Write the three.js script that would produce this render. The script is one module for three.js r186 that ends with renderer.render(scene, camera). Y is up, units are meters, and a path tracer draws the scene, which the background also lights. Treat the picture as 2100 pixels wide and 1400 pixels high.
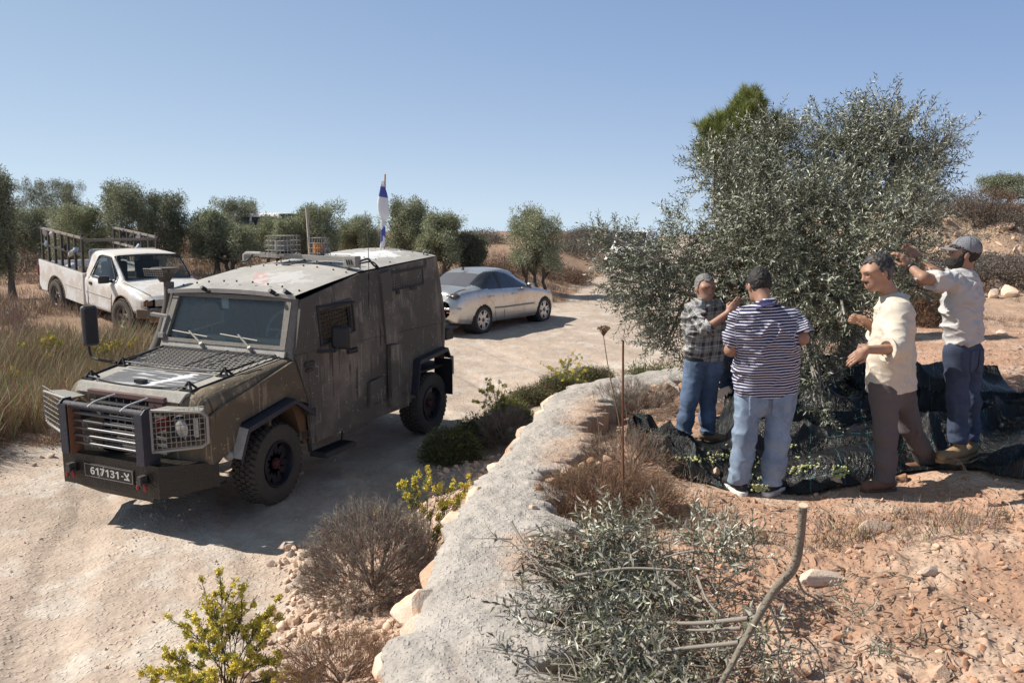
import * as THREE from 'three';
import { mergeGeometries, mergeVertices, toCreasedNormals } from 'three/addons/utils/BufferGeometryUtils.js';
import { RoundedBoxGeometry } from 'three/addons/geometries/RoundedBoxGeometry.js';

// ---------------------------------------------------------------- camera, sky, sun, exposure
const scene = new THREE.Scene();
const camera = new THREE.PerspectiveCamera(46.23, 1024 / 682, 0.1, 9000);
camera.position.set(0, 2.6, 0);
const PITCH = 0.1487, FPX = 1640;
camera.rotation.x = -PITCH;
camera.focus = 8.5; camera.userData.fStop = 5;
scene.add(camera);
const renderer = new THREE.WebGLRenderer({ antialias: true });
renderer.toneMapping = THREE.LinearToneMapping;
renderer.toneMappingExposure = 1.32;
renderer.shadowMap.enabled = true;
renderer.shadowMap.type = THREE.PCFSoftShadowMap;

const SUN_EL = 44 * Math.PI / 180;
const sunH = new THREE.Vector2(-1, -0.20).normalize();          // where the sun stands, seen from above (x, z)
const SUN = new THREE.Vector3(sunH.x * Math.cos(SUN_EL), Math.sin(SUN_EL), sunH.y * Math.cos(SUN_EL));
const sun = new THREE.DirectionalLight(new THREE.Color(1.0, 0.935, 0.84), 4.9);
sun.position.copy(SUN).multiplyScalar(60);
sun.castShadow = true; sun.shadow.mapSize.set(4096, 4096);
Object.assign(sun.shadow.camera, { left: -40, right: 40, top: 40, bottom: -40, near: 1, far: 160 });
scene.add(sun); scene.add(sun.target);

{ // clear dry sky: pale towards the horizon, deeper blue overhead, a little brighter round the sun
  const W = 512, Hh = 256, data = new Float32Array(W * Hh * 4);
  const mix = (a, b, t) => a + (b - a) * t;
  for (let j = 0; j < Hh; j++) for (let i = 0; i < W; i++) {
    const el = ((j + 0.5) / Hh - 0.5) * Math.PI, az = ((i + 0.5) / W - 0.5) * 2 * Math.PI;
    const e = Math.max(0, el), c = Math.cos(el);
    const dir = [Math.cos(az) * c, Math.sin(el), Math.sin(az) * c];
    const cosS = dir[0] * SUN.x + dir[1] * SUN.y + dir[2] * SUN.z;
    const t = 1 - Math.exp(-e / 0.16), t3 = 0.95 * Math.min(1, e / 0.75) ** 1.25;
    let r = mix(mix(0.370, 0.078, t), 0.030, t3), g = mix(mix(0.465, 0.190, t), 0.062, t3), b = mix(mix(0.600, 0.490, t), 0.135, t3);
    const glow = Math.exp(-(1 - cosS) * 1.3) * (0.35 + 0.65 * Math.exp(-e / 0.5));
    r += glow * 0.335; g += glow * 0.37; b += glow * 0.245;
    if (el < 0) { r = 0.47; g = 0.585; b = 0.68; }
    const k = (j * W + i) * 4; data[k] = r; data[k + 1] = g; data[k + 2] = b; data[k + 3] = 1;
  }
  const sky = new THREE.DataTexture(data, W, Hh, THREE.RGBAFormat, THREE.FloatType);
  sky.mapping = THREE.EquirectangularReflectionMapping; sky.magFilter = THREE.LinearFilter; sky.minFilter = THREE.LinearFilter;
  sky.wrapS = THREE.RepeatWrapping; sky.needsUpdate = true;
  scene.background = sky; scene.environment = sky;
}

// ---------------------------------------------------------------- helpers
const V = (x, y, z) => new THREE.Vector3(x, y, z);
function mulberry(a) { return () => { a |= 0; a = a + 0x6D2B79F5 | 0; let t = Math.imul(a ^ a >>> 15, 1 | a); t = t + Math.imul(t ^ t >>> 7, 61 | t) ^ t; return ((t ^ t >>> 14) >>> 0) / 4294967296; }; }
const hash = (x, y, z) => { let h = Math.imul(x | 0, 374761393) ^ Math.imul(y | 0, 668265263) ^ Math.imul(z | 0, 2147483647 - 1013904223); h = Math.imul(h ^ h >>> 13, 1274126177); h ^= h >>> 16; h = Math.imul(h, 2246822519); h ^= h >>> 13; return (h >>> 0) / 4294967296; };
const fade = t => t * t * (3 - 2 * t);
function noise2(x, y, s = 0, per = 0) {
  const xi = Math.floor(x), yi = Math.floor(y), u = fade(x - xi), v = fade(y - yi);
  const w = (a, b) => per ? hash(((a % per) + per) % per, ((b % per) + per) % per, s) : hash(a, b, s);
  const a = w(xi, yi), b = w(xi + 1, yi), c = w(xi, yi + 1), d = w(xi + 1, yi + 1);
  return a + (b - a) * u + (c - a + (a - b + d - c) * u) * v;
}
function fbm2(x, y, oct = 4, s = 0, per = 0) { let a = 0.5, r = 0, n = 0; for (let i = 0; i < oct; i++) { r += a * noise2(x, y, s + i, per); n += a; a *= 0.5; x *= 2; y *= 2; per *= 2; } return r / n; }
function noise3(x, y, z, s = 0) {
  const xi = Math.floor(x), yi = Math.floor(y), zi = Math.floor(z), u = fade(x - xi), v = fade(y - yi), w = fade(z - zi);
  const h = (i, j, k) => hash(xi + i, yi + j, (zi + k) * 57 + s * 131);
  const l = (a, b, t) => a + (b - a) * t;
  return l(l(l(h(0, 0, 0), h(1, 0, 0), u), l(h(0, 1, 0), h(1, 1, 0), u), v), l(l(h(0, 0, 1), h(1, 0, 1), u), l(h(0, 1, 1), h(1, 1, 1), u), v), w);
}
function fbm3(x, y, z, oct = 3, s = 0) { let a = 0.5, r = 0, n = 0; for (let i = 0; i < oct; i++) { r += a * noise3(x, y, z, s + i); n += a; a *= 0.5; x *= 2.03; y *= 2.03; z *= 2.03; } return r / n; }
const clamp = (x, a = 0, b = 1) => Math.min(b, Math.max(a, x));
const sstep = (a, b, x) => fade(clamp((x - a) / (b - a)));
const lerp = (a, b, t) => a + (b - a) * t;
function table(pts) { return x => { if (x <= pts[0][0]) { const [a, b] = pts; return a[1] + (b[1] - a[1]) * (x - a[0]) / (b[0] - a[0]); } for (let i = 1; i < pts.length; i++) if (x <= pts[i][0] || i === pts.length - 1) { const a = pts[i - 1], b = pts[i]; return a[1] + (b[1] - a[1]) * (x - a[0]) / (b[0] - a[0]); } }; }
const ctable = pts => { const f = table(pts); return x => f(clamp(x, pts[0][0], pts[pts.length - 1][0])); };
function at(px, py, d) {                                          // the point d metres in front of the camera that is seen at a pixel
  const u = (px - 1050) / FPX, v = (700 - py) / FPX, c = Math.cos(PITCH), s = Math.sin(PITCH);
  const y = v * c - s, z = -v * s - c, k = d / -z; return V(u * k, 2.6 + y * k, -d);
}
const names = {};
function numbered(n) { names[n] = (names[n] ?? -1) + 1; return names[n] ? `${n}_${String(names[n]).padStart(3, '0')}` : n; }
function thing(name, label, category, pos = [0, 0, 0], turn = 0, group) {
  const o = new THREE.Group(); o.name = numbered(name); scene.add(o); o.position.set(...pos); o.rotation.y = turn;
  o.userData = { label, category }; if (group) o.userData.group = group; return o;
}
function tag(o, label, category, group, kind) { o.userData.label = label; if (category) o.userData.category = category; if (group) o.userData.group = group; if (kind) o.userData.kind = kind; return o; }
function mesh(name, g, m, parent = scene) {
  const o = new THREE.Mesh(Array.isArray(g) ? merge(g) : g, m); o.name = parent === scene ? numbered(name) : name;
  o.castShadow = o.receiveShadow = true; parent.add(o); return o;
}
function each(name, list, m, parent) { return list.map(g => mesh(name, g, m, parent)); }
function struct(name, g, m, label) { const o = mesh(name, g, m); o.userData = { kind: 'structure', label }; return o; }
function instanced(name, g, m, mats, cols, parent = scene) {
  const o = new THREE.InstancedMesh(g, m, mats.length); o.name = parent === scene ? numbered(name) : name;
  mats.forEach((x, i) => o.setMatrixAt(i, x)); if (cols) cols.forEach((c, i) => o.setColorAt(i, c));
  o.castShadow = o.receiveShadow = true; o.userData.kind = 'stuff'; parent.add(o); return o;
}
function merge(list) {
  const out = [];
  for (let g of list.flat(9)) {
    if (!g) continue;
    if (g.index) g = g.toNonIndexed(); else g = g.clone();
    for (const k of Object.keys(g.attributes)) if (!['position', 'normal', 'uv', 'color'].includes(k)) g.deleteAttribute(k);
    if (!g.attributes.normal) g.computeVertexNormals();
    if (!g.attributes.uv) g.setAttribute('uv', new THREE.BufferAttribute(new Float32Array(g.attributes.position.count * 2), 2));
    out.push(g);
  }
  const anyC = out.some(g => g.attributes.color);
  if (anyC) for (const g of out) if (!g.attributes.color) g.setAttribute('color', new THREE.BufferAttribute(new Float32Array(g.attributes.position.count * 3).fill(1), 3));
  return mergeGeometries(out);
}
function boxUV(g, k = 1) {                                        // uv in metres from the side each face points to
  if (g.index) g = g.toNonIndexed();
  const p = g.attributes.position, uv = new Float32Array(p.count * 2), a = V(), b = V(), c = V();
  for (let i = 0; i < p.count; i += 3) {
    a.fromBufferAttribute(p, i); b.fromBufferAttribute(p, i + 1).sub(a); c.fromBufferAttribute(p, i + 2).sub(a); b.cross(c);
    const x = Math.abs(b.x), y = Math.abs(b.y), z = Math.abs(b.z);
    for (let j = i; j < i + 3; j++) { const X = p.getX(j), Y = p.getY(j), Z = p.getZ(j); const [u, v] = y >= x && y >= z ? [X, Z] : x >= z ? [Z, Y] : [X, Y]; uv[j * 2] = u * k; uv[j * 2 + 1] = v * k; }
  }
  g.setAttribute('uv', new THREE.BufferAttribute(uv, 2)); return g;
}
const box = (x, y, z, w, h, d, r = 0) => { const g = r ? new RoundedBoxGeometry(w, h, d, 2, Math.min(r, w / 2.01, h / 2.01, d / 2.01)) : new THREE.BoxGeometry(w, h, d); g.translate(x, y, z); return g; };
function along(g, p0, p1) {                                       // a shape built along +y from 0 to 1 turned to run from p0 to p1 (length kept)
  const d = p1.clone().sub(p0), q = new THREE.Quaternion().setFromUnitVectors(V(0, 1, 0), d.normalize()); g.applyQuaternion(q); g.translate(p0.x, p0.y, p0.z); return g;
}
function rod(p0, p1, r, r2 = r, n = 6) { const l = p0.distanceTo(p1), g = new THREE.CylinderGeometry(r2, r, l, n, 1); g.translate(0, l / 2, 0); return along(g, p0, p1); }
function bar(p0, p1, w, h) { const l = p0.distanceTo(p1), g = new THREE.BoxGeometry(w, l, h); g.translate(0, l / 2, 0); return along(g, p0, p1); }
function pipe(pts, r, seg = 24, n = 6, closed = false, tension = 0.5) { return new THREE.TubeGeometry(new THREE.CatmullRomCurve3(pts, closed, 'catmullrom', tension), seg, r, n, closed); }
function limb(pts, rs, n = 7, seg = 4, wob = 0, seed = 1) {        // a tapered, slightly knobbly tube through points
  const cur = new THREE.CatmullRomCurve3(pts), N = (pts.length - 1) * seg, fr = cur.computeFrenetFrames(N), pos = [], uv = [], idx = [];
  for (let i = 0; i <= N; i++) {
    const t = i / N, p = cur.getPoint(t), k = t * (rs.length - 1), j = Math.min(rs.length - 2, Math.floor(k)), r = lerp(rs[j], rs[j + 1], k - j);
    for (let a = 0; a <= n; a++) {
      const an = (a % n) / n * 2 * Math.PI, rr = r * (1 + wob * (noise3(p.x * 9 + Math.cos(an), p.y * 9, p.z * 9 + Math.sin(an), seed) - 0.5));
      const o = fr.normals[i].clone().multiplyScalar(Math.cos(an) * rr).addScaledVector(fr.binormals[i], Math.sin(an) * rr).add(p);
      pos.push(o.x, o.y, o.z); uv.push(a / n * r * 6, t * cur.getLength());
      if (i < N && a < n) { const q = i * (n + 1) + a; idx.push(q, q + 1, q + n + 1, q + 1, q + n + 2, q + n + 1); }
    }
  }
  const g = new THREE.BufferGeometry(); g.setAttribute('position', new THREE.Float32BufferAttribute(pos, 3)); g.setAttribute('uv', new THREE.Float32BufferAttribute(uv, 2)); g.setIndex(idx); g.computeVertexNormals(); return g;
}
function plate(pts, t, holes = [], bevel = 0) {                   // a flat polygon in space given thickness t behind it (points run counter-clockwise seen from outside)
  const P = pts.map(p => V(...p)), n = V(0, 0, 0);
  P.forEach((a, i) => { const b = P[(i + 1) % P.length]; n.x += (a.y - b.y) * (a.z + b.z); n.y += (a.z - b.z) * (a.x + b.x); n.z += (a.x - b.x) * (a.y + b.y); });
  n.normalize(); const e1 = P[1].clone().sub(P[0]); e1.addScaledVector(n, -e1.dot(n)).normalize(); const e2 = n.clone().cross(e1);
  const to2 = p => { const q = (p.isVector3 ? p.clone() : V(...p)).sub(P[0]); return new THREE.Vector2(q.dot(e1), q.dot(e2)); };
  const s = new THREE.Shape(P.map(to2)); for (const h of holes) s.holes.push(new THREE.Path(h.map(to2)));
  const g = new THREE.ExtrudeGeometry(s, { depth: t - 2 * bevel, bevelEnabled: bevel > 0, bevelSize: bevel, bevelOffset: -bevel, bevelThickness: bevel, bevelSegments: 2, curveSegments: 6 });
  g.translate(0, 0, -t + bevel);
  g.applyMatrix4(new THREE.Matrix4().makeBasis(e1, e2, n).setPosition(P[0])); return g;
}
function wires(a, b, c, nu, nv, r) {                              // a grid of thin bars over the parallelogram a, b, c (u from a to b, v from a to c)
  const out = [], u = b.clone().sub(a), v = c.clone().sub(a);
  for (let i = 0; i <= nu; i++) { const p = a.clone().addScaledVector(u, i / nu); out.push(rod(p, p.clone().add(v), r, r, 4)); }
  if (!nv) return out;
  for (let j = 0; j <= nv; j++) { const p = a.clone().addScaledVector(v, j / nv); out.push(rod(p, p.clone().add(u), r, r, 4)); }
  return out;
}
function ring(pts, r, n = 6) { return pts.map((p, i) => [rod(p, pts[(i + 1) % pts.length], r, r, n), new THREE.SphereGeometry(r, n, 4).translate(p.x, p.y, p.z)]); }
const enc = c => Math.round(255 * clamp(c <= 0.0031308 ? c * 12.92 : 1.055 * Math.pow(c, 1 / 2.4) - 0.055));
function texture(size, fn, srgb = true, rep = 1) {                // fn(u, v) -> [r, g, b] linear (srgb) or plain 0..1
  const d = new Uint8Array(size * size * 4);
  for (let j = 0; j < size; j++) for (let i = 0; i < size; i++) { const c = fn((i + 0.5) / size, (j + 0.5) / size), k = (j * size + i) * 4; for (let q = 0; q < 3; q++) d[k + q] = srgb ? enc(c[q]) : Math.round(255 * clamp(c[q])); d[k + 3] = 255; }
  const t = new THREE.DataTexture(d, size, size); t.wrapS = t.wrapT = THREE.RepeatWrapping; t.magFilter = THREE.LinearFilter; t.minFilter = THREE.LinearMipmapLinearFilter; t.generateMipmaps = true;
  if (srgb) t.colorSpace = THREE.SRGBColorSpace; t.repeat.set(rep, rep); t.needsUpdate = true; return t;
}
const std = (r, g, b, rough = 0.8, o = {}) => new THREE.MeshStandardMaterial({ color: new THREE.Color().setRGB(r, g, b), roughness: rough, side: THREE.DoubleSide, ...o });
function quatTo(dir, spin) { const q = new THREE.Quaternion().setFromUnitVectors(V(0, 1, 0), dir.clone().normalize()); return q.multiply(new THREE.Quaternion().setFromAxisAngle(V(0, 1, 0), spin)); }
function rock(seed, sub = 2, rough = 0.28) {                       // an angular lump about 1 m across, flat bits and broken edges
  let g = mergeVertices(new THREE.IcosahedronGeometry(0.5, sub).deleteAttribute('normal').deleteAttribute('uv')), p = g.attributes.position, v = V();
  const R = mulberry(seed * 7919 + 3), cuts = []; for (let i = 0; i < 15; i++) { const n = V(R() - 0.5, R() - 0.5, R() - 0.5).normalize(); cuts.push([n, 0.24 + R() * 0.15]); }
  for (let i = 0; i < p.count; i++) {
    v.fromBufferAttribute(p, i); v.multiplyScalar(1 + rough * (fbm3(v.x * 3 + seed * 5, v.y * 3, v.z * 3, 3, seed) - 0.5));
    for (const [n, d] of cuts) { const e = v.dot(n) - d; if (e > 0) v.addScaledVector(n, -e * 0.92); }
    p.setXYZ(i, v.x, v.y, v.z);
  }
  g = boxUV(toCreasedNormals(g, 0.42), 1); return g;
}

// ---------------------------------------------------------------- the lie of the land (d = distance in front of the camera, -z)
const wallX = table([[3.12, -0.56], [4.21, -0.46], [5.21, -0.35], [5.78, -0.24], [6.34, -0.08], [6.94, 0.02], [8.06, 0.30], [9.03, 0.56], [9.6, 0.95], [10.53, 2.22], [14, 6.2], [30, 8.6]]);
const WALL_TOP = 0.68;
const wallOff = (x, d) => { const e = 0.3, s = (wallX(d + e) - wallX(d - e)) / (2 * e); return (x - wallX(d)) / Math.sqrt(1 + s * s); };   // metres right of the wall's left edge
const roadLeft = ctable([[0, -5.2], [6, -5.3], [8.9, -5.6], [11, -4.9], [14, -3.6], [17, -2.6], [21, -0.2], [24, 1.5], [30, 2.6], [36, 4.2], [44, 6.5], [60, 12]]);
const roadRight = d => d < 10.6 ? wallX(d) - 0.1 : ctable([[10.6, 2.2], [13, 3.4], [16, 4.2], [24, 5.6], [34, 7.6], [44, 10.5], [60, 17]])(d);
const roadY = ctable([[0, 0], [12, 0.0], [18, 0.08], [22, 0.12], [30, 0.24], [36, 0.36], [48, 0.8], [60, 1.3]]);
const leftY = ctable([[0, 0.05], [8, 0.1], [11, 0.22], [15, 0.5], [17.5, 0.72], [22, 0.82], [30, 1.0], [45, 1.45], [62, 1.75], [75, 1.7]]);
const bankY = ctable([[0, 0.5], [7.5, 0.5], [11, 0.6], [14, 0.78], [18.6, 1.0], [19.6, 1.25], [22, 1.72], [23.2, 2.05], [24.3, 2.62], [26, 2.86], [30, 3.1], [40, 3.2], [60, 2.9], [75, 2.4]]);
const rightLow = ctable([[0, 0.5], [11, 0.55], [20, 0.62], [30, 0.7], [45, 1.1], [60, 1.5], [75, 1.5]]);
function terraceY(x, d) {
  const w = sstep(0.16, 0.44, x / Math.max(d, 1)) * sstep(9, 13, d);
  let y = lerp(rightLow(d), bankY(d), w) + 0.1 * clamp(x - 1.8, 0, 4) * sstep(16, 9, d);
  y += 0.08 * sstep(5.4, 4.2, d) - 0.06 * sstep(6.4, 7.6, d) * sstep(3.2, 1.6, x) * sstep(11, 9, d);
  return y;
}
const STANDS = [[1516, 988, 5.96], [1582, 990, 5.92], [1816, 982, 5.82], [1902, 946, 6.30], [1966, 922, 6.14], [1990, 915, 6.34], [1402, 893, 7.36], [1452, 886, 7.48]].map(a => { const p = at(...a); return [p.x, a[2], p.y - 0.088]; });   // where people stand the soil is trodden flat
const trodden = (x, d) => { let w = 0, y = 0, m = 0; for (const [sx, sd, sy] of STANDS) { const k = sstep(0.55, 0.16, Math.hypot(x - sx, (d - sd) * 0.9)); w += k * k; y += k * k * sy; m = Math.max(m, k); } return w > 0 ? [m, y / w] : [0, 0]; };
function baseY(x, d) { let y = bareY(x, d); if (x > 1 && x < 4.6 && d > 5 && d < 8.4) { const [m, ty] = trodden(x, d); y = lerp(y, ty, m); } return y; }
function bareY(x, d) {
  const off = wallOff(x, d), far = Math.max(0, d - 75);
  const right = d < 0 ? sstep(0.1, 0.5, off) : sstep(d < 10.6 ? 0.15 : -0.6, d < 10.6 ? 0.5 : 1.8, d < 10.6 ? off : x - roadRight(d));
  const left = sstep(0.3, -3.2, x - roadLeft(d));
  let y = lerp(roadY(d), leftY(d) + 0.012 * clamp(-x - 6, 0, 25), left);
  if (d < 12) y += 0.2 * sstep(1.1, 0.1, Math.abs(off)) * (off < 0.2 ? 1 : 0) * sstep(9.5, 7.5, d) + 0.07 * sstep(0.7, -0.6, x - roadLeft(d)) * sstep(-2, -0.4, x - roadLeft(d));
  y = lerp(y, terraceY(x, d), right);
  if (far) y -= Math.min(far * 0.045, 8) + Math.max(0, far - 200) * 0.03;
  return y;
}
const region = (x, d) => {                                        // 0 road, 1 red terrace soil, 2 dry verge
  const n = (fbm2(x * 1.3, d * 1.3, 3, 5) - 0.5) * 1.1;
  if (d < 10.6 ? wallOff(x, d) > 0.25 : x - roadRight(d) + n > 0.5) return 1;
  return x - roadLeft(d) + n < 0 || d > 62 ? 2 : 0;
};
function groundY(x, d) {
  let y = baseY(x, d); const dist = Math.hypot(x, d), reg = region(x, d);
  if (dist > 90) return y + (fbm2(x * 0.01, d * 0.01, 3, 3) - 0.5) * Math.min(8, (dist - 90) * 0.03);
  if (reg === 0) {
    const c = (x - roadLeft(d)) / (roadRight(d) - roadLeft(d));
    y += (fbm2(x * 0.7, d * 0.7, 2, 11) - 0.5) * 0.05 + (fbm2(x * 4 + d, d * 2.2, 3, 13) - 0.5) * 0.022 + (fbm2(x * 17, d * 17, 2, 15) - 0.5) * 0.008;
    const t = x + 0.42 * d;                                        // long shallow wheel tracks running with the road
    y -= 0.034 * sstep(0.28, 0.1, Math.abs((((t * 0.9 + fbm2(x, d, 2, 9) * 0.3) % 1.3) + 1.3) % 1.3 - 0.6)) * sstep(24, 10, d);
  } else if (reg === 1) {
    const tr = x > 1 && x < 4.6 && d > 5 && d < 8.4 ? 1 - trodden(x, d)[0] : 1, k = sstep(40, 20, d) * tr, near = sstep(16, 11, d) * tr;
    y += (fbm2(x * 1.1, d * 1.1, 2, 21) - 0.5) * 0.1 * k + (fbm2(x * 4.5, d * 4.5, 3, 23) - 0.5) * 0.05 * k + (Math.pow(fbm2(x * 14, d * 14, 3, 25), 2) - 0.22) * 0.042 * near * (0.25 + 1.5 * sstep(0.4, 0.65, fbm2(x * 1.7, d * 1.7, 2, 26)));
    if (d > 18 && x > 5) { const r = fbm2(x * 0.9, d * 0.9, 4, 27); y += (r - 0.5) * 0.7 * sstep(18, 20, d) * sstep(40, 30, d); }
  } else y += (fbm2(x * 0.5, d * 0.5, 2, 31) - 0.5) * 0.22 * sstep(-0.5, -3, x - roadLeft(d)) + (fbm2(x * 3, d * 3, 3, 33) - 0.5) * 0.05;
  return y;
}
const onGround = (px, py, lift = 0) => {                           // the point of the ground that is seen at a pixel
  let lo = 1.5, hi = 90, d = lo; for (d = lo; d < hi; d *= 1.006) { const p = at(px, py, d); if (p.y < baseY(p.x, d)) break; } const p = at(px, py, d); p.y = groundY(p.x, d) + lift; return p;
};
const footing = (x, d) => V(x, groundY(x, d), -d);

// fine grit shared by the earth surfaces: speckle with small stones and cracks
const gritMap = texture(1024, (u, v) => {
  const a = fbm2(u * 8, v * 8, 6, 41, 8), s = noise2(u * 90, v * 90, 47, 90), q = noise2(u * 210, v * 210, 48, 210), w = fbm2(u * 34, v * 34, 3, 45, 34);
  let k = 0.66 + 0.34 * a + (q - 0.5) * 0.16 + (w - 0.5) * 0.22; if (s > 0.8) k += 0.2 * (s - 0.8) * 5; if (s < 0.13) k -= 0.28 * (0.13 - s) * 7.7;
  return [k, k * 0.985, k * 0.965];
});
const gritBump = texture(1024, (u, v) => {
  const a = fbm2(u * 12, v * 12, 5, 51, 12), s = noise2(u * 90, v * 90, 47, 90), c = fbm2(u * 46, v * 46, 3, 53, 46);
  const k = 0.4 * a + 0.35 * c + 0.28 * sstep(0.66, 0.9, s); return [k, k, k];
}, false);
const earth = bump => new THREE.MeshStandardMaterial({ vertexColors: true, map: gritMap, bumpMap: gritBump, bumpScale: bump, roughness: 0.97, side: THREE.DoubleSide });
const roadMat = earth(0.022), soilMat = earth(0.04), vergeMat = earth(0.05);
{
  const A = []; for (let a = -Math.PI; a < -0.66; a += 0.035) A.push(a); for (let a = -0.66; a <= 0.66; a += 0.00185) A.push(a); for (let a = 0.67; a < Math.PI; a += 0.035) A.push(a); A.push(Math.PI);
  const Rr = [0.02, 0.6, 1.2, 1.8]; for (let r = 2.2; r < 34; r *= 1.0085) Rr.push(r); for (let r = 34; r < 100; r *= 1.022) Rr.push(r); for (let r = 100; r < 7500; r *= 1.16) Rr.push(r);
  const n = A.length, pos = [], col = [], uv = [], regs = [], parts = [[], [], []];
  for (const r of Rr) for (const a of A) {
    const x = r * Math.sin(a), d = r * Math.cos(a), y = groundY(x, d), reg = region(x, d); pos.push(x, y, -d); uv.push(x / 1.7, d / 1.7); regs.push(reg);
    const big = fbm2(x * 0.5 + 9, d * 0.5, 4, 61), mid = fbm2(x * 3.1, d * 3.1, 3, 63); let c;
    if (reg === 0) { const k = 0.74 + 0.42 * big; c = [0.555 * k, 0.445 * k, 0.362 * k]; const e = sstep(0.56, 0.72, mid); c = [lerp(c[0], 0.66, e * 0.6), lerp(c[1], 0.60, e * 0.6), lerp(c[2], 0.53, e * 0.6)];
      const w = sstep(1.5, 0.2, -wallOff(x, d)) * (d < 9.5 ? 1 : 0); c = [lerp(c[0], 0.56, w * 0.8), lerp(c[1], 0.385, w * 0.8), lerp(c[2], 0.29, w * 0.8)]; }
    else if (reg === 1) { const k = 0.72 + 0.56 * big; c = [0.495 * k, 0.305 * k, 0.208 * k]; const e = sstep(0.5, 0.72, mid); c = [lerp(c[0], 0.60, e * 0.75), lerp(c[1], 0.445, e * 0.75), lerp(c[2], 0.34, e * 0.75)];
      const f = sstep(13, 17, d) * 0.75; c = [lerp(c[0], 0.50 * k, f), lerp(c[1], 0.355 * k, f), lerp(c[2], 0.25 * k, f)];
      const cl = sstep(23.0, 23.8, d) * sstep(26.5, 25, d) * (x > 6 ? 1 : 0); c = [lerp(c[0], 0.56, cl), lerp(c[1], 0.42, cl), lerp(c[2], 0.30, cl)]; 
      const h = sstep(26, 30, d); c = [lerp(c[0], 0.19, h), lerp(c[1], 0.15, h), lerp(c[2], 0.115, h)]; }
    else { const k = 0.7 + 0.6 * big; c = [0.36 * k, 0.235 * k, 0.16 * k]; const e = sstep(0.42, 0.66, fbm2(x * 0.8, d * 0.35, 3, 67)); c = [lerp(c[0], 0.44, e * 0.7), lerp(c[1], 0.27, e * 0.7), lerp(c[2], 0.175, e * 0.7)]; }
    col.push(...c);
  }
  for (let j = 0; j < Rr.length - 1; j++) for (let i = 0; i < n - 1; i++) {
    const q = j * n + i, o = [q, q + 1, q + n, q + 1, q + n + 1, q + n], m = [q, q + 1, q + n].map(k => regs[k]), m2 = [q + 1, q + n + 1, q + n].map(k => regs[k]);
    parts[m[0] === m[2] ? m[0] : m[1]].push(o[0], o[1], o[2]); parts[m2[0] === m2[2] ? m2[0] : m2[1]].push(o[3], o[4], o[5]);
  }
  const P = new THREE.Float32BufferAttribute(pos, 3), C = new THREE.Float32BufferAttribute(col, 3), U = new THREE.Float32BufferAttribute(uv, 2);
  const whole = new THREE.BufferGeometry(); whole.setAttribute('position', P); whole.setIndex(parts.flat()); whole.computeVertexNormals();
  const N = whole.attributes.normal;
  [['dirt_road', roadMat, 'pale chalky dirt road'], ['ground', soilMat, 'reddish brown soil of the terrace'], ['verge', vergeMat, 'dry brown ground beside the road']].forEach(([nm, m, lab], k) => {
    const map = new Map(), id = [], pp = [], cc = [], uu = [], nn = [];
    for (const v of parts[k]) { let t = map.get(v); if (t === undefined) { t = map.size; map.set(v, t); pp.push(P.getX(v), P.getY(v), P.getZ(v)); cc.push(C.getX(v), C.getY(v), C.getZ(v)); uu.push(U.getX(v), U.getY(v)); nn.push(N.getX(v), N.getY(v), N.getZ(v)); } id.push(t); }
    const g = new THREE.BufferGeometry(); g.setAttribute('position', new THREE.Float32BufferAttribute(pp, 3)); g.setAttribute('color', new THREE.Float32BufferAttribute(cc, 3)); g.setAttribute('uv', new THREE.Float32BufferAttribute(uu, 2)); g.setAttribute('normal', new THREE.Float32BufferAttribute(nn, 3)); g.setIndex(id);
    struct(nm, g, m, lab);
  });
}

// ---------------------------------------------------------------- retaining wall: rough concrete cap over field stones
const stoneMap = texture(512, (u, v) => { const a = fbm2(u * 6, v * 6, 5, 71, 6), b = noise2(u * 60, v * 60, 73, 60), k = 0.72 + 0.36 * a + (b - 0.5) * 0.14, w = sstep(0.52, 0.7, fbm2(u * 4, v * 4, 3, 75, 4)); return [k, k * lerp(0.97, 0.80, w), k * lerp(0.93, 0.64, w)]; });
const stoneBump = texture(512, (u, v) => { const k = 0.7 * fbm2(u * 10, v * 10, 5, 77, 10) + 0.3 * noise2(u * 70, v * 70, 78, 70); return [k, k, k]; }, false);
const stoneMat = (r, g, b, bump = 0.006) => std(r, g, b, 0.93, bump ? { map: stoneMap, bumpMap: stoneBump, bumpScale: bump } : { map: stoneMap });
const PALE = stoneMat(0.74, 0.60, 0.49), TAN = stoneMat(0.64, 0.455, 0.335), RUST = stoneMat(0.45, 0.27, 0.17), GREYST = stoneMat(0.46, 0.41, 0.36);
const ROCKS = [1, 2, 3, 4, 5, 6, 7, 8].map(s => rock(s)), ROCKS_FINE = [11, 12, 13, 14].map(s => rock(s, 4, 0.34));
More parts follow.
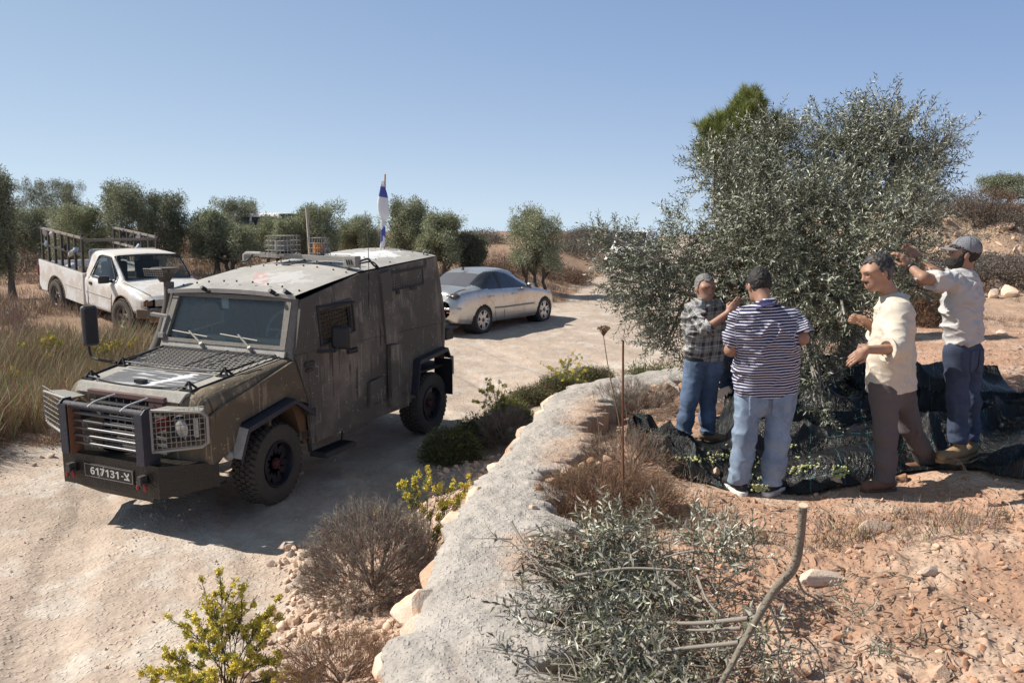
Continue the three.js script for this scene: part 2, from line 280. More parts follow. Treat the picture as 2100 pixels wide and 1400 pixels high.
{
  const wall = thing('retaining_wall', 'low stone retaining wall with a rough concrete top beside the dirt road', 'wall', [0, 0, 0]);
  const edge = [[-0.95, 0.2], [-0.78, 1.4], [-0.62, 2.6], [-0.56, 3.12], [-0.46, 4.21], [-0.35, 5.21], [-0.24, 5.78], [-0.08, 6.34], [0.02, 6.94], [0.30, 8.06], [0.56, 9.03], [0.95, 9.6], [2.22, 10.53], [3.4, 11.4], [4.6, 12.4]];
  const inner = [[0.05, 0.1], [0.1, 1.4], [0.2, 2.6], [0.24, 3.17], [0.22, 4.1], [0.32, 4.93], [0.27, 5.7], [0.55, 6.44], [0.76, 7.57], [1.08, 8.4], [1.37, 8.95], [1.62, 9.3], [2.42, 9.98], [3.7, 10.9], [4.9, 11.9]];
  const ce = new THREE.CatmullRomCurve3(edge.map(([x, d]) => V(x, 0, -d))), ci = new THREE.CatmullRomCurve3(inner.map(([x, d]) => V(x, 0, -d)));
  const NU = 620, NV = 74, pos = [], uv = [], col = [], idx = [];
  for (let i = 0; i <= NU; i++) {
    const t = i / NU, a = ce.getPoint(t), b = ci.getPoint(t), w = a.distanceTo(b);
    for (let j = 0; j <= NV; j++) {
      let s = (j - 4) / (NV - 8); const skirt = j < 4 ? 4 - j : j > NV - 4 ? j - (NV - 4) : 0; s = clamp(s);
      const jag = (fbm2(a.x * 2.4 + t * 30, t * 60, 4, 81) - 0.5) * 0.19 - 0.02, jag2 = (fbm2(t * 90, 7, 4, 83) - 0.5) * 0.5;
      const sx = s * (1 + jag2 / w * s) + (1 - s) * (jag / w) * (1 - s);
      const p = a.clone().lerp(b, sx), n = fbm2(p.x * 3, p.z * 3, 4, 85), f = fbm2(p.x * 16, p.z * 16, 3, 87), lump = sstep(0.5, 0.75, fbm2(p.x * 6, p.z * 6, 3, 88));
      let y = WALL_TOP + (n - 0.5) * 0.05 + (f - 0.5) * 0.016 + lump * 0.012 + 0.015 * Math.sin(s * 3.1);
      y -= 0.04 * Math.pow(Math.abs(s - 0.5) * 2, 6); if (j > NV - 4) y -= skirt * 0.07; else if (skirt) { y -= skirt * 0.045; p.x += 0.012 * skirt; }
      pos.push(p.x, y, p.z); uv.push(p.x / 1.1, p.z / 1.1);
      const dirt = sstep(0.5, 0.64, fbm2(p.x * 1.4 + 3, p.z * 1.4, 4, 89)) * sstep(0.25, 0.8, s), k = 0.86 + 0.3 * n;
      col.push(lerp(0.485, 0.55, dirt) * k, lerp(0.445, 0.40, dirt) * k, lerp(0.405, 0.305, dirt) * k);
      if (i < NU && j < NV) { const q = i * (NV + 1) + j; idx.push(q, q + 1, q + NV + 1, q + 1, q + NV + 2, q + NV + 1); }
    }
  }
  const g = new THREE.BufferGeometry(); g.setAttribute('position', new THREE.Float32BufferAttribute(pos, 3)); g.setAttribute('uv', new THREE.Float32BufferAttribute(uv, 2)); g.setAttribute('color', new THREE.Float32BufferAttribute(col, 3)); g.setIndex(idx); g.computeVertexNormals();
  mesh('concrete_cap', g, earth(0.02), wall);
  const R = mulberry(77), put = (nm, x, y, z, sx, sy, sz, m, fine) => { const s = mesh(nm, (fine ? ROCKS_FINE : ROCKS)[Math.floor(R() * (fine ? 4 : 8))], m, wall); s.position.set(x, y, z); s.scale.set(sx, sy, sz); s.rotation.set((R() - 0.5) * 0.5, R() * 6.3, (R() - 0.5) * 0.5); };
  for (let t = 0.06, k = 0; t < 0.9; t += 0.0125, k++) {           // the face towards the road: two courses of stones, tops showing along the edge
    const a = ce.getPoint(t); if (R() < 0.72) put('stone', a.x + 0.03 + (R() - 0.5) * 0.10, 0.475 + R() * 0.06, a.z, 0.22 + R() * 0.2, 0.25 + R() * 0.1, 0.26 + R() * 0.26, [PALE, PALE, PALE, TAN, GREYST][Math.floor(R() * 5)], a.z > -7);
    put('stone', a.x + 0.02 + R() * 0.05, 0.25, a.z + 0.1, 0.4, 0.36, 0.42, [PALE, TAN, TAN][Math.floor(R() * 3)]);
  }
  for (let k = 0; k < 16; k++) { const t = 0.745 + k * 0.0075, b = ci.getPoint(t); put('stone', b.x + 0.02 + R() * 0.06, 0.5 + R() * 0.06, b.z + 0.06, 0.26 + R() * 0.14, 0.22 + R() * 0.1, 0.26 + R() * 0.1, [PALE, TAN, RUST][k % 3]); }
}

// ---------------------------------------------------------------- wheels (built round the x axis, outer face towards +x)
const TYRE = std(0.035, 0.032, 0.030, 0.9, { map: gritMap }), TYRE_DUST = std(0.105, 0.090, 0.076, 0.95, { map: gritMap });
function lathe(pts, n = 40) { const g = new THREE.LatheGeometry(pts.map(([r, x]) => new THREE.Vector2(r, x)), n); g.rotateZ(-Math.PI / 2); return g; }   // profile of (radius, x)
function tyreShape(R, w, rim, blocks, n = 44) {
  const h = w / 2, g = [lathe([[rim, -h * 0.82], [rim + 0.02, -h * 0.95], [(R + rim) / 2, -h * 1.03], [R - 0.03, -h * 0.96], [R - (blocks ? 0.020 : 0.008), -h * 0.84], [R - (blocks ? 0.018 : 0.006), 0], [R - (blocks ? 0.020 : 0.008), h * 0.84], [R - 0.03, h * 0.96], [(R + rim) / 2, h * 1.03], [rim + 0.02, h * 0.95], [rim - 0.004, h * 0.80]], 48)];
  if (blocks) for (let k = 0; k < n; k++) for (let r = 0; r < blocks; r++) {
    const a = (k + (r % 2) * 0.5) / n * 2 * Math.PI, x = lerp(-h * 0.78, h * 0.78, r / (blocks - 1)), edge = r === 0 || r === blocks - 1;
    const b = new THREE.BoxGeometry(w / blocks * (edge ? 1.05 : 0.78), 0.022, 2 * Math.PI * R / n * 0.64); b.rotateY(((r * 37 + k * 11) % 7 - 3) * 0.06 + (r % 2 ? 0.22 : -0.22)); b.translate(x, R - 0.011 - (edge ? 0.005 : 0), 0); if (edge) { b.translate(-x, -R, 0); b.rotateZ(r ? -0.4 : 0.4); b.translate(x, R, 0); } b.rotateX(a); g.push(b);
  }
  return merge(g);
}
function spokes(n, r0, r1, w0, w1, x, t, twin = 0) {
  const out = [];
  for (let k = 0; k < n; k++) for (const s of twin ? [-1, 1] : [0]) {
    const sh = new THREE.Shape([new THREE.Vector2(r0, -w0 / 2 + s * twin * 0.5), new THREE.Vector2(r1, -w1 / 2 + s * twin), new THREE.Vector2(r1, w1 / 2 + s * twin), new THREE.Vector2(r0, w0 / 2 + s * twin * 0.5)]);
    const g = new THREE.ExtrudeGeometry(sh, { depth: t, bevelEnabled: true, bevelSize: 0.004, bevelThickness: 0.004, bevelSegments: 1 }); g.rotateZ(k / n * 2 * Math.PI); g.rotateY(Math.PI / 2); g.translate(x, 0, 0); out.push(g);
  }
  return out;
}
function makeWheel(o) {                                            // o: R, w, rim, style; returns wheel > tyre, rim, hub
  const g = new THREE.Group(); g.name = 'wheel';
  mesh('tyre', o.tyre, o.tyreMat, g); mesh('rim', o.rimShape, o.rimMat, g); mesh('hub', o.hubShape, o.hubMat, g); return g;
}
function putWheels(parent, proto, xs, zs, y, steer = 0) {
  let first = true;
  for (const z of zs) for (const s of [-1, 1]) { const w = first ? proto : proto.clone(); first = false; w.position.set(s * xs, y, z); w.rotation.set((z * 7 + s) % 1 * 0.8, (s < 0 ? Math.PI : 0) + (z > 0 ? steer : 0), 0, 'YXZ'); parent.add(w); }
}

// ---------------------------------------------------------------- the armoured vehicle (x to its left, z forward)
{
  const W = thing('armoured_vehicle', 'olive armoured military vehicle caked in dust and splashed with white paint, parked by the wall', 'military vehicle', [-2.36, 0, -8.80], -0.4345);
  W.updateMatrix();
  const dustN = (u, v, s, f) => fbm2(u * f, v * f, 5, s, f);
  const sideMap = texture(1024, (u, v) => {
    const a = dustN(u, v, 101, 5), b = dustN(u, v, 103, 16), sp = noise2(u * 130, v * 130, 105, 130), st = fbm2(u * 60, v * 5, 3, 107, 60) ;
    const dust = clamp(0.30 + (a - 0.5) * 2.4 + (b - 0.5) * 1.2); let r = lerp(0.098, 0.215, dust), g = lerp(0.084, 0.176, dust), bl = lerp(0.066, 0.134, dust);
    const dark = sstep(0.60, 0.72, a * 0.5 + st * 0.5) * 0.7; r *= 1 - dark; g *= 1 - dark; bl *= 1 - dark;
    if (sp > 0.90 && b > 0.45) { r += 0.16; g += 0.15; bl += 0.14; } const st2 = sstep(0.64, 0.72, fbm2(u * 90, v * 4, 3, 108, 90)) * 0.5 * sstep(0.45, 0.6, b); r = lerp(r, 0.34, st2); g = lerp(g, 0.29, st2); bl = lerp(bl, 0.23, st2); return [r, g, bl];
  }, true, 0.45);
  const scratch = texture(512, (u, v) => { const k = 0.5 * dustN(u, v, 111, 20) + 0.5 * noise2(u * 128, v * 128, 113, 128); return [k, k, k]; }, false, 0.9);
  const side = std(1.0, 1.04, 1.12, 0.78, { map: sideMap, bumpMap: scratch, bumpScale: 0.004 });
  const wing = std(1.12, 1.02, 0.86, 0.8, { map: sideMap, bumpMap: scratch, bumpScale: 0.004 });
  const roofMap = texture(1024, (u, v) => {                        // u across, v front to back over the whole roof
    const x = (u - 0.5) * 1.8, z = v * 2.9 - 1.75, a = fbm2(x * 3, z * 3, 5, 121), b = fbm2(x * 14, z * 14, 4, 123), sp = noise2(x * 60, z * 60, 125);
    let k = 0.86 + (a - 0.5) * 0.5 + (b - 0.5) * 0.25, c = [0.43 * k, 0.41 * k, 0.38 * k];
    const mixc = (t, m) => { c = c.map((q, i) => lerp(q, m[i], clamp(t))); };
    mixc(sstep(0.55, 0.5, Math.hypot((x - 0.05 - (z - 0.62) * 0.9) / 0.14, (z - 0.62) / 0.26) * 0.5 + (b - 0.5) * 0.5 + 0.12) * 0.55, [0.52, 0.27, 0.25]);
    mixc(sstep(0.56, 0.5, Math.hypot((x - 0.32) / 0.30, (z - 0.58) / 0.24) * 0.5 + (b - 0.5) * 0.9 + 0.12) * 0.65, [0.56, 0.55, 0.54]);
    mixc(sstep(0.55, 0.46, Math.hypot((x - 0.30) / 0.3, (z + 1.0) / 0.42) * 0.5 + (b - 0.5) * 0.9 + 0.08), [0.66, 0.66, 0.66]);
    mixc(sstep(0.55, 0.5, Math.hypot((x + 0.1) / 0.7, (z + 0.86) / 0.09) * 0.5 + (b - 0.5) * 0.7 + 0.1), [0.64, 0.64, 0.64]);
    if (sp > 0.9) c = c.map(q => q * lerp(1, 0.55, (sp - 0.9) * 10)); return c;
  });
  roofMap.wrapS = roofMap.wrapT = THREE.ClampToEdgeWrapping;
  const roofM = std(1, 1, 1, 0.85, { map: roofMap });
  const hoodM = std(0.42, 0.40, 0.365, 0.8, { map: gritMap, bumpMap: scratch, bumpScale: 0.003 });
  const paleM = std(0.44, 0.425, 0.395, 0.82, { map: gritMap, bumpMap: scratch, bumpScale: 0.004 });
  const black = std(0.022, 0.022, 0.025, 0.55, { map: gritMap }), blackDust = std(0.062, 0.058, 0.055, 0.75, { map: gritMap, bumpMap: scratch, bumpScale: 0.003 }), navy = std(0.035, 0.037, 0.055, 0.6, { map: gritMap, bumpMap: scratch, bumpScale: 0.004 });
  const wireM = std(0.30, 0.285, 0.26, 0.6, { metalness: 0.2 }), redM = std(0.28, 0.03, 0.03, 0.6), rustM = std(0.20, 0.09, 0.045, 0.85);
  const inside = std(0.03, 0.03, 0.03, 0.9);
  const glass = new THREE.MeshPhysicalMaterial({ color: new THREE.Color().setRGB(0.70, 0.77, 0.78), roughness: 0.03, transmission: 0.98, thickness: 0, ior: 1.42 });
  const sideGlass = new THREE.MeshPhysicalMaterial({ color: new THREE.Color().setRGB(0.5, 0.55, 0.55), roughness: 0.05, transmission: 1, thickness: 0, ior: 1.4 });
  const both = f => [f(1), f(-1)];
  const P = (s, pts) => { const q = pts.map(([x, y, z]) => [s * x, y, z]); return s > 0 ? q : q.reverse(); };

  // hull: side plates, firewall, rear, floor and the inner shell
  const xl = z => 0.86, xu = 0.815;
  const hull = [];
  for (const s of [1, -1]) {
    hull.push(plate(P(s, [[0.86, 0.46, 0.95], [0.86, 0.50, -0.86], [0.86, 0.99, -0.93], [0.86, 1.05, -1.58], [0.86, 0.9, -1.66], [0.86, 1.36, -1.70], [0.86, 1.36, 1.14], [0.86, 0.9, 0.98]].slice().reverse()), 0.03));
    hull.push(plate(P(s, [[0.86, 1.362, 1.14], [xu, 1.865, 0.98], [xu, 2.06, 0.02], [xu, 2.17, -1.58], [0.86, 1.362, -1.70]].slice()), 0.03, [P(s, [[0.86 - 0.045 * 0.08 / 0.5, 1.44, 0.72], [0.849, 1.49, 0.25], [0.826, 1.73, 0.25], [0.826, 1.73, 0.74]]).map(p => V(...p))]));
  }
  hull.push(plate([[0.86, 0.9, -1.66], [-0.86, 0.9, -1.66], [-0.86, 1.36, -1.70], [0.86, 1.36, -1.70]], 0.02), plate([[0.86, 1.36, -1.70], [-0.86, 1.36, -1.70], [-xu, 2.17, -1.58], [xu, 2.17, -1.58]], 0.02));
  hull.push(box(0, 0.55, -0.2, 1.66, 0.08, 2.5), box(0, 0.95, 0.98, 1.5, 0.75, 0.04), box(0, 0.52, -0.2, 0.5, 0.2, 3.6));
  const hullO = mesh('hull', boxUV(merge(hull)), side, W);
  // trim of the side: posts, seams, filler, lifting bracket, bolts
  { const g = []; for (const s of [1, -1]) {
    g.push(plate(P(s, [[0.885, 1.26, -0.33], [0.885, 1.26, -0.52], [0.842, 2.06, -0.50], [0.842, 2.04, -0.31]].reverse()), 0.045), plate(P(s, [[0.91, 0.55, -0.36], [0.91, 0.53, -0.56], [0.91, 1.24, -0.56], [0.91, 1.25, -0.36]].reverse()), 0.05));
    g.push(plate(P(s, [[0.895, 0.62, 0.02], [0.895, 0.72, -0.28], [0.895, 0.92, -0.24], [0.895, 0.9, 0.0]].reverse()), 0.035));
    g.push(rod(V(s * 0.885, 0.92, -0.12), V(s * 0.87, 1.2, -0.1), 0.022)); g.push(box(s * 0.87, 0.55, 0.05, 0.06, 0.16, 1.7));
    for (let z = -1.5; z < 1; z += 0.21) g.push(new THREE.SphereGeometry(0.011, 6, 4).translate(s * (xu + 0.003), (z > 0 ? lerp(2.06, 1.865, z) : lerp(2.06, 2.17, -z / 1.6)) - 0.035, z));
  } mesh('side_post', boxUV(merge(g)), side, W); }
  each('lifting_hole', both(s => new THREE.CylinderGeometry(0.026, 0.026, 0.012, 12).rotateZ(Math.PI / 2).translate(s * 0.897, 0.80, -0.12)), black, W);
  each('fuel_filler', both(s => box(s * 0.865, 1.12, -0.965, 0.016, 0.19, 0.11)), std(0.16, 0.10, 0.06, 0.9), W);
  each('side_seam', both(s => [rod(V(s * 0.862, 1.36, -0.3), V(s * 0.862, 0.52, -0.33), 0.008), rod(V(s * 0.862, 1.36, 0.06), V(s * 0.865, 0.5, -0.02), 0.005)]), black, W);
  // doors
  for (const s of [1, -1]) {
    const d = mesh('door', boxUV(merge([plate(P(s, [[0.875, 0.53, 0.94], [0.875, 0.60, 0.34], [0.875, 1.0, 0.18], [0.875, 1.355, 0.13], [0.875, 1.355, 0.97]].reverse()), 0.02), plate(P(s, [[0.8745, 1.352, 0.97], [0.8745, 1.352, 0.13], [0.834, 1.81, 0.13], [0.826, 1.9, 0.24], [0.830, 1.835, 0.83]].reverse()), 0.018, [P(s, [[0.867, 1.44, 0.72], [0.862, 1.49, 0.25], [0.841, 1.73, 0.25], [0.841, 1.73, 0.74]]).map(p => V(...p))])])), side, W);
    mesh('door_seam', [pipe([V(s * 0.878, 0.53, 0.95), V(s * 0.878, 1.35, 0.98), V(s * 0.836, 1.84, 0.84), V(s * 0.831, 1.91, 0.24), V(s * 0.838, 1.81, 0.12), V(s * 0.878, 1.35, 0.12), V(s * 0.878, 1.0, 0.17), V(s * 0.878, 0.60, 0.33)], 0.007, 60, 5, false, 0.02)], black, d);
    mesh('handle', [box(s * 0.90, 1.28, 0.26, 0.03, 0.035, 0.16, 0.012), box(s * 0.885, 1.28, 0.26, 0.02, 0.06, 0.2)], black, d);
    each('hinge', [box(s * 0.89, 1.25, 0.955, 0.05, 0.05, 0.13), box(s * 0.89, 1.19, 0.955, 0.04, 0.03, 0.10), box(s * 0.89, 0.78, 0.955, 0.05, 0.05, 0.12)], blackDust, d);
    // door window and its cage
    const q = (y, z, o) => V(s * (lerp(0.86, xu, (y - 1.36) / 0.5) + o), y, z);
    mesh('side_window', plate(P(s, [[0.858, 1.425, 0.73], [0.853, 1.48, 0.24], [0.829, 1.74, 0.24], [0.829, 1.74, 0.75]].reverse()), 0.012), sideGlass, W);
    const cg = [...ring([q(1.40, 0.76, 0.05), q(1.48, 0.21, 0.05), q(1.78, 0.21, 0.05), q(1.78, 0.77, 0.05)], 0.012), wires(q(1.43, 0.75, 0.055), q(1.48, 0.22, 0.055), q(1.77, 0.76, 0.055), 13, 8, 0.0035), plate(P(s, [[0.90, 1.775, 0.79], [0.90, 1.775, 0.18], [0.83, 1.80, 0.18], [0.83, 1.80, 0.79]]), 0.01)];
    for (const [y, z] of [[1.40, 0.76], [1.48, 0.21], [1.78, 0.21], [1.78, 0.77]]) cg.push(rod(q(y, z, 0), q(y, z, 0.05), 0.012));
    mesh('window_cage', cg, blackDust, W);
    const r0 = (y, z, o) => q(y, z, o);
    mesh('rear_window', [plate([r0(1.86, -0.56, 0.006), r0(1.86, -1.2, 0.006), r0(2.02, -1.2, 0.006), r0(2.02, -0.56, 0.006)].map(v => v.toArray())[s > 0 ? 'slice' : 'reverse'](), 0.01)], std(0.015, 0.017, 0.02, 0.3), W);
    const rg = [...ring([r0(1.84, -0.53, 0.05), r0(1.87, -1.22, 0.05), r0(2.06, -1.22, 0.05), r0(2.03, -0.53, 0.05)], 0.014), wires(r0(1.84, -0.53, 0.05), r0(1.87, -1.22, 0.05), r0(2.03, -0.53, 0.05), 14, 6, 0.0035)];
    for (const [y, z] of [[1.84, -0.53], [1.87, -1.22], [2.06, -1.22], [2.03, -0.53]]) rg.push(rod(q(y, z, 0), q(y, z, 0.05), 0.014));
    rg.push(plate(P(s, [[0.87, 2.045, -0.5], [0.87, 2.075, -1.25], [0.80, 2.085, -1.25], [0.80, 2.055, -0.5]]), 0.01)); rg.push(box(s * 0.86, 1.81, -0.66, 0.05, 0.04, 0.06), box(s * 0.86, 1.83, -0.98, 0.05, 0.03, 0.12));
    mesh('window_cage', rg, blackDust, W);
  }
  // engine bay: wings, front face, hood
  { const g = []; for (const s of [1, -1]) {
    g.push(plate(P(s, [[0.85, 0.60, 2.2], [0.85, 0.66, 1.97], [0.85, 0.88, 1.86], [0.85, 0.99, 1.28], [0.85, 0.86, 0.96], [0.85, 1.31, 1.14], [0.85, 1.07, 2.05], [0.85, 1.0, 2.2]].reverse()), 0.03));
    // rounded shoulder from the side up to the hood edge
    const N = 6, pos = [], idx = [], prof = z => { const e = sstep(1.7, 2.3, z), yt = lerp(1.335, 1.185, (z - 1.12) / 1.2), ys = lerp(1.31, 1.03, (z - 1.14) / 1.06), xt = lerp(0.76, 0.655, (z - 1.12) / 1.2) - 0.03 * e; return [xt, yt, ys]; };
    const zs = [1.12, 1.4, 1.7, 1.95, 2.1, 2.18, 2.235, 2.262];
    zs.forEach((z, i) => { const [xt, yt, ys] = prof(z), dn = i > 4 ? [0, 0.012, 0.045, 0.105][i - 4] : 0, inx = i > 4 ? [0, 0.01, 0.04, 0.09][i - 4] : 0;
      for (let k = 0; k <= N; k++) { const a = k / N * Math.PI / 2; pos.push(s * (lerp(xt, 0.852 - inx, Math.sin(a))), lerp(ys, yt, Math.cos(a)) - dn, z); if (i && k) { const q = i * (N + 1) + k, o = q - N - 1; s > 0 ? idx.push(o - 1, q - 1, q, o - 1, q, o) : idx.push(o - 1, q, q - 1, o - 1, o, q); } } });
    const gg = new THREE.BufferGeometry(); gg.setAttribute('position', new THREE.Float32BufferAttribute(pos, 3)); gg.setIndex(idx); gg.computeVertexNormals(); g.push(gg);
    g.push(plate(P(s, [[0.85, 0.60, 2.2], [0.85, 1.0, 2.2], [0.76, 0.99, 2.26], [0.30, 1.0, 2.26], [0.30, 0.60, 2.26], [0.76, 0.60, 2.26]].map(([x, y, z]) => [x, y, x > 0.8 ? 2.2 : 2.26])), 0.02));
    g.push(plate(P(s, [[0.765, 0.995, 2.258], [0.62, 1.13, 2.262], [0.3, 1.13, 2.262], [0.3, 0.995, 2.262]]), 0.02));
    g.push(box(s * 0.62, 0.85, 1.45, 0.42, 0.5, 0.03), box(s * 0.40, 0.8, 1.45, 0.03, 0.7, 1.1));
  }
  mesh('wing', boxUV(merge(g)), wing, W); }
  const hoodShape = [[-0.655, 1.186, 2.24], [0.655, 1.186, 2.24], [0.77, 1.338, 1.13], [-0.77, 1.338, 1.13]];
  const hood = mesh('hood', boxUV(merge([plate(hoodShape, 0.03, [], 0.008), plate([[-0.625, 1.115, 2.285], [0.625, 1.115, 2.285], [0.655, 1.184, 2.243], [-0.655, 1.184, 2.243]], 0.02), plate([[-0.86, 1.31, 1.14], [0.86, 1.31, 1.14], [0.80, 1.415, 1.135], [-0.80, 1.415, 1.135]], 0.03)])), hoodM, W);
  const hp = (x, z, up = 0) => V(x, 1.186 + (2.24 - z) * 0.137 + up, z);
  const stripMap = texture(256, (u, v) => { const a = fbm2(u * 6, v * 6, 4, 131, 6), d = Math.abs(((u + v) * 36) % 1 - 0.5) + Math.abs(((u - v) * 36 + 99) % 1 - 0.5); let k = 0.075 + 0.06 * a + (d > 0.62 ? 0.06 : 0);
    const st = sstep(0.055, 0.03, Math.abs(u - 0.80 + 0.24 * v + (fbm2(u * 20, v * 20, 3, 133) - 0.5) * 0.10)), s2 = sstep(0.6, 0.68, fbm2(u * 5 + 3, v * 22, 4, 135)) * 0.7; k = lerp(k, 0.62, Math.max(st, s2)); return [k, k, k * 1.04]; });
  const strip = plate([hp(-0.47, 2.2, 0.006), hp(0.47, 2.2, 0.006), hp(0.52, 1.80, 0.006), hp(-0.52, 1.80, 0.006)].map(v => v.toArray()), 0.008);
  { const p = strip.attributes.position, uv = strip.attributes.uv; for (let i = 0; i < p.count; i++) uv.setXY(i, (p.getX(i) + 0.55) / 1.1, (p.getZ(i) - 1.78) / 0.45); }
  mesh('anti_slip_plate', strip, std(1, 1, 1, 0.7, { map: stripMap }), hood);
  { const g = [...ring([hp(-0.72, 1.74, 0.03), hp(0.62, 1.74, 0.03), hp(0.70, 1.20, 0.03), hp(-0.74, 1.20, 0.03)], 0.009)];   // expanded mesh lying over the rear of the hood
    for (let k = -20; k < 36; k++) for (const s of [1, -1]) { const a = [], n = 20; for (let i = 0; i <= n; i++) { const z = 1.20 + 0.54 * i / n, x = s * (k * 0.058 - 0.4 + (z - 1.2) * 0.5); if (Math.abs(x) < lerp(0.72, 0.64, i / n)) a.push(hp(x, z, 0.028)); } if (a.length > 1) g.push(rod(a[0], a[a.length - 1], 0.0038, 0.0038, 4)); }
    g.push(rod(hp(0.08, 1.74, 0.034), hp(0.12, 1.2, 0.034), 0.009), rod(hp(0.3, 1.74, 0.034), hp(0.34, 1.2, 0.034), 0.006)); mesh('hood_mesh', g, std(0.13, 0.125, 0.12, 0.7), hood); }
  { const g = []; for (const [x, z] of [[-0.60, 2.17], [0.60, 2.17], [-0.66, 1.78], [0.62, 1.78]]) { const b = hp(x, z, 0.0); g.push(rod(b.clone().add(V(-0.05, 0, 0)), b.clone().add(V(0, 0.075, -0.02)), 0.012), rod(b.clone().add(V(0.05, 0, 0)), b.clone().add(V(0, 0.075, -0.02)), 0.012), rod(b.clone().add(V(0, 0.07, -0.02)), b.clone().add(V(0.03, 0.0, -0.09)), 0.011), box(b.x, b.y + 0.005, b.z, 0.14, 0.012, 0.05)); }
    g.push(pipe([hp(-0.60, 2.17, 0.03), hp(-0.2, 2.21, 0.012), hp(0.2, 2.21, 0.012), hp(0.60, 2.17, 0.03)], 0.008, 20, 5), pipe([hp(-0.66, 1.76, 0.04), hp(0, 1.78, 0.02), hp(0.62, 1.76, 0.05), hp(0.72, 1.5, 0.06)], 0.009, 20, 5), rod(hp(0.66, 2.2, 0.01), hp(0.75, 1.2, 0.015), 0.008), rod(hp(-0.66, 2.2, 0.01), hp(-0.75, 1.2, 0.015), 0.008), box(0.02, 1.225, 2.14, 0.10, 0.03, 0.06));
    mesh('hood_catch', g, black, hood); }
  each('badge', both(s => box(s * 0.862, 1.12, 1.49, 0.012, 0.085, 0.115)), blackDust, W);
  { const c = document.createElement('canvas'); c.width = 128; c.height = 64; const x = c.getContext('2d'); x.fillStyle = '#1c1b1a'; x.fillRect(0, 0, 128, 64); x.fillStyle = '#8a8175'; x.font = 'bold 44px serif'; x.textAlign = 'center'; x.fillText('MDT', 64, 47); const t = new THREE.CanvasTexture(c); t.colorSpace = THREE.SRGBColorSpace;
    const g = new THREE.PlaneGeometry(0.105, 0.07); g.rotateY(Math.PI / 2); g.translate(0.8695, 1.12, 1.49); mesh('lettering', g, new THREE.MeshStandardMaterial({ map: t, roughness: 0.7 }), W); }
  each('marker_lamp', both(s => [new THREE.SphereGeometry(0.014, 8, 6).translate(s * 0.853, 1.04, 2.0)]), redM, W);
  // windscreen with its frame
  const ws = (x, t, o = 0) => V(x, lerp(1.43, 1.875, t), lerp(1.15, 0.985, t) + o);
  mesh('windscreen', plate([ws(-0.745, 0.0), ws(0.745, 0.0), ws(0.70, 0.98), ws(-0.70, 0.98)].map(v => v.toArray()), 0.012), glass, W);
  const wf = o => [[-0.80, -0.05], [0.80, -0.05], [0.765, 1.03], [-0.765, 1.03]].map(([x, t]) => ws(x, t, o).toArray());
  mesh('windscreen_frame', boxUV(merge([plate(wf(0.025), 0.05, [[[-0.735, 0.03], [-0.69, 0.95], [0.69, 0.95], [0.735, 0.03]].map(([x, t]) => ws(x, t, 0.025))]), both(s => plate(P(s, [[0.80, 1.40, 1.17], [0.86, 1.33, 1.13], [xu, 1.87, 0.97], [0.77, 1.89, 1.0]]), 0.02))])), std(0.23, 0.215, 0.19, 0.8, { map: gritMap, bumpMap: scratch, bumpScale: 0.004 }), W);
  mesh('cowl_panel', boxUV(merge([plate([[-0.80, 1.34, 1.20], [0.80, 1.34, 1.20], [0.80, 1.425, 1.165], [-0.80, 1.425, 1.165]], 0.02)])), paleM, W);
  for (const [x0, x1, x2] of [[-0.22, -0.42, -0.66], [0.40, 0.22, -0.02]]) mesh('wiper', [rod(V(x0, 1.40, 1.20), ws(x1, 0.20, 0.045), 0.011), rod(ws(x2, 0.18, 0.03), ws(x1 + 0.24, 0.10, 0.03), 0.008), rod(V(x0, 1.38, 1.19), V(x0, 1.42, 1.22), 0.02)], wireM, W);
  // brow over the windscreen, crowned roof
  { const N = 10, pos = [], uv = [], idx = [], rows = [[1.03, 1.872, 0.03], [1.035, 1.91, 0.035], [0.95, 1.925, 0.04], [0.5, 2.0, 0.06], [0.02, 2.075, 0.075], [-0.02, 2.082, 0.075], [-0.8, 2.135, 0.08], [-1.60, 2.185, 0.085], [-1.62, 2.15, 0.06]];
    rows.forEach(([z, y, c], i) => { for (let k = 0; k <= N; k++) { const t = k / N * 2 - 1, x = t * (xu + 0.012); pos.push(x, y + c * (1 - t * t), z); uv.push(x / 1.8 + 0.5, (z + 1.75) / 2.9); if (i && k) { const q = i * (N + 1) + k, o = q - N - 1; idx.push(o - 1, o, q, o - 1, q, q - 1); } } });
    const g = new THREE.BufferGeometry(); g.setAttribute('position', new THREE.Float32BufferAttribute(pos, 3)); g.setAttribute('uv', new THREE.Float32BufferAttribute(uv, 2)); g.setIndex(idx); const r = mesh('roof', toCreasedNormals(g, 0.3), roofM, W);
    const rt = (x, z) => { const t = x / xu; const y = z > 0 ? lerp(2.075, 1.925, z / 0.95) : lerp(2.08, 2.185, -z / 1.6); return V(x, y + 0.075 * (1 - t * t), z); };
    const b = [], R = mulberry(5); for (let k = 0; k < 46; k++) { const x = -0.75 + (k % 9) / 8 * 1.5, z = [0.9, 0.12, -0.12, -0.7, -1.5][Math.floor(k / 9)] ?? -1.1, p = rt(x + (R() - 0.5) * 0.04, z); b.push(new THREE.CylinderGeometry(0.008, 0.01, 0.018, 6).translate(p.x, p.y + 0.006, p.z)); } mesh('bolts', b, blackDust, r).userData.kind = 'stuff';
    each('lifting_eye', [[0.74, -1.5], [-0.74, -1.5], [-0.5, -0.62]].map(([x, z]) => { const p = rt(x, z); return new THREE.TorusGeometry(0.032, 0.009, 6, 12).rotateY(0.5).translate(p.x, p.y + 0.03, p.z); }), wireM, r);
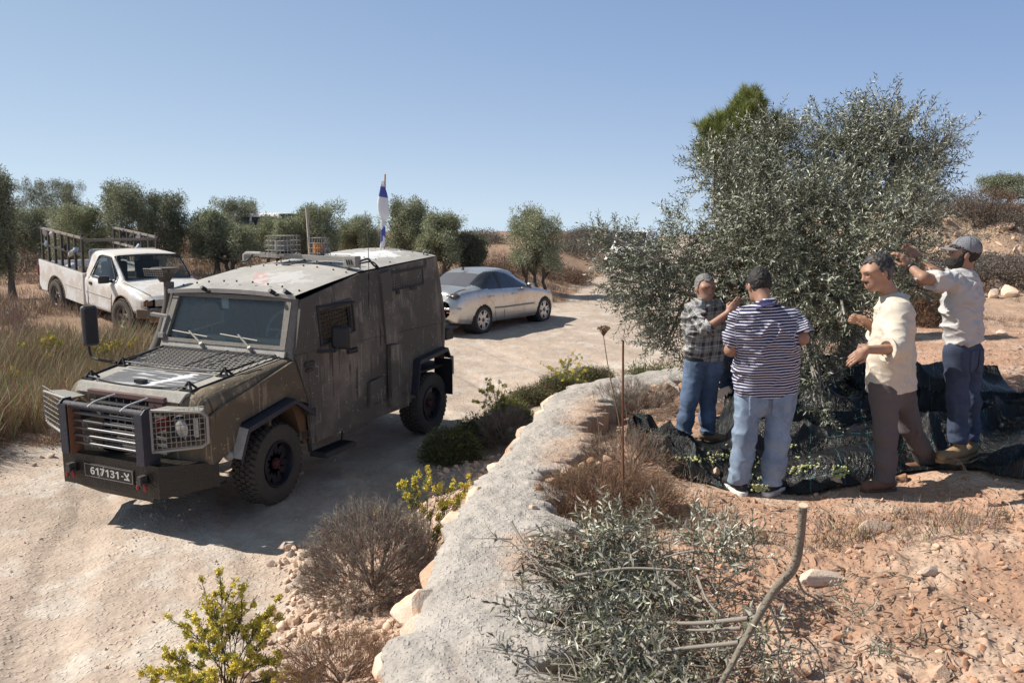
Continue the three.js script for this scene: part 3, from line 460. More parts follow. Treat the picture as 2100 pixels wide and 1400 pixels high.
    // light bar across the roof, with its two end boxes
    const y = 2.235, rb = [pipe([V(-0.74, 2.13, 0.0), V(-0.735, y - 0.01, 0.0), V(-0.70, y + 0.005, 0.0), V(-0.5, y + 0.005, 0.0)], 0.028, 20, 8), bar(V(-0.5, y, 0), V(0.66, y - 0.03, 0), 0.05, 0.06), box(0.735, y - 0.055, 0.0, 0.16, 0.12, 0.10, 0.01)];
    mesh('roof_bar', rb, paleM, W); each('loudhailer_slot', [[-0.03, 0], [0, 0], [0.03, 0]].map(([x]) => bar(V(0.728 + x, y - 0.03, 0.053), V(0.742 + x, y - 0.085, 0.053), 0.012, 0.006)), black, W);
    each('cable', [pipe([V(0.8, y - 0.06, 0.0), V(0.83, y - 0.03, -0.15), V(0.80, 2.13, -0.3), V(0.835, 2.06, -0.4), V(0.86, 1.9, -0.42), V(0.87, 1.4, -0.36)], 0.011, 40, 5), pipe([V(0.8, y - 0.08, 0.01), V(0.85, y - 0.06, -0.15), V(0.815, 2.14, -0.32), V(0.845, 2.0, -0.44)], 0.009, 30, 5), pipe([V(-0.2, y - 0.03, 0.03), V(-0.1, 2.14, 0.12), V(0.05, 2.15, 0.12), V(0.14, y - 0.04, 0.03)], 0.008, 20, 5), pipe([V(-0.72, 2.15, 0.08), V(-0.66, 2.17, 0.05), V(-0.6, y, 0.03)], 0.012, 14, 5)], black, W);
    // two caged beacons
    const beacon = (x, z, yb, r, h, lens, cagew, capM) => {
      const g = new THREE.Group(); g.name = 'beacon'; W.add(g); g.position.set(x, yb, z);
      mesh('lens', new THREE.CylinderGeometry(r * 0.94, r, h, 20, 1).translate(0, 0.06 + h / 2, 0), lens, g); mesh('base', new THREE.CylinderGeometry(r * 0.9, r * 1.05, 0.06, 18).translate(0, 0.03, 0), capM, g); mesh('lid', new THREE.CylinderGeometry(r, r * 0.96, 0.014, 18).translate(0, 0.067 + h, 0), capM, g);
      const w = cagew / 2, H = h + 0.105, c = (a, y, b) => V(a * w, y, b * w), cg = []; for (const [a, b, a2, b2] of [[-1, -1, 1, -1], [1, -1, 1, 1], [1, 1, -1, 1], [-1, 1, -1, -1]]) cg.push(wires(c(a, 0, b), c(a2, 0, b2), c(a, H, b), 5, 4, 0.005)); cg.push(wires(c(-1, H, -1), c(1, H, -1), c(-1, H, 1), 3, 3, 0.005)); mesh('cage', cg, paleM, g); return g;
    };
    beacon(-0.24, -0.06, 2.235, 0.092, 0.105, std(0.17, 0.18, 0.175, 0.5), 0.27, black);
    beacon(0.225, -0.1, 2.205, 0.062, 0.115, new THREE.MeshPhysicalMaterial({ color: new THREE.Color().setRGB(0.82, 0.29, 0.02), roughness: 0.3, transmission: 0.25, thickness: 0 }), 0.17, black);
    mesh('wooden_stick', rod(V(0.135, 2.2, -0.06), V(0.085, 2.75, -0.09), 0.016, 0.014), std(0.42, 0.36, 0.30, 0.8), W);
    mesh('whip_antenna', [rod(V(0.86, 0.62, -0.05), V(0.87, 1.3, -0.07), 0.012), pipe([V(0.87, 1.3, -0.07), V(0.86, 2.0, -0.12), V(0.73, 2.5, -0.3), V(0.62, 2.72, -0.42)], 0.0045, 30, 4)], black, W);
    const fy = rt(0.12, -1.52).y; const F = thing('flag', 'blue and white flag hanging from a wooden pole on the military vehicle', 'flag'); F.position.copy(W.localToWorld ? V(0.12, fy, -1.52).applyMatrix4(W.matrix) : V(0, 0, 0)); F.rotation.y = -0.4345;
    mesh('pole', rod(V(0, 0, 0), V(0.04, 0.93, 0), 0.013, 0.011, 8), std(0.5, 0.34, 0.22, 0.8), F);
    const NUu = 60, NVv = 26, fp = [], fu = [], fi = [];            // cloth hanging in folds from the pole
    for (let i = 0; i <= NUu; i++) for (let k = 0; k <= NVv; k++) { const h = 0.86 - 0.74 * i / NUu, t = k / NVv, fl = 0.03 + 0.045 * Math.sin(h * 9 + 1) + 0.03 * Math.sin(h * 23), wv = t * 7 + h * 5, out = (0.013 + t * (0.022 + 0.05 * sstep(0.85, 0.62, h) * sstep(0.3, 0.62, h)));
      fp.push(0.042 * h / 0.93 - out * Math.cos(wv * 0.9) * 1.0 - 0.03 * t * sstep(0.5, 0.7, h), h - t * (0.09 + 0.05 * Math.sin(h * 14)), 0.015 + out * Math.sin(wv) * 0.7 + fl * t * 0.4); fu.push(t, i / NUu);
      if (i && k) { const q = i * (NVv + 1) + k, o = q - NVv - 1; fi.push(o - 1, o, q, o - 1, q, q - 1); } }
    const fg = new THREE.BufferGeometry(); fg.setAttribute('position', new THREE.Float32BufferAttribute(fp, 3)); fg.setAttribute('uv', new THREE.Float32BufferAttribute(fu, 2)); fg.setIndex(fi); fg.computeVertexNormals();
    const fc = document.createElement('canvas'); fc.width = 256; fc.height = 256; const x2 = fc.getContext('2d'); x2.fillStyle = '#e8e8ea'; x2.fillRect(0, 0, 256, 256); x2.fillStyle = '#5560ac'; x2.fillRect(0, 18, 256, 36); x2.fillRect(0, 196, 256, 36); x2.strokeStyle = '#5560ac'; x2.lineWidth = 9; for (const s of [1, -1]) { x2.beginPath(); for (let k = 0; k < 3; k++) { const a = k / 3 * 6.283 - s * 1.571; x2[k ? 'lineTo' : 'moveTo'](128 + 46 * Math.cos(a), 128 + 46 * Math.sin(a)); } x2.closePath(); x2.stroke(); }
    const ft = new THREE.CanvasTexture(fc); ft.colorSpace = THREE.SRGBColorSpace; ft.flipY = false; mesh('cloth', fg, new THREE.MeshPhysicalMaterial({ map: ft, roughness: 0.9, side: THREE.DoubleSide, transmission: 0.2, thickness: 0 }), F);
  }
  for (const [x, z] of [[-0.29, 1.02], [0.58, 1.02], [0.74, 1.0]]) mesh('washer_nozzle', [rod(V(x, 1.905, z - 0.02), V(x - 0.02, 1.955, z + 0.06), 0.02, 0.022, 10), rod(V(x, 1.90, z), V(x + 0.05, 1.915, z + 0.02), 0.012)], black, W);
  // front end: bumper, bull bar, grille, lamps, guards, shackles, plate
  const bumperPts = [[-0.88, 2.14], [-0.58, 2.50], [0.58, 2.50], [0.88, 2.14]];
  { const g = []; for (let i = 0; i < 3; i++) { const [x0, z0] = bumperPts[i], [x1, z1] = bumperPts[i + 1], yb = x => Math.abs(x) > 0.8 ? 0.40 : 0.345, yt = x => Math.abs(x) > 0.8 ? 0.60 : 0.625;
      g.push(plate([[x0, yb(x0), z0], [x1, yb(x1), z1], [x1, yt(x1), z1], [x0, yt(x0), z0]], 0.02)); g.push(plate([[x0, yb(x0), z0 - 0.002], [x0 * 0.93, yb(x0) - 0.02, z0 - 0.14], [x1 * 0.93, yb(x1) - 0.02, z1 - 0.14], [x1, yb(x1), z1 - 0.002]], 0.02)); }
    g.push(plate([[-0.58, 0.624, 2.498], [0.58, 0.624, 2.498], [0.88, 0.60, 2.14], [0.8, 0.60, 2.02], [-0.8, 0.60, 2.02], [-0.88, 0.60, 2.14]], 0.01)); mesh('bumper', boxUV(merge(g)), std(0.085, 0.08, 0.078, 0.42, { map: sideMap, bumpMap: scratch, bumpScale: 0.006, color: new THREE.Color().setRGB(0.085, 0.085, 0.095) }), W); }
  mesh('bumper_valance', [plate([[-0.5, 0.34, 2.48], [0.5, 0.34, 2.48], [0.3, 0.24, 2.36], [-0.3, 0.24, 2.36]].reverse(), 0.01)], blackDust, W);
  { const c = document.createElement('canvas'); c.width = 512; c.height = 128; const x = c.getContext('2d'); x.fillStyle = '#141414'; x.fillRect(0, 0, 512, 128); x.strokeStyle = '#8f8b86'; x.lineWidth = 6; x.strokeRect(6, 6, 500, 116); x.fillStyle = '#c9c5bd'; x.font = 'bold 96px sans-serif'; x.textAlign = 'left'; x.fillText('617131', 62, 99); x.fillRect(392, 62, 22, 10);
    x.strokeStyle = '#c9c5bd'; x.lineWidth = 14; x.beginPath(); x.moveTo(424, 30); x.lineTo(466, 92); x.lineTo(420, 92); x.moveTo(468, 30); x.quadraticCurveTo(468, 56, 444, 60); x.stroke(); x.strokeStyle = '#a8a29a'; x.lineWidth = 6; x.beginPath(); x.moveTo(150, 120); x.quadraticCurveTo(190, 60, 214, 4); x.stroke();
    const R = mulberry(9); x.fillStyle = 'rgba(150,140,125,.5)'; for (let k = 0; k < 160; k++) x.fillRect(R() * 512, R() * 128, 1 + R() * 4, 1 + R() * 3);
    const t = new THREE.CanvasTexture(c); t.colorSpace = THREE.SRGBColorSpace; const g = new THREE.BoxGeometry(0.60, 0.125, 0.008); g.translate(0.0, 0.495, 2.506);
    const o = mesh('licence_plate', g, blackDust, W); const q = new THREE.PlaneGeometry(0.59, 0.118); q.translate(0, 0.495, 2.5125); mesh('lettering', q, new THREE.MeshStandardMaterial({ map: t, roughness: 0.6 }), o); }
  for (const x of [-0.43, 0.43]) { const s = mesh('shackle', [new THREE.TorusGeometry(0.042, 0.013, 8, 16, 4.2).rotateZ(-0.52).translate(x, 0.44, 2.545)], redM, W); mesh('bracket', [box(x, 0.50, 2.535, 0.05, 0.08, 0.07, 0.008), rod(V(x - 0.05, 0.48, 2.545), V(x + 0.05, 0.48, 2.545), 0.012)], blackDust, s); }
  { const b = new THREE.Group(); b.name = 'bull_bar'; W.add(b);
    for (const s of [1, -1]) mesh('upright', [plate(P(s, [[0.50, 0.63, 2.48], [0.50, 0.63, 2.56], [0.50, 1.06, 2.56], [0.50, 1.10, 2.52], [0.50, 1.10, 2.44], [0.50, 0.63, 2.40]].reverse()), 0.012), plate(P(s, [[0.49, 0.63, 2.56], [0.41, 0.63, 2.56], [0.41, 1.06, 2.56], [0.49, 1.06, 2.56]].reverse()), 0.012)], navy, b);
    for (const s of [1, -1]) mesh('upright', [plate(P(s, [[0.405, 0.63, 2.42], [0.405, 0.63, 2.545], [0.405, 1.06, 2.545], [0.405, 1.09, 2.44]].reverse()), 0.01)], rustM, b);
    mesh('top_tube', [pipe([V(-0.47, 1.055, 2.51), V(0.47, 1.055, 2.51)], 0.03, 8, 12)], navy, b);
    for (const y of [0.985, 0.92, 0.855, 0.79, 0.725]) mesh('bar', rod(V(-0.46, y, 2.50), V(0.46, y, 2.50), 0.0135, 0.0135, 8), std(0.12, 0.12, 0.13, 0.4, { metalness: 0.5 }), b);
    each('strap', [[-0.15], [0.24]].map(([x]) => pipe([V(x, 1.06, 2.545), V(x + 0.02, 1.10, 2.48), V(x + 0.05, 1.13, 2.31)], 0.009, 10, 5)), std(0.6, 0.59, 0.57, 0.8), b);
    for (const s of [1, -1]) { const z0 = 2.47, z1 = 2.36, q = [V(s * 0.50, 0.73, z0), V(s * 0.93, 0.80, z1), V(s * 0.985, 0.84, z1 - 0.02), V(s * 0.985, 1.05, z1 - 0.02), V(s * 0.95, 1.09, z1), V(s * 0.50, 1.08, z0)];
      mesh('lamp_guard', [ring(q, 0.013, 8), wires(V(s * 0.50, 0.75, z0), V(s * 0.975, 0.82, z1), V(s * 0.50, 1.07, z0), 11, 7, 0.0034), plate(P(s, [[0.5, 1.085, z0], [0.95, 1.095, z1], [0.85, 1.09, 2.24], [0.5, 1.085, 2.3]]), 0.008)], wireM, b); } }
  { mesh('radiator_opening', [box(0, 0.85, 2.20, 0.86, 0.50, 0.06)], inside, W); mesh('bonnet_lip', boxUV(merge([box(0, 1.12, 2.275, 0.94, 0.05, 0.05, 0.01), box(0.36, 1.085, 2.28, 0.16, 0.10, 0.03)])), std(0.16, 0.09, 0.08, 0.75, { map: gritMap }), W);
    for (let k = 0; k < 7; k++) mesh('grille_slat', box(0, 0.665 + k * 0.062, 2.262, 0.90, 0.024, 0.05), std(0.17, 0.165, 0.155, 0.7), W);
    mesh('grille_mesh', wires(V(-0.40, 0.63, 2.275), V(0.40, 0.63, 2.275), V(-0.40, 1.08, 2.275), 9, 0, 0.006), wireM, W); }
  for (const s of [1, -1]) { const l = mesh('headlight', [new THREE.SphereGeometry(0.095, 20, 12, 0, 6.29, 0, 1.2).rotateX(Math.PI / 2).scale(1, 1, 0.55).translate(s * 0.61, 0.895, 2.235)], new THREE.MeshPhysicalMaterial({ color: new THREE.Color().setRGB(0.55, 0.54, 0.52), roughness: 0.25, metalness: 0.3, clearcoat: 1 }), W); mesh('lamp_ring', [new THREE.TorusGeometry(0.098, 0.018, 8, 24).translate(s * 0.61, 0.895, 2.262), box(s * 0.61, 0.895, 2.25, 0.26, 0.25, 0.022, 0.01)], black, l);
    mesh('indicator', [box(s * 0.78, 0.92, 2.262, 0.05, 0.16, 0.03, 0.01)], std(0.5, 0.47, 0.42, 0.4), W); mesh('indicator_frame', [box(s * 0.78, 0.92, 2.252, 0.085, 0.20, 0.024, 0.01)], black, W); mesh('guard_bracket', [box(s * 0.47, 0.93, 2.36, 0.02, 0.10, 0.18)], s > 0 ? std(0.16, 0.03, 0.03, 0.8) : blackDust, W); }
  // wheel flares, mud flaps, step
  for (const s of [1, -1]) {
    const fl = (pts, w, x) => { const g = []; for (let i = 0; i < pts.length - 1; i++) { const [z0, y0] = pts[i], [z1, y1] = pts[i + 1]; g.push(plate(P(s, [[0.84, y0, z0], [x, y0 - 0.01, z0], [x, y1 - 0.01, z1], [0.84, y1, z1]]), 0.012)); g.push(plate(P(s, [[x, y0 - 0.01, z0], [x, y0 - 0.055, z0], [x, y1 - 0.055, z1], [x, y1 - 0.01, z1]]), 0.008)); } return g; };
    mesh('wheel_flare', boxUV(merge(fl([[1.98, 0.60], [1.87, 0.86], [1.26, 0.985], [0.98, 0.80]], 0.12, 0.985))), navy, W);
    mesh('flare_end', [boxUV(plate(P(s, [[0.86, 0.60, 1.995], [0.975, 0.60, 1.99], [0.975, 0.84, 1.885], [0.86, 0.85, 1.885]]), 0.014)), new THREE.SphereGeometry(0.045, 8, 6).translate(s * 0.86, 0.62, 2.0)], paleM, W);
    mesh('wheel_flare', boxUV(merge(fl([[-0.86, 0.59], [-0.94, 1.0], [-1.60, 1.06], [-1.68, 0.92]], 0.12, 0.985))), navy, W);
    mesh('mud_flap', [box(s * 0.84, 0.66, -1.72, 0.26, 0.46, 0.012)], black, W); mesh('rear_corner_tube', [rod(V(s * 0.82, 0.92, -1.72), V(s * 0.99, 0.92, -1.70), 0.014), rod(V(s * 0.99, 0.92, -1.70), V(s * 0.99, 0.70, -1.70), 0.012)], wireM, W);
    mesh('inner_arch', [box(s * 0.62, 0.80, -1.4, 0.44, 0.03, 0.95), box(s * 0.42, 0.72, -1.4, 0.03, 0.6, 1.0)], inside, W);
    const arch = plate(P(s, [[0.83, 0.46, 0.95], [0.83, 0.46, 1.0], [0.83, 0.82, 1.12], [0.83, 0.97, 1.26], [0.83, 0.97, 1.1], [0.83, 0.85, 0.95]].reverse()), 0.2); mesh('arch_liner', arch, std(0.17, 0.10, 0.06, 0.95, { map: gritMap }), W);
    const st = mesh('step', [box(s * 0.94, 0.345, 0.68, 0.20, 0.05, 0.50, 0.008)], blackDust, W); mesh('tread_plate', [wires(V(s * 0.88, 0.373, 0.46), V(s * 0.88, 0.373, 0.90), V(s * 1.02, 0.373, 0.46), 22, 2, 0.004)], black, st); each('step_bracket', [rod(V(s * 0.86, 0.37, 0.44), V(s * 0.86, 0.62, 0.40), 0.014), rod(V(s * 0.84, 0.37, 0.92), V(s * 0.84, 0.5, 0.94), 0.02)], black, st);
  }
  mesh('rear_bracket', [box(0.84, 1.19, -1.80, 0.12, 0.14, 0.18, 0.01), box(0.84, 1.265, -1.83, 0.2, 0.02, 0.26), box(-0.84, 1.19, -1.80, 0.12, 0.14, 0.18, 0.01), box(0, 0.6, -1.82, 1.6, 0.1, 0.12), box(0.4, 1.4, -1.78, 0.7, 0.7, 0.15, 0.02)], blackDust, W);
  // snorkel on the right wing
  mesh('snorkel', [limb([V(-0.86, 1.2, 1.28), V(-0.90, 1.38, 1.12), V(-0.93, 1.6, 0.99), V(-0.93, 1.82, 0.93), V(-0.93, 1.98, 0.92)], [0.065, 0.062, 0.056, 0.05, 0.052], 10, 5), new THREE.CylinderGeometry(0.13, 0.05, 0.13, 14).translate(-0.95, 2.045, 0.95), new THREE.CylinderGeometry(0.135, 0.135, 0.02, 14).translate(-0.95, 2.118, 0.95)], std(0.20, 0.19, 0.18, 0.8, { map: sideMap, color: new THREE.Color().setRGB(0.8, 0.8, 0.85) }), W);
  mesh('snorkel_mesh', [wires(V(-1.08, 2.05, 1.085), V(-0.82, 2.05, 1.085), V(-1.08, 2.12, 1.1), 8, 3, 0.004)], wireM, W);
  mesh('hinge_bracket', [bar(V(-0.76, 1.64, 1.10), V(-0.98, 1.66, 1.12), 0.03, 0.045), bar(V(-0.80, 1.48, 1.16), V(-0.78, 1.66, 1.10), 0.03, 0.03), box(-0.79, 1.46, 1.17, 0.07, 0.05, 0.05)], paleM, W);
  // mirrors
  mesh('mirror_arm', [pipe([V(-0.80, 1.26, 1.72), V(-1.0, 1.27, 1.73), V(-1.12, 1.29, 1.73), V(-1.155, 1.36, 1.73), V(-1.155, 1.55, 1.73)], 0.014, 30, 6)], blackDust, W);
  { const m = mesh('mirror', [box(0, 0, 0, 0.15, 0.40, 0.075, 0.035)].map(g => g.rotateY(1.25).translate(-1.12, 1.60, 1.73)), std(0.10, 0.095, 0.09, 0.6, { map: gritMap }), W); mesh('mirror_back', [box(0, 0, 0, 0.11, 0.35, 0.02, 0.008)].map(g => g.translate(0, 0, 0.036).rotateY(1.25).translate(-1.12, 1.60, 1.73)), black, m); }
  { const m = mesh('mirror', [box(0, 0, 0, 0.19, 0.23, 0.09, 0.035)].map(g => g.rotateY(0.35).translate(1.03, 1.47, 0.62)), black, W); mesh('mirror_arm', [bar(V(0.87, 1.35, 0.84), V(1.02, 1.35, 0.70), 0.03, 0.02), rod(V(1.02, 1.35, 0.70), V(1.02, 1.42, 0.63), 0.014)], blackDust, m); }
  // inside
  mesh('dashboard', [box(0, 1.36, 0.92, 1.5, 0.2, 0.3, 0.04)], inside, W);
  mesh('steering_wheel', [new THREE.TorusGeometry(0.2, 0.018, 8, 32).rotateX(-0.35).translate(0.40, 1.52, 0.72), rod(V(0.40, 1.52, 0.72), V(0.40, 1.36, 0.95), 0.03), rod(V(0.22, 1.52, 0.72), V(0.58, 1.52, 0.72), 0.015)], std(0.26, 0.26, 0.265, 0.6), W);
  for (const s of [1, -1]) mesh('seat', [box(s * 0.4, 1.0, 0.12, 0.5, 0.16, 0.5, 0.05), box(s * 0.4, 1.35, -0.12, 0.48, 0.75, 0.13, 0.05), box(s * 0.4, 1.76, -0.13, 0.26, 0.2, 0.1, 0.04)], std(0.11, 0.11, 0.112, 0.9), W);
  mesh('paper_sticker', [box(-0.10, 1.80, 0.985, 0.09, 0.11, 0.002)].map(g => g), std(0.55, 0.55, 0.53, 0.8), W);
  const rimM = std(0.03, 0.03, 0.042, 0.45, { metalness: 0.3 });
  const proto = makeWheel({ tyre: tyreShape(0.38, 0.27, 0.215, 5, 40), tyreMat: std(0.082, 0.074, 0.066, 0.93, { map: gritMap }), rimShape: merge([lathe([[0.216, 0.125], [0.208, 0.13], [0.20, 0.11], [0.19, 0.05], [0.185, -0.1], [0.1, -0.1]], 40), spokes(6, 0.05, 0.195, 0.085, 0.05, 0.055, 0.02, 0.034), new THREE.TorusGeometry(0.206, 0.007, 6, 40).rotateY(Math.PI / 2).translate(0.128, 0, 0)]), rimMat: rimM, hubShape: merge([new THREE.CylinderGeometry(0.05, 0.06, 0.05, 18).rotateZ(-Math.PI / 2).translate(0.075, 0, 0), ...[0, 1, 2, 3, 4].map(k => new THREE.CylinderGeometry(0.009, 0.009, 0.02, 6).rotateZ(Math.PI / 2).translate(0.112, 0.042 * Math.cos(k * 1.257), 0.042 * Math.sin(k * 1.257)))]), hubMat: std(0.085, 0.02, 0.022, 0.7) });
  putWheels(W, proto, 0.735, [1.397, -1.397], 0.375, 0.10);
}

// ---------------------------------------------------------------- civilian vehicles: bodies lofted through cross-sections (z forward, right-hand side at -x)
function inside2(poly, x, y) { let c = false; for (let i = 0, j = poly.length - 1; i < poly.length; j = i++) { const [xi, yi] = poly[i], [xj, yj] = poly[j]; if ((yi > y) !== (yj > y) && x < (xj - xi) * (y - yi) / (yj - yi) + xi) c = !c; } return c; }
function loftBody(z0, z1, nz, section, classify, per = 7) {        // classify(x, y, z) -> part name or null; returns { part: geometry }
  const rows = [];
  for (let i = 0; i <= nz; i++) {
    const z = lerp(z0, z1, i / nz), c = section(z), pts = [];
    for (let k = 0; k < c.length - 1; k++) for (let m = 0; m < per; m++) {
      const t = m / per, p0 = c[Math.max(0, k - 1)], p1 = c[k], p2 = c[k + 1], p3 = c[Math.min(c.length - 1, k + 2)];
      const f = q => 0.5 * (2 * p1[q] + (p2[q] - p0[q]) * t + (2 * p0[q] - 5 * p1[q] + 4 * p2[q] - p3[q]) * t * t + (3 * p1[q] - p0[q] - 3 * p2[q] + p3[q]) * t * t * t);
      pts.push([Math.max(0, f(0)), f(1)]);
    }
    pts.push(c[c.length - 1]); rows.push(pts.map(([x, y]) => [x, y, z]));
  }
  const m = rows[0].length, out = {}, all = [], P = (i, k, s) => { const [x, y, z] = rows[i][k]; return [s * x, y, z]; };
  for (const s of [1, -1]) { const base = all.length / 3; for (let i = 0; i <= nz; i++) for (let k = 0; k < m; k++) all.push(...P(i, k, s)); 
    for (let i = 0; i < nz; i++) for (let k = 0; k < m - 1; k++) {
      const q = [[i, k], [i + 1, k], [i, k + 1], [i + 1, k + 1]].map(([a, b]) => rows[a][b]), cx = (q[0][0] + q[3][0]) / 2, cy = (q[0][1] + q[3][1]) / 2, cz = (q[0][2] + q[3][2]) / 2;
      const nm = classify(cx, cy, cz, s); if (!nm) continue; const a = base + i * m + k, b = a + m, id = out[/side_window|pillar|front_window|rear_window/.test(nm) ? nm + (s > 0 ? '|l' : '|r') : nm] ??= [];
      if (s > 0) id.push(a, b, a + 1, b, b + 1, a + 1); else id.push(a, a + 1, b, b, a + 1, b + 1);
    } }
  const whole = new THREE.BufferGeometry(); whole.setAttribute('position', new THREE.Float32BufferAttribute(all, 3)); whole.setIndex(Object.values(out).flat()); whole.computeVertexNormals();
  const res = {}; for (const nm in out) { const g = whole.clone(); g.setIndex(out[nm]); res[nm] = boxUV(g); } return res;
}
const chrome = std(0.55, 0.55, 0.55, 0.25, { metalness: 0.9 }), darkPlastic = std(0.03, 0.03, 0.032, 0.6), carInside = std(0.022, 0.022, 0.025, 0.9);
const tint = new THREE.MeshPhysicalMaterial({ color: new THREE.Color().setRGB(0.035, 0.035, 0.045), roughness: 0.06, metalness: 0, clearcoat: 0.4, side: THREE.DoubleSide });
const clearGlass = new THREE.MeshPhysicalMaterial({ color: new THREE.Color().setRGB(0.75, 0.8, 0.8), roughness: 0.05, transmission: 1, thickness: 0, side: THREE.DoubleSide });
const dirtBlend = (base, dirt, s) => texture(512, (u, v) => { const a = fbm2(u * 4, v * 4, 5, s, 4), b = fbm2(u * 30, v * 30, 3, s + 1, 30), k = sstep(0.47, 0.68, a * 0.75 + b * 0.25) * 0.6; return base.map((q, i) => lerp(q, dirt[i], k)); }, true, 0.7);

{ // silver saloon
  const C = thing('silver_car', 'dusty silver four-door saloon car parked on the pale dirt road behind the military vehicle', 'car', [-0.617, 0.075, -19.63], 2.5504);
  const top = ctable([[-2.26, 0.80], [-2.2, 0.97], [-2.1, 1.025], [-1.62, 1.05], [-1.45, 1.10], [-1.0, 1.34], [-0.75, 1.405], [-0.45, 1.435], [-0.1, 1.425], [0.15, 1.375], [0.5, 1.20], [0.98, 0.945], [1.3, 0.89], [1.8, 0.78], [2.05, 0.66], [2.16, 0.54]]);
  const w = ctable([[-2.26, 0.62], [-2.15, 0.76], [-1.9, 0.83], [-1.3, 0.872], [0, 0.872], [1.3, 0.862], [1.75, 0.82], [2.05, 0.66], [2.16, 0.48]]);
  const belt = ctable([[-2.26, 0.76], [-2.0, 0.95], [-1.5, 0.985], [0.6, 0.92], [1.2, 0.84], [1.9, 0.70], [2.16, 0.5]]);
  const bot = ctable([[-2.26, 0.42], [-2.1, 0.30], [-1.7, 0.24], [1.6, 0.19], [2.0, 0.2], [2.16, 0.3]]);
  const section = z => { const T = top(z), W = w(z), b = Math.min(belt(z), T - 0.02), y0 = bot(z), h = T - b, wr = Math.min(W - 0.1, lerp(W * 0.70, 0.585, clamp(h / 0.35)));
    return [[0, y0], [W - 0.16, y0], [W - 0.05, y0 + 0.05], [W - 0.015, lerp(y0, b, 0.25)], [W, lerp(y0, b, 0.55)], [W - 0.012, lerp(y0, b, 0.82)], [W - 0.05, b], [lerp(W - 0.06, wr, 0.45), b + h * 0.5], [wr + 0.015, T - 0.075 * clamp(h / 0.3)], [wr - 0.13, T - 0.012], [0, T + 0.012]]; };
  const win = [[-1.48, 1.17], [-1.30, 1.01], [0.60, 0.945], [0.25, 1.13], [-0.12, 1.30], [-0.45, 1.365], [-0.80, 1.375], [-1.18, 1.31]];
  const body = loftBody(-2.26, 2.16, 190, section, (x, y, z) => {
    for (const [az, r] of [[-1.32, 0.355], [1.32, 0.35]]) if (x > 0.5 && Math.hypot(z - az, y - 0.31) < r) return null;
    if (x > 0.5 && y > 0.93 && inside2(win, z, y)) return z > -0.66 && z < -0.54 ? 'window_pillar' : z > -0.6 ? 'front_window' : 'rear_window';
    const T = top(z); if (z > 0.2 && z < 0.93 && y > belt(z) + 0.05 && T - y < 0.14) return x < 0.60 ? 'windscreen' : 'body';
    if (z < -1.0 && z > -1.53 && y > 1.03 && x < 0.56 - (z < -1.48 ? 0.03 : 0)) return 'rear_screen';
    return 'body';
  }, 8);
  const paint = new THREE.MeshPhysicalMaterial({ map: dirtBlend([0.58, 0.57, 0.55], [0.44, 0.38, 0.31], 201), roughness: 0.3, metalness: 0.7, clearcoat: 0.25, clearcoatRoughness: 0.35, side: THREE.DoubleSide });
  for (const q in body) { const k = q.split('|')[0]; mesh(k, body[q], k === 'body' ? paint : k === 'window_pillar' ? darkPlastic : k === 'rear_screen' ? new THREE.MeshPhysicalMaterial({ color: new THREE.Color().setRGB(0.10, 0.10, 0.115), roughness: 0.4 }) : tint, C); }
  each('inner_arch', [[-1.32], [1.32]].flatMap(([z]) => [1, -1].map(s => new THREE.CylinderGeometry(0.37, 0.37, 0.34, 24).rotateZ(Math.PI / 2).translate(s * 0.665, 0.33, z))), carInside, C);
  mesh('underside', box(0, 0.3, 0, 1.3, 0.12, 3.8), carInside, C);
  const seam = (pts, r = 0.005) => pipe(pts.map(([y, z, o = 0]) => { const c = section(z); let x = 0.87; for (let k = 2; k < c.length - 1; k++) if (y >= c[k][1] && y <= c[k + 1][1]) x = lerp(c[k][0], c[k + 1][0], (y - c[k][1]) / (c[k + 1][1] - c[k][1])); return V(-x - 0.001 - o, y, z); }), r, 20, 4, false, 0.2);
  mesh('door_seam', seam([[0.98, -0.56], [0.8, -0.53], [0.5, -0.5], [0.27, -0.5]]), darkPlastic, C); mesh('door_seam', seam([[0.9, 0.72], [0.7, 0.80], [0.5, 0.86], [0.27, 0.86]]), darkPlastic, C); mesh('door_seam', seam([[1.0, -1.28], [0.85, -1.17], [0.68, -0.98], [0.5, -0.88], [0.27, -0.84]]), darkPlastic, C); mesh('sill_seam', seam([[0.27, -0.85], [0.255, 0], [0.255, 0.86]]), darkPlastic, C);
  mesh('side_moulding', [bar(V(-0.880, 0.56, -0.88), V(-0.882, 0.545, -0.52), 0.014, 0.035)], std(0.20, 0.19, 0.18, 0.5), C); mesh('side_moulding', [bar(V(-0.882, 0.545, -0.48), V(-0.876, 0.53, 0.80), 0.014, 0.035)], std(0.20, 0.19, 0.18, 0.5), C);
  for (const z of [-1.0, -0.06]) mesh('door_handle', [box(-0.875, 0.835, z, 0.03, 0.028, 0.19, 0.012)], paint, C);
  mesh('mirror', [new THREE.SphereGeometry(0.1, 12, 8).scale(0.9, 0.72, 0.6).translate(-0.93, 0.985, 0.50), box(-0.87, 0.95, 0.52, 0.1, 0.04, 0.07)], paint, C); mesh('mirror_glass', [box(-0.935, 0.985, 0.435, 0.12, 0.09, 0.01)], darkPlastic, C);
  for (const s of [1, -1]) { const l = mesh('tail_lamp', [new THREE.SphereGeometry(0.2, 24, 14).scale(1.05, 0.36, 0.62).rotateY(s * 0.60).translate(s * 0.61, 0.895, -2.09)], std(0.05, 0.045, 0.048, 0.25), C); each('lamp_ring', [[0.54, -2.225], [0.665, -2.165]].map(([x, z], i) => new THREE.TorusGeometry(0.048 - i * 0.006, 0.011, 8, 20).rotateY(s * (0.35 + i * 0.25)).translate(s * x, 0.90, z)), chrome, l); }
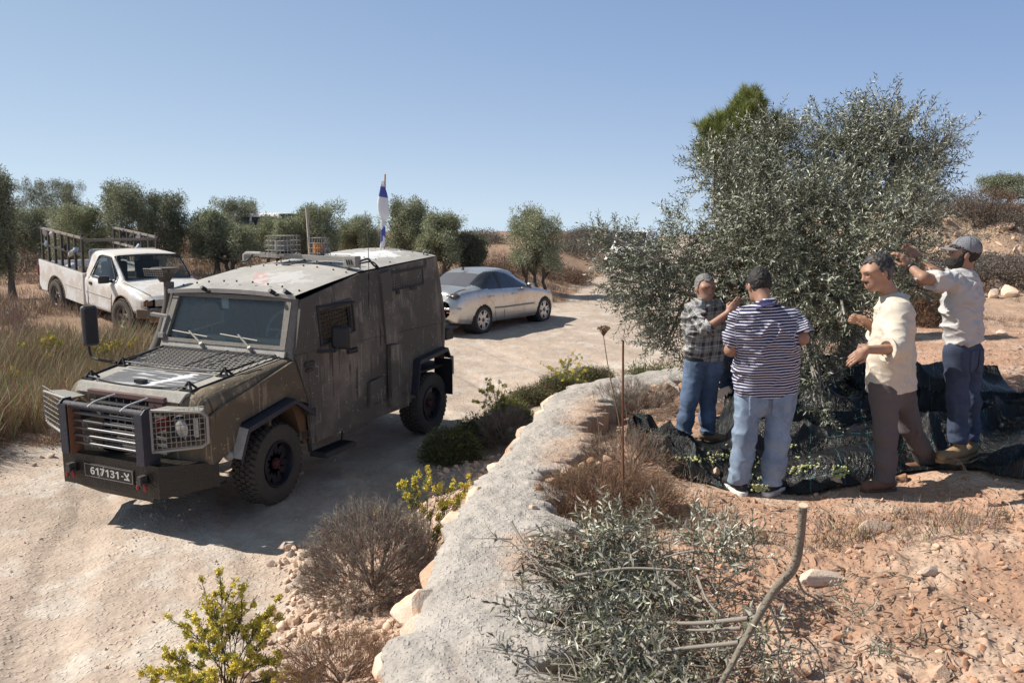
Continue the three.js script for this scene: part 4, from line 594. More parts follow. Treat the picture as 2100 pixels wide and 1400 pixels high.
  mesh('bumper', [box(0, 0.62, -2.17, 1.2, 0.06, 0.15, 0.03), new THREE.SphereGeometry(0.1, 12, 8).scale(1.6, 0.4, 1).translate(-0.66, 0.63, -2.1), new THREE.SphereGeometry(0.1, 12, 8).scale(1.6, 0.4, 1).translate(0.66, 0.63, -2.1)], paint, C);
  mesh('reflector', [box(-0.58, 0.535, -2.205, 0.2, 0.022, 0.03, 0.008)].map(g => g), std(0.25, 0.03, 0.03, 0.4), C);
  { const p = mesh('licence_plate', [box(0, 0.47, -2.265, 0.52, 0.115, 0.012)], std(0.75, 0.48, 0.02, 0.5), C); mesh('plate_frame', [box(0, 0.47, -2.258, 0.56, 0.15, 0.012)], chrome, p); }
  mesh('boot_seam', [pipe([V(-0.62, 1.03, -1.7), V(-0.64, 1.0, -2.05), V(-0.50, 0.80, -2.235), V(-0.48, 0.66, -2.25), V(0.48, 0.66, -2.25), V(0.50, 0.80, -2.235), V(0.64, 1.0, -2.05), V(0.62, 1.03, -1.7)], 0.006, 60, 4, false, 0.1)], darkPlastic, C); mesh('exhaust_valance', [box(0, 0.30, -2.12, 1.05, 0.12, 0.2, 0.04)], darkPlastic, C); mesh('roof_antenna', [new THREE.ConeGeometry(0.045, 0.09, 8).rotateX(0.5).translate(0, 1.45, -0.95)], darkPlastic, C);
  each('seat', [[-0.36, 0.05], [0.36, 0.05], [-0.36, -0.9], [0.36, -0.9]].map(([x, z]) => [box(x, 0.75, z, 0.46, 0.75, 0.14, 0.05), box(x, 1.18, z, 0.24, 0.16, 0.09, 0.04)]), carInside, C);
  const proto = makeWheel({ tyre: tyreShape(0.315, 0.2, 0.225, 0), tyreMat: std(0.06, 0.055, 0.05, 0.9), rimShape: merge([lathe([[0.226, 0.09], [0.217, 0.098], [0.21, 0.08], [0.205, -0.08]], 36), spokes(5, 0.04, 0.212, 0.06, 0.03, 0.062, 0.014, 0.038)]), rimMat: std(0.62, 0.62, 0.61, 0.32, { metalness: 0.7 }), hubShape: merge([new THREE.CylinderGeometry(0.045, 0.05, 0.03, 14).rotateZ(-Math.PI / 2).translate(0.07, 0, 0), new THREE.CylinderGeometry(0.205, 0.205, 0.02, 30).rotateZ(Math.PI / 2).translate(0.0, 0, 0)]), hubMat: std(0.06, 0.06, 0.062, 0.5) });
  putWheels(C, proto, 0.765, [-1.32, 1.32], 0.315);
}

{ // white pickup with a frame of bars over its bed
  const C = thing('white_pickup', 'old white pickup truck with a rusty bar frame over its bed, parked in dry grass', 'pickup truck', [-8.10, 0.5525, -16.79], 0.884);
  C.rotation.set(0.0788, 0.884, 0, 'YXZ');
  const white = new THREE.MeshPhysicalMaterial({ map: dirtBlend([0.76, 0.755, 0.74], [0.55, 0.44, 0.33], 211), roughness: 0.45, clearcoat: 0.2, side: THREE.DoubleSide }), roofW = std(0.62, 0.585, 0.53, 0.6), dusty = std(0.30, 0.22, 0.16, 0.9, { map: gritMap });
  const top = ctable([[-0.16, 1.40], [-0.10, 1.47], [0.1, 1.495], [0.75, 1.49], [0.86, 1.465], [1.30, 1.05], [1.36, 1.02], [1.8, 0.95], [2.2, 0.855], [2.28, 0.80]]);
  const w = ctable([[-0.16, 0.80], [0, 0.82], [1.9, 0.82], [2.15, 0.79], [2.28, 0.74]]);
  const belt = ctable([[-0.16, 0.99], [1.2, 0.985], [1.36, 0.975], [1.9, 0.88], [2.28, 0.77]]), bot = ctable([[-0.2, 0.35], [1.0, 0.35], [2.0, 0.5], [2.28, 0.62]]);
  const section = z => { const T = top(z), W = w(z), b = Math.min(belt(z), T - 0.02), y0 = bot(z), h = T - b, wr = lerp(W - 0.16, 0.655, clamp(h / 0.3));
    return [[0, y0], [W - 0.14, y0], [W - 0.02, y0 + 0.03], [W, lerp(y0, b, 0.3)], [W + 0.005, lerp(y0, b, 0.6)], [W, lerp(y0, b, 0.85)], [W - 0.035, b], [lerp(W - 0.04, wr, 0.5), b + h * 0.5], [wr + 0.012, T - 0.06 * clamp(h / 0.3)], [wr - 0.10, T - 0.008], [0, T + 0.014]]; };
  const win = [[0.12, 1.0], [0.30, 1.40], [0.40, 1.425], [0.78, 1.425], [1.10, 1.12], [1.16, 1.02]];
  const body = loftBody(-0.16, 2.28, 130, section, (x, y, z) => {
    if (x > 0.45 && Math.hypot(z - 1.5, y - 0.36) < 0.42) return null;
    if (x > 0.5 && y > 0.95 && inside2(win, z, y)) return 'side_window';
    if (z > 0.84 && z < 1.31 && y > belt(z) + 0.04 && top(z) - y < 0.12) return x < 0.655 ? 'windscreen' : 'body';
    if (z < -0.02 && y > 1.0 && y < 1.36 && x < 0.5) return null;
    return top(z) - y < 0.05 && z < 0.86 ? 'roof' : 'body';
  }, 7);
  for (const q in body) { const k = q.split('|')[0]; mesh(k, body[q], k === 'body' ? white : k === 'roof' ? roofW : k === 'side_window' || k === 'windscreen' ? clearGlass : white, C); }
  mesh('rear_window', [box(0, 1.2, -0.15, 1.12, 0.26, 0.01)], clearGlass, C);
  mesh('cab_back', [box(0, 0.68, -0.165, 1.62, 0.66, 0.02), box(0, 1.42, -0.15, 1.36, 0.14, 0.03), box(0.62, 1.2, -0.15, 0.16, 0.5, 0.03), box(-0.62, 1.2, -0.15, 0.16, 0.5, 0.03)], white, C);
  mesh('cab_lining', [box(0, 0.66, 0.5, 1.58, 0.5, 1.2), box(0, 0.93, 1.12, 1.5, 0.14, 0.3, 0.05)], carInside, C);
  for (const s of [1, -1]) mesh('seat', [box(s * 0.34, 1.02, 0.16, 0.5, 0.5, 0.14, 0.05), box(s * 0.34, 1.30, 0.15, 0.26, 0.14, 0.1, 0.04)], std(0.045, 0.045, 0.05, 0.9), C);
  mesh('steering_wheel', new THREE.TorusGeometry(0.18, 0.016, 6, 24).rotateX(-0.5).translate(0.34, 1.03, 0.82), carInside, C);
  mesh('window_frame', [pipe([[0.12, 1.0], [0.30, 1.40], [0.42, 1.43], [0.78, 1.425], [1.12, 1.10], [1.17, 1.01], [0.12, 1.0]].map(([z, y]) => V(-lerp(0.80, 0.675, (y - 0.98) / 0.45) - 0.008, y, z)), 0.013, 60, 5, false, 0.05)], darkPlastic, C);
  mesh('windscreen_seal', [pipe([V(-0.66, 1.04, 1.315), V(-0.645, 1.40, 0.93), V(-0.6, 1.455, 0.875), V(0.6, 1.455, 0.875), V(0.645, 1.40, 0.93), V(0.66, 1.04, 1.315), V(0, 1.065, 1.315), V(-0.66, 1.04, 1.315)], 0.016, 80, 5, false, 0.05)], darkPlastic, C);
  mesh('door_seam', [pipe([V(-0.805, 0.98, 0.06), V(-0.828, 0.7, 0.03), V(-0.82, 0.40, 0.03), V(-0.82, 0.38, 0.98), V(-0.828, 0.7, 1.05), V(-0.80, 0.97, 1.16)], 0.006, 60, 4, false, 0.1)], std(0.12, 0.1, 0.09, 0.9), C);
  mesh('side_crease', [bar(V(-0.829, 0.66, -0.1), V(-0.829, 0.655, 1.02), 0.006, 0.012)], std(0.4, 0.38, 0.36, 0.7), C); mesh('door_handle', [box(-0.83, 0.85, 0.16, 0.02, 0.06, 0.12, 0.008)], darkPlastic, C);
  mesh('hood_seam', [pipe([V(-0.72, 1.0, 1.36), V(-0.70, 0.955, 1.7), V(-0.62, 0.86, 2.2)], 0.007, 20, 4)], darkPlastic, C);
  mesh('mirror', [box(-0.93, 1.02, 0.98, 0.20, 0.14, 0.07, 0.02), bar(V(-0.80, 0.98, 1.06), V(-0.88, 1.0, 1.0), 0.03, 0.03)], std(0.05, 0.05, 0.05, 0.6, { map: gritMap }), C);
  // bed
  const bed = []; for (const s of [1, -1]) {
    const sh = new THREE.Shape(); const pts = [[-0.19, 0.36], [-0.19, 0.985], [-2.36, 1.04], [-2.36, 0.52], [-2.24, 0.40], [-1.97, 0.42]]; pts.forEach(([z, y], i) => i ? sh.lineTo(z, y) : sh.moveTo(z, y)); sh.absarc(-1.5, 0.36, 0.43, Math.PI - 0.15, 0.05, true); sh.closePath();
    const g = new THREE.ExtrudeGeometry(sh, { depth: 0.05, bevelEnabled: true, bevelSize: 0.012, bevelThickness: 0.012, bevelSegments: 2, curveSegments: 16 }); g.rotateY(-Math.PI / 2); g.translate(s * 0.79 + 0.025, 0, 0); bed.push(g);
    bed.push(bar(V(s * 0.775, 0.985, -0.19), V(s * 0.775, 1.04, -2.36), 0.10, 0.03));
  }
  bed.push(box(0, 0.75, -2.36, 1.6, 0.52, 0.05, 0.01), box(0, 0.72, -0.20, 1.6, 0.5, 0.03)); mesh('bed', bed, white, C); mesh('bed_floor', [box(0, 0.55, -1.28, 1.5, 0.04, 2.1), box(0, 0.44, -0.6, 0.9, 0.12, 3.2)], dusty, C);
  mesh('bed_rail', [-0.775].map(x => [bar(V(x, 1.005, -0.22), V(x, 1.06, -2.3), 0.06, 0.012)]), std(0.12, 0.11, 0.10, 0.8), C);
  mesh('bed_seam', [bar(V(-0.829, 0.66, -0.25), V(-0.829, 0.67, -1.06), 0.006, 0.012)], std(0.4, 0.38, 0.36, 0.7), C);
  each('wheel_arch', [-1, 1].flatMap(s => [[1.5], [-1.5]].map(([z]) => new THREE.CylinderGeometry(0.43, 0.43, 0.36, 22, 1, false).rotateZ(Math.PI / 2).translate(s * 0.60, 0.37, z))), carInside, C);
  each('arch_lip', [[1.5, 0.42], [-1.5, 0.435]].map(([z, r]) => new THREE.TorusGeometry(r, 0.014, 6, 24, Math.PI * 0.95).rotateZ(0.05).rotateY(Math.PI / 2).translate(-0.828, 0.36, z)), dusty, C);
  mesh('tail_lamp', [box(-0.80, 0.83, -2.385, 0.10, 0.24, 0.04, 0.01)], std(0.3, 0.03, 0.04, 0.4), C); mesh('rear_bumper', [box(0, 0.47, -2.46, 1.5, 0.10, 0.10, 0.02)], darkPlastic, C);
  // front
  mesh('radiator_grille', [box(0, 0.725, 2.27, 0.66, 0.12, 0.05, 0.01)], darkPlastic, C);
  for (const s of [1, -1]) { mesh('headlight', [box(s * 0.46, 0.725, 2.275, 0.24, 0.14, 0.05, 0.02)], std(0.55, 0.50, 0.42, 0.3), C); mesh('indicator', [box(s * 0.69, 0.725, 2.235, 0.17, 0.13, 0.08, 0.03)], std(0.16, 0.08, 0.04, 0.4), C); }
  mesh('front_bumper', [box(0, 0.53, 2.32, 1.34, 0.20, 0.14, 0.03), ...[1, -1].map(s => box(0, 0, 0, 0.30, 0.18, 0.14, 0.03).rotateY(s * 0.8).translate(s * 0.74, 0.53, 2.22))], dusty, C); mesh('bumper_lower', [box(0, 0.41, 2.27, 1.36, 0.10, 0.12, 0.03)], std(0.36, 0.22, 0.13, 0.9), C); mesh('fog_lamp', [box(-0.45, 0.50, 2.395, 0.18, 0.05, 0.01)], std(0.35, 0.16, 0.06, 0.5), C); mesh('bumper_badge', [box(-0.62, 0.61, 2.31, 0.14, 0.05, 0.05, 0.01)], std(0.55, 0.52, 0.48, 0.6), C);
  // bar frame on the bed
  const iron = std(0.06, 0.055, 0.05, 0.75, { map: gritMap }), pale = std(0.34, 0.30, 0.26, 0.75, { map: gritMap });
  for (const s of [-1, 1]) { const y0 = z => 1.0 - z * 0.025, T = 1.70; for (let k = 0; k < 7; k++) { const z = lerp(-0.28, -2.25, k / 6); mesh('rack_post', bar(V(s * 0.77, y0(z), z), V(s * 0.77, T + 0.03 + (k % 6 ? 0 : 0.06), z), 0.045, 0.045), iron, C); }
    for (const y of [T, 1.36]) mesh('rack_rail', bar(V(s * 0.77, y, -0.25), V(s * 0.77, y + 0.04, -2.3), 0.04, 0.045), y === T || s > 0 ? pale : iron, C); }
  mesh('rack_rail', bar(V(-0.77, 1.66, -0.26), V(0.77, 1.66, -0.26), 0.05, 0.035), std(0.16, 0.14, 0.12, 0.75), C);
  const R = mulberry(31), rag = std(0.62, 0.59, 0.54, 0.9), rag2 = std(0.38, 0.46, 0.55, 0.9), rag3 = std(0.03, 0.03, 0.034, 0.9);
  for (const [s, z, y, m, k] of [[-1, -2.05, 1.70, rag, 1.2], [-1, -1.72, 1.68, rag, 1.5], [-1, -2.0, 1.58, rag3, 1], [-1, -1.98, 1.46, rag2, 1], [-1, -0.62, 1.46, rag2, 1.2], [-1, -0.72, 1.40, rag, 1.0], [-1, -1.05, 1.47, rag3, 1], [-1, -0.85, 1.35, rag, 1], [1, -1.7, 1.68, rag3, 1.6], [1, -1.35, 1.66, rag3, 1.3], [1, -1.0, 1.67, rag, 1.5], [1, -1.1, 1.42, rag2, 1.4], [1, -1.6, 1.42, rag, 1], [1, -0.6, 1.4, rag, 1]]) {
    const g = rock(Math.floor(R() * 60) + 3, 2, 0.5); g.scale(0.12 * k, 0.15 * k, 0.12 * k); g.translate(s * 0.77, y - 0.03, z); mesh('tied_rag', g, m, C); }
  // load lying on the bed
  C.updateMatrixWorld(); const load = (nm, lab, cat, g, m, x, y, z, ry = 0) => { const o = mesh(nm, g, m); o.position.copy(V(x, y, z).applyMatrix4(C.matrixWorld)); o.quaternion.setFromRotationMatrix(C.matrixWorld); o.rotateY(ry); tag(o, lab, cat); };
  load('cardboard_box', 'brown cardboard box standing on the bed of the white pickup behind the cab', 'box', box(0, 0.25, 0, 0.62, 0.5, 0.45, 0.01), std(0.36, 0.28, 0.21, 0.9, { map: gritMap }), -0.38, 0.57, -0.6, 0.1);
  load('plastic_crate', 'pale blue plastic crate on the pickup bed, beside the cardboard box', 'crate', merge([box(0, 0.2, 0, 0.5, 0.4, 0.36, 0.02), wires(V(-0.25, 0.05, 0.185), V(0.25, 0.05, 0.185), V(-0.25, 0.38, 0.185), 6, 4, 0.008)]), std(0.42, 0.47, 0.55, 0.7), -0.3, 0.57, -1.2, -0.1);
  load('white_sack', 'white stuffed sack lying on the pickup bed near the tailgate', 'sack', rock(44, 3, 0.3).scale(0.7, 0.5, 0.5).translate(0, 0.26, 0), std(0.5, 0.52, 0.58, 0.85), -0.35, 0.57, -1.85, 0.4);
  const proto = makeWheel({ tyre: tyreShape(0.36, 0.25, 0.195, 4, 34), tyreMat: TYRE_DUST, rimShape: merge([lathe([[0.196, 0.10], [0.188, 0.108], [0.178, 0.08], [0.17, -0.1], [0.08, -0.08]], 32), spokes(5, 0.045, 0.182, 0.075, 0.055, 0.05, 0.02)]), rimMat: std(0.30, 0.25, 0.21, 0.5, { metalness: 0.5 }), hubShape: merge([new THREE.CylinderGeometry(0.05, 0.06, 0.06, 14).rotateZ(-Math.PI / 2).translate(0.07, 0, 0), new THREE.CylinderGeometry(0.17, 0.17, 0.02, 26).rotateZ(Math.PI / 2).translate(-0.02, 0, 0)]), hubMat: std(0.05, 0.04, 0.035, 0.8) });
  putWheels(C, proto, 0.735, [1.5, -1.5], 0.36, 0.12);
}

{ // white off-roader farther up the road, behind the olive tree
  const C = thing('white_offroader', 'white off-road car farther up the road, half hidden behind the olive tree', 'car', [5.5, 0.36, -36.5], -0.35);
  const top = ctable([[-2.2, 1.5], [-2.12, 1.76], [-1.9, 1.82], [0.2, 1.82], [0.35, 1.78], [0.85, 1.14], [1.0, 1.08], [1.9, 0.98], [2.1, 0.9], [2.2, 0.7]]), w = ctable([[-2.2, 0.86], [-1.9, 0.9], [1.7, 0.9], [2.1, 0.82], [2.2, 0.7]]), belt = ctable([[-2.2, 1.06], [0.9, 1.05], [2.2, 0.68]]);
  const section = z => { const T = top(z), W = w(z), b = Math.min(belt(z), T - 0.02), y0 = 0.38, h = T - b, wr = lerp(W - 0.16, 0.72, clamp(h / 0.4)); return [[0, y0], [W - 0.14, y0], [W - 0.02, y0 + 0.03], [W, lerp(y0, b, 0.3)], [W + 0.005, lerp(y0, b, 0.6)], [W, lerp(y0, b, 0.85)], [W - 0.035, b], [lerp(W - 0.04, wr, 0.5), b + h * 0.5], [wr + 0.012, T - 0.07 * clamp(h / 0.3)], [wr - 0.10, T - 0.008], [0, T + 0.014]]; };
  const body = loftBody(-2.2, 2.2, 110, section, (x, y, z) => { for (const az of [-1.35, 1.35]) if (x > 0.5 && Math.hypot(z - az, y - 0.4) < 0.44) return null;
    if (x > 0.6 && y > 1.1 && y < 1.68 && z > -2.0 && z < lerp(0.78, 0.3, (y - 1.1) / 0.58) && ![-1.15, -0.35].some(q => Math.abs(z - q) < 0.05)) return 'side_window'; if (z > 0.32 && z < 0.86 && y > 1.12 && x < 0.68) return 'windscreen'; if (z < -2.12 && y > 1.12 && y < 1.62 && x < 0.6) return 'rear_window'; return 'body'; }, 6);
  for (const q in body) { const k = q.split('|')[0]; mesh(k, body[q], k === 'body' ? new THREE.MeshPhysicalMaterial({ map: dirtBlend([0.74, 0.73, 0.71], [0.6, 0.52, 0.44], 221), roughness: 0.45, side: THREE.DoubleSide }) : tint, C); }
  each('inner_arch', [[-1.35], [1.35]].flatMap(([z]) => [1, -1].map(s => new THREE.CylinderGeometry(0.45, 0.45, 0.36, 22).rotateZ(Math.PI / 2).translate(s * 0.66, 0.42, z))), carInside, C);
  for (const s of [1, -1]) { mesh('headlight', [box(s * 0.62, 0.82, 2.17, 0.28, 0.16, 0.06, 0.02)], chrome, C); mesh('tail_lamp', [box(s * 0.82, 1.0, -2.2, 0.12, 0.3, 0.05, 0.01)], std(0.35, 0.03, 0.03, 0.4), C); mesh('mirror', [box(s * 0.98, 1.14, 0.65, 0.18, 0.15, 0.09, 0.03)], darkPlastic, C); }
  each('bumper', [box(0, 0.52, 2.2, 1.6, 0.2, 0.16, 0.04), box(0, 0.5, -2.24, 1.6, 0.18, 0.12, 0.03)], darkPlastic, C); mesh('radiator_grille', [box(0, 0.8, 2.19, 0.8, 0.16, 0.04, 0.01)], darkPlastic, C);
  const proto = makeWheel({ tyre: tyreShape(0.38, 0.25, 0.21, 0), tyreMat: TYRE_DUST, rimShape: merge([lathe([[0.21, 0.10], [0.2, 0.105], [0.19, -0.08]], 28), spokes(6, 0.04, 0.2, 0.06, 0.04, 0.06, 0.02)]), rimMat: std(0.5, 0.5, 0.5, 0.4, { metalness: 0.5 }), hubShape: merge([new THREE.CylinderGeometry(0.19, 0.19, 0.02, 24).rotateZ(Math.PI / 2), new THREE.CylinderGeometry(0.05, 0.05, 0.04, 12).rotateZ(Math.PI / 2).translate(0.07, 0, 0)]), hubMat: darkPlastic });
  putWheels(C, proto, 0.79, [-1.35, 1.35], 0.38);
}

// ---------------------------------------------------------------- people: smooth-joined capsules meshed with surface nets
function surfaceNet(f, lo, hi, cell) {                             // f(x, y, z) < 0 inside
  const n = [0, 1, 2].map(k => Math.max(3, Math.ceil((hi.getComponent(k) - lo.getComponent(k)) / cell) + 1)), [nx, ny, nz] = n, val = new Float32Array(nx * ny * nz);
  // coarse pass keeps the fine one to cells near the surface
  const S = 4, big = cell * S * 1.8;
  for (let k = 0; k < nz; k += S) for (let j = 0; j < ny; j += S) for (let i = 0; i < nx; i += S) {
    const c = f(lo.x + (i + S / 2) * cell, lo.y + (j + S / 2) * cell, lo.z + (k + S / 2) * cell), far = Math.abs(c) > big;
    for (let kk = k; kk < Math.min(nz, k + S); kk++) for (let jj = j; jj < Math.min(ny, j + S); jj++) for (let ii = i; ii < Math.min(nx, i + S); ii++) val[(kk * ny + jj) * nx + ii] = far ? c : f(lo.x + ii * cell, lo.y + jj * cell, lo.z + kk * cell);
  }
  const pos = [], idx = [], id = new Int32Array(nx * ny * nz).fill(-1), E = [[0, 1], [0, 2], [0, 4], [1, 3], [1, 5], [2, 3], [2, 6], [3, 7], [4, 5], [4, 6], [5, 7], [6, 7]], off = [0, 1, nx, nx + 1, nx * ny, nx * ny + 1, nx * ny + nx, nx * ny + nx + 1];
  for (let k = 0; k < nz - 1; k++) for (let j = 0; j < ny - 1; j++) for (let i = 0; i < nx - 1; i++) {
    const b = (k * ny + j) * nx + i; let m = 0; for (let q = 0; q < 8; q++) if (val[b + off[q]] < 0) m |= 1 << q; if (m === 0 || m === 255) continue;
    let x = 0, y = 0, z = 0, c = 0; for (const [p, q] of E) { const a = (m >> p) & 1, d = (m >> q) & 1; if (a === d) continue; const va = val[b + off[p]], vb = val[b + off[q]], t = va / (va - vb); x += lerp(p & 1, q & 1, t); y += lerp((p >> 1) & 1, (q >> 1) & 1, t); z += lerp(p >> 2, q >> 2, t); c++; }
    id[b] = pos.length / 3; pos.push(lo.x + (i + x / c) * cell, lo.y + (j + y / c) * cell, lo.z + (k + z / c) * cell);
  }
  const quad = (a, b, c, d, flip) => { if (a < 0 || b < 0 || c < 0 || d < 0) return; flip ? idx.push(a, c, b, a, d, c) : idx.push(a, b, c, a, c, d); };
  for (let k = 1; k < nz - 1; k++) for (let j = 1; j < ny - 1; j++) for (let i = 1; i < nx - 1; i++) {
    const b = (k * ny + j) * nx + i, s = val[b] < 0;
    if (s !== val[b + 1] < 0) quad(id[b], id[b - nx], id[b - nx - nx * ny], id[b - nx * ny], s);
    if (s !== val[b + nx] < 0) quad(id[b], id[b - nx * ny], id[b - 1 - nx * ny], id[b - 1], s);
    if (s !== val[b + nx * ny] < 0) quad(id[b], id[b - 1], id[b - 1 - nx], id[b - nx], s);
  }
  const g = new THREE.BufferGeometry(); g.setAttribute('position', new THREE.Float32BufferAttribute(pos, 3)); g.setIndex(idx); g.computeVertexNormals(); return g;
}
const smin = (a, b, k) => { const h = Math.max(k - Math.abs(a - b), 0) / k; return Math.min(a, b) - h * h * k * 0.25; };
function cap(a, b, ra, rb) { const dx = b.x - a.x, dy = b.y - a.y, dz = b.z - a.z, l = dx * dx + dy * dy + dz * dz || 1e-9; return (x, y, z) => { const px = x - a.x, py = y - a.y, pz = z - a.z, t = clamp((px * dx + py * dy + pz * dz) / l); return Math.hypot(px - dx * t, py - dy * t, pz - dz * t) - (ra + (rb - ra) * t); }; }
function join(list, k) { return (x, y, z) => { let d = list[0](x, y, z); for (let i = 1; i < list.length; i++) d = smin(d, list[i](x, y, z), k); return d; }; }
const ell = (c, r) => (x, y, z) => { const a = (x - c[0]) / r[0], b = (y - c[1]) / r[1], d = (z - c[2]) / r[2], k = Math.hypot(a, b, d); return (k - 1) * Math.min(r[0], r[1], r[2]) * (k < 0.2 ? 1 : 0.9); };
function paintVerts(g, fn) { const p = g.attributes.position, c = new Float32Array(p.count * 3); for (let i = 0; i < p.count; i++) { const q = fn(p.getX(i), p.getY(i), p.getZ(i)); c[i * 3] = q[0]; c[i * 3 + 1] = q[1]; c[i * 3 + 2] = q[2]; } g.setAttribute('color', new THREE.BufferAttribute(c, 3)); return g; }
const bounds = (pts, pad) => { const b = new THREE.Box3().setFromPoints(pts).expandByScalar(pad); return [b.min, b.max]; };
const ridge = (x, y, z, s) => 1 - Math.abs(2 * noise3(x, y, z, s) - 1);

// cloth textures
const denimTex = texture(256, (u, v) => { const a = noise2(u * 256, v * 64, 301, 256), b = fbm2(u * 6, v * 6, 4, 303, 6), k = 0.74 + 0.36 * a + (b - 0.5) * 0.6; return [k * 0.95, k, k * 1.03]; }, true, 4);
const clothTex = texture(256, (u, v) => { const a = noise2(u * 200, v * 200, 305, 200), b = fbm2(u * 5, v * 5, 4, 307, 5), k = 0.9 + 0.12 * a + (b - 0.5) * 0.18; return [k, k, k * 0.99]; }, true, 3);
const weaveBump = texture(256, (u, v) => { const k = 0.5 + 0.25 * Math.sin(u * 256 * 1.57) * Math.sin(v * 256 * 1.57) + 0.3 * (fbm2(u * 20, v * 20, 3, 309, 20) - 0.5); return [k, k, k]; }, false, 5);
const stripeTex = texture(256, (u, v) => { const n = (fbm2(u * 8, v * 8, 3, 311, 8) - 0.5) * 0.03, s = ((v * 8 + n) % 1 + 1) % 1, k = 0.94 + 0.12 * noise2(u * 120, v * 120, 313, 120); const w = sstep(0.60, 0.64, s) * sstep(1.0, 0.96, s); return [lerp(0.030, 0.66, w) * k, lerp(0.028, 0.65, w) * k, lerp(0.085, 0.70, w) * k]; }, true, 1);
const plaidTex = texture(256, (u, v) => { const band = (t, s) => { const q = ((t % 1) + 1) % 1; return q < 0.34 ? 1 : q > 0.46 && q < 0.50 ? 0.5 : q > 0.70 && q < 0.88 ? 0.55 : 0; }; const a = band(u * 4, 0), b = band(v * 4, 1), d = (a + b) / 2, k = (0.92 + 0.16 * noise2(u * 128, v * 128, 315, 128)); const q = lerp(0.44, 0.055, d) * k; return [q, q * 0.985, q * 0.97]; }, true, 1);

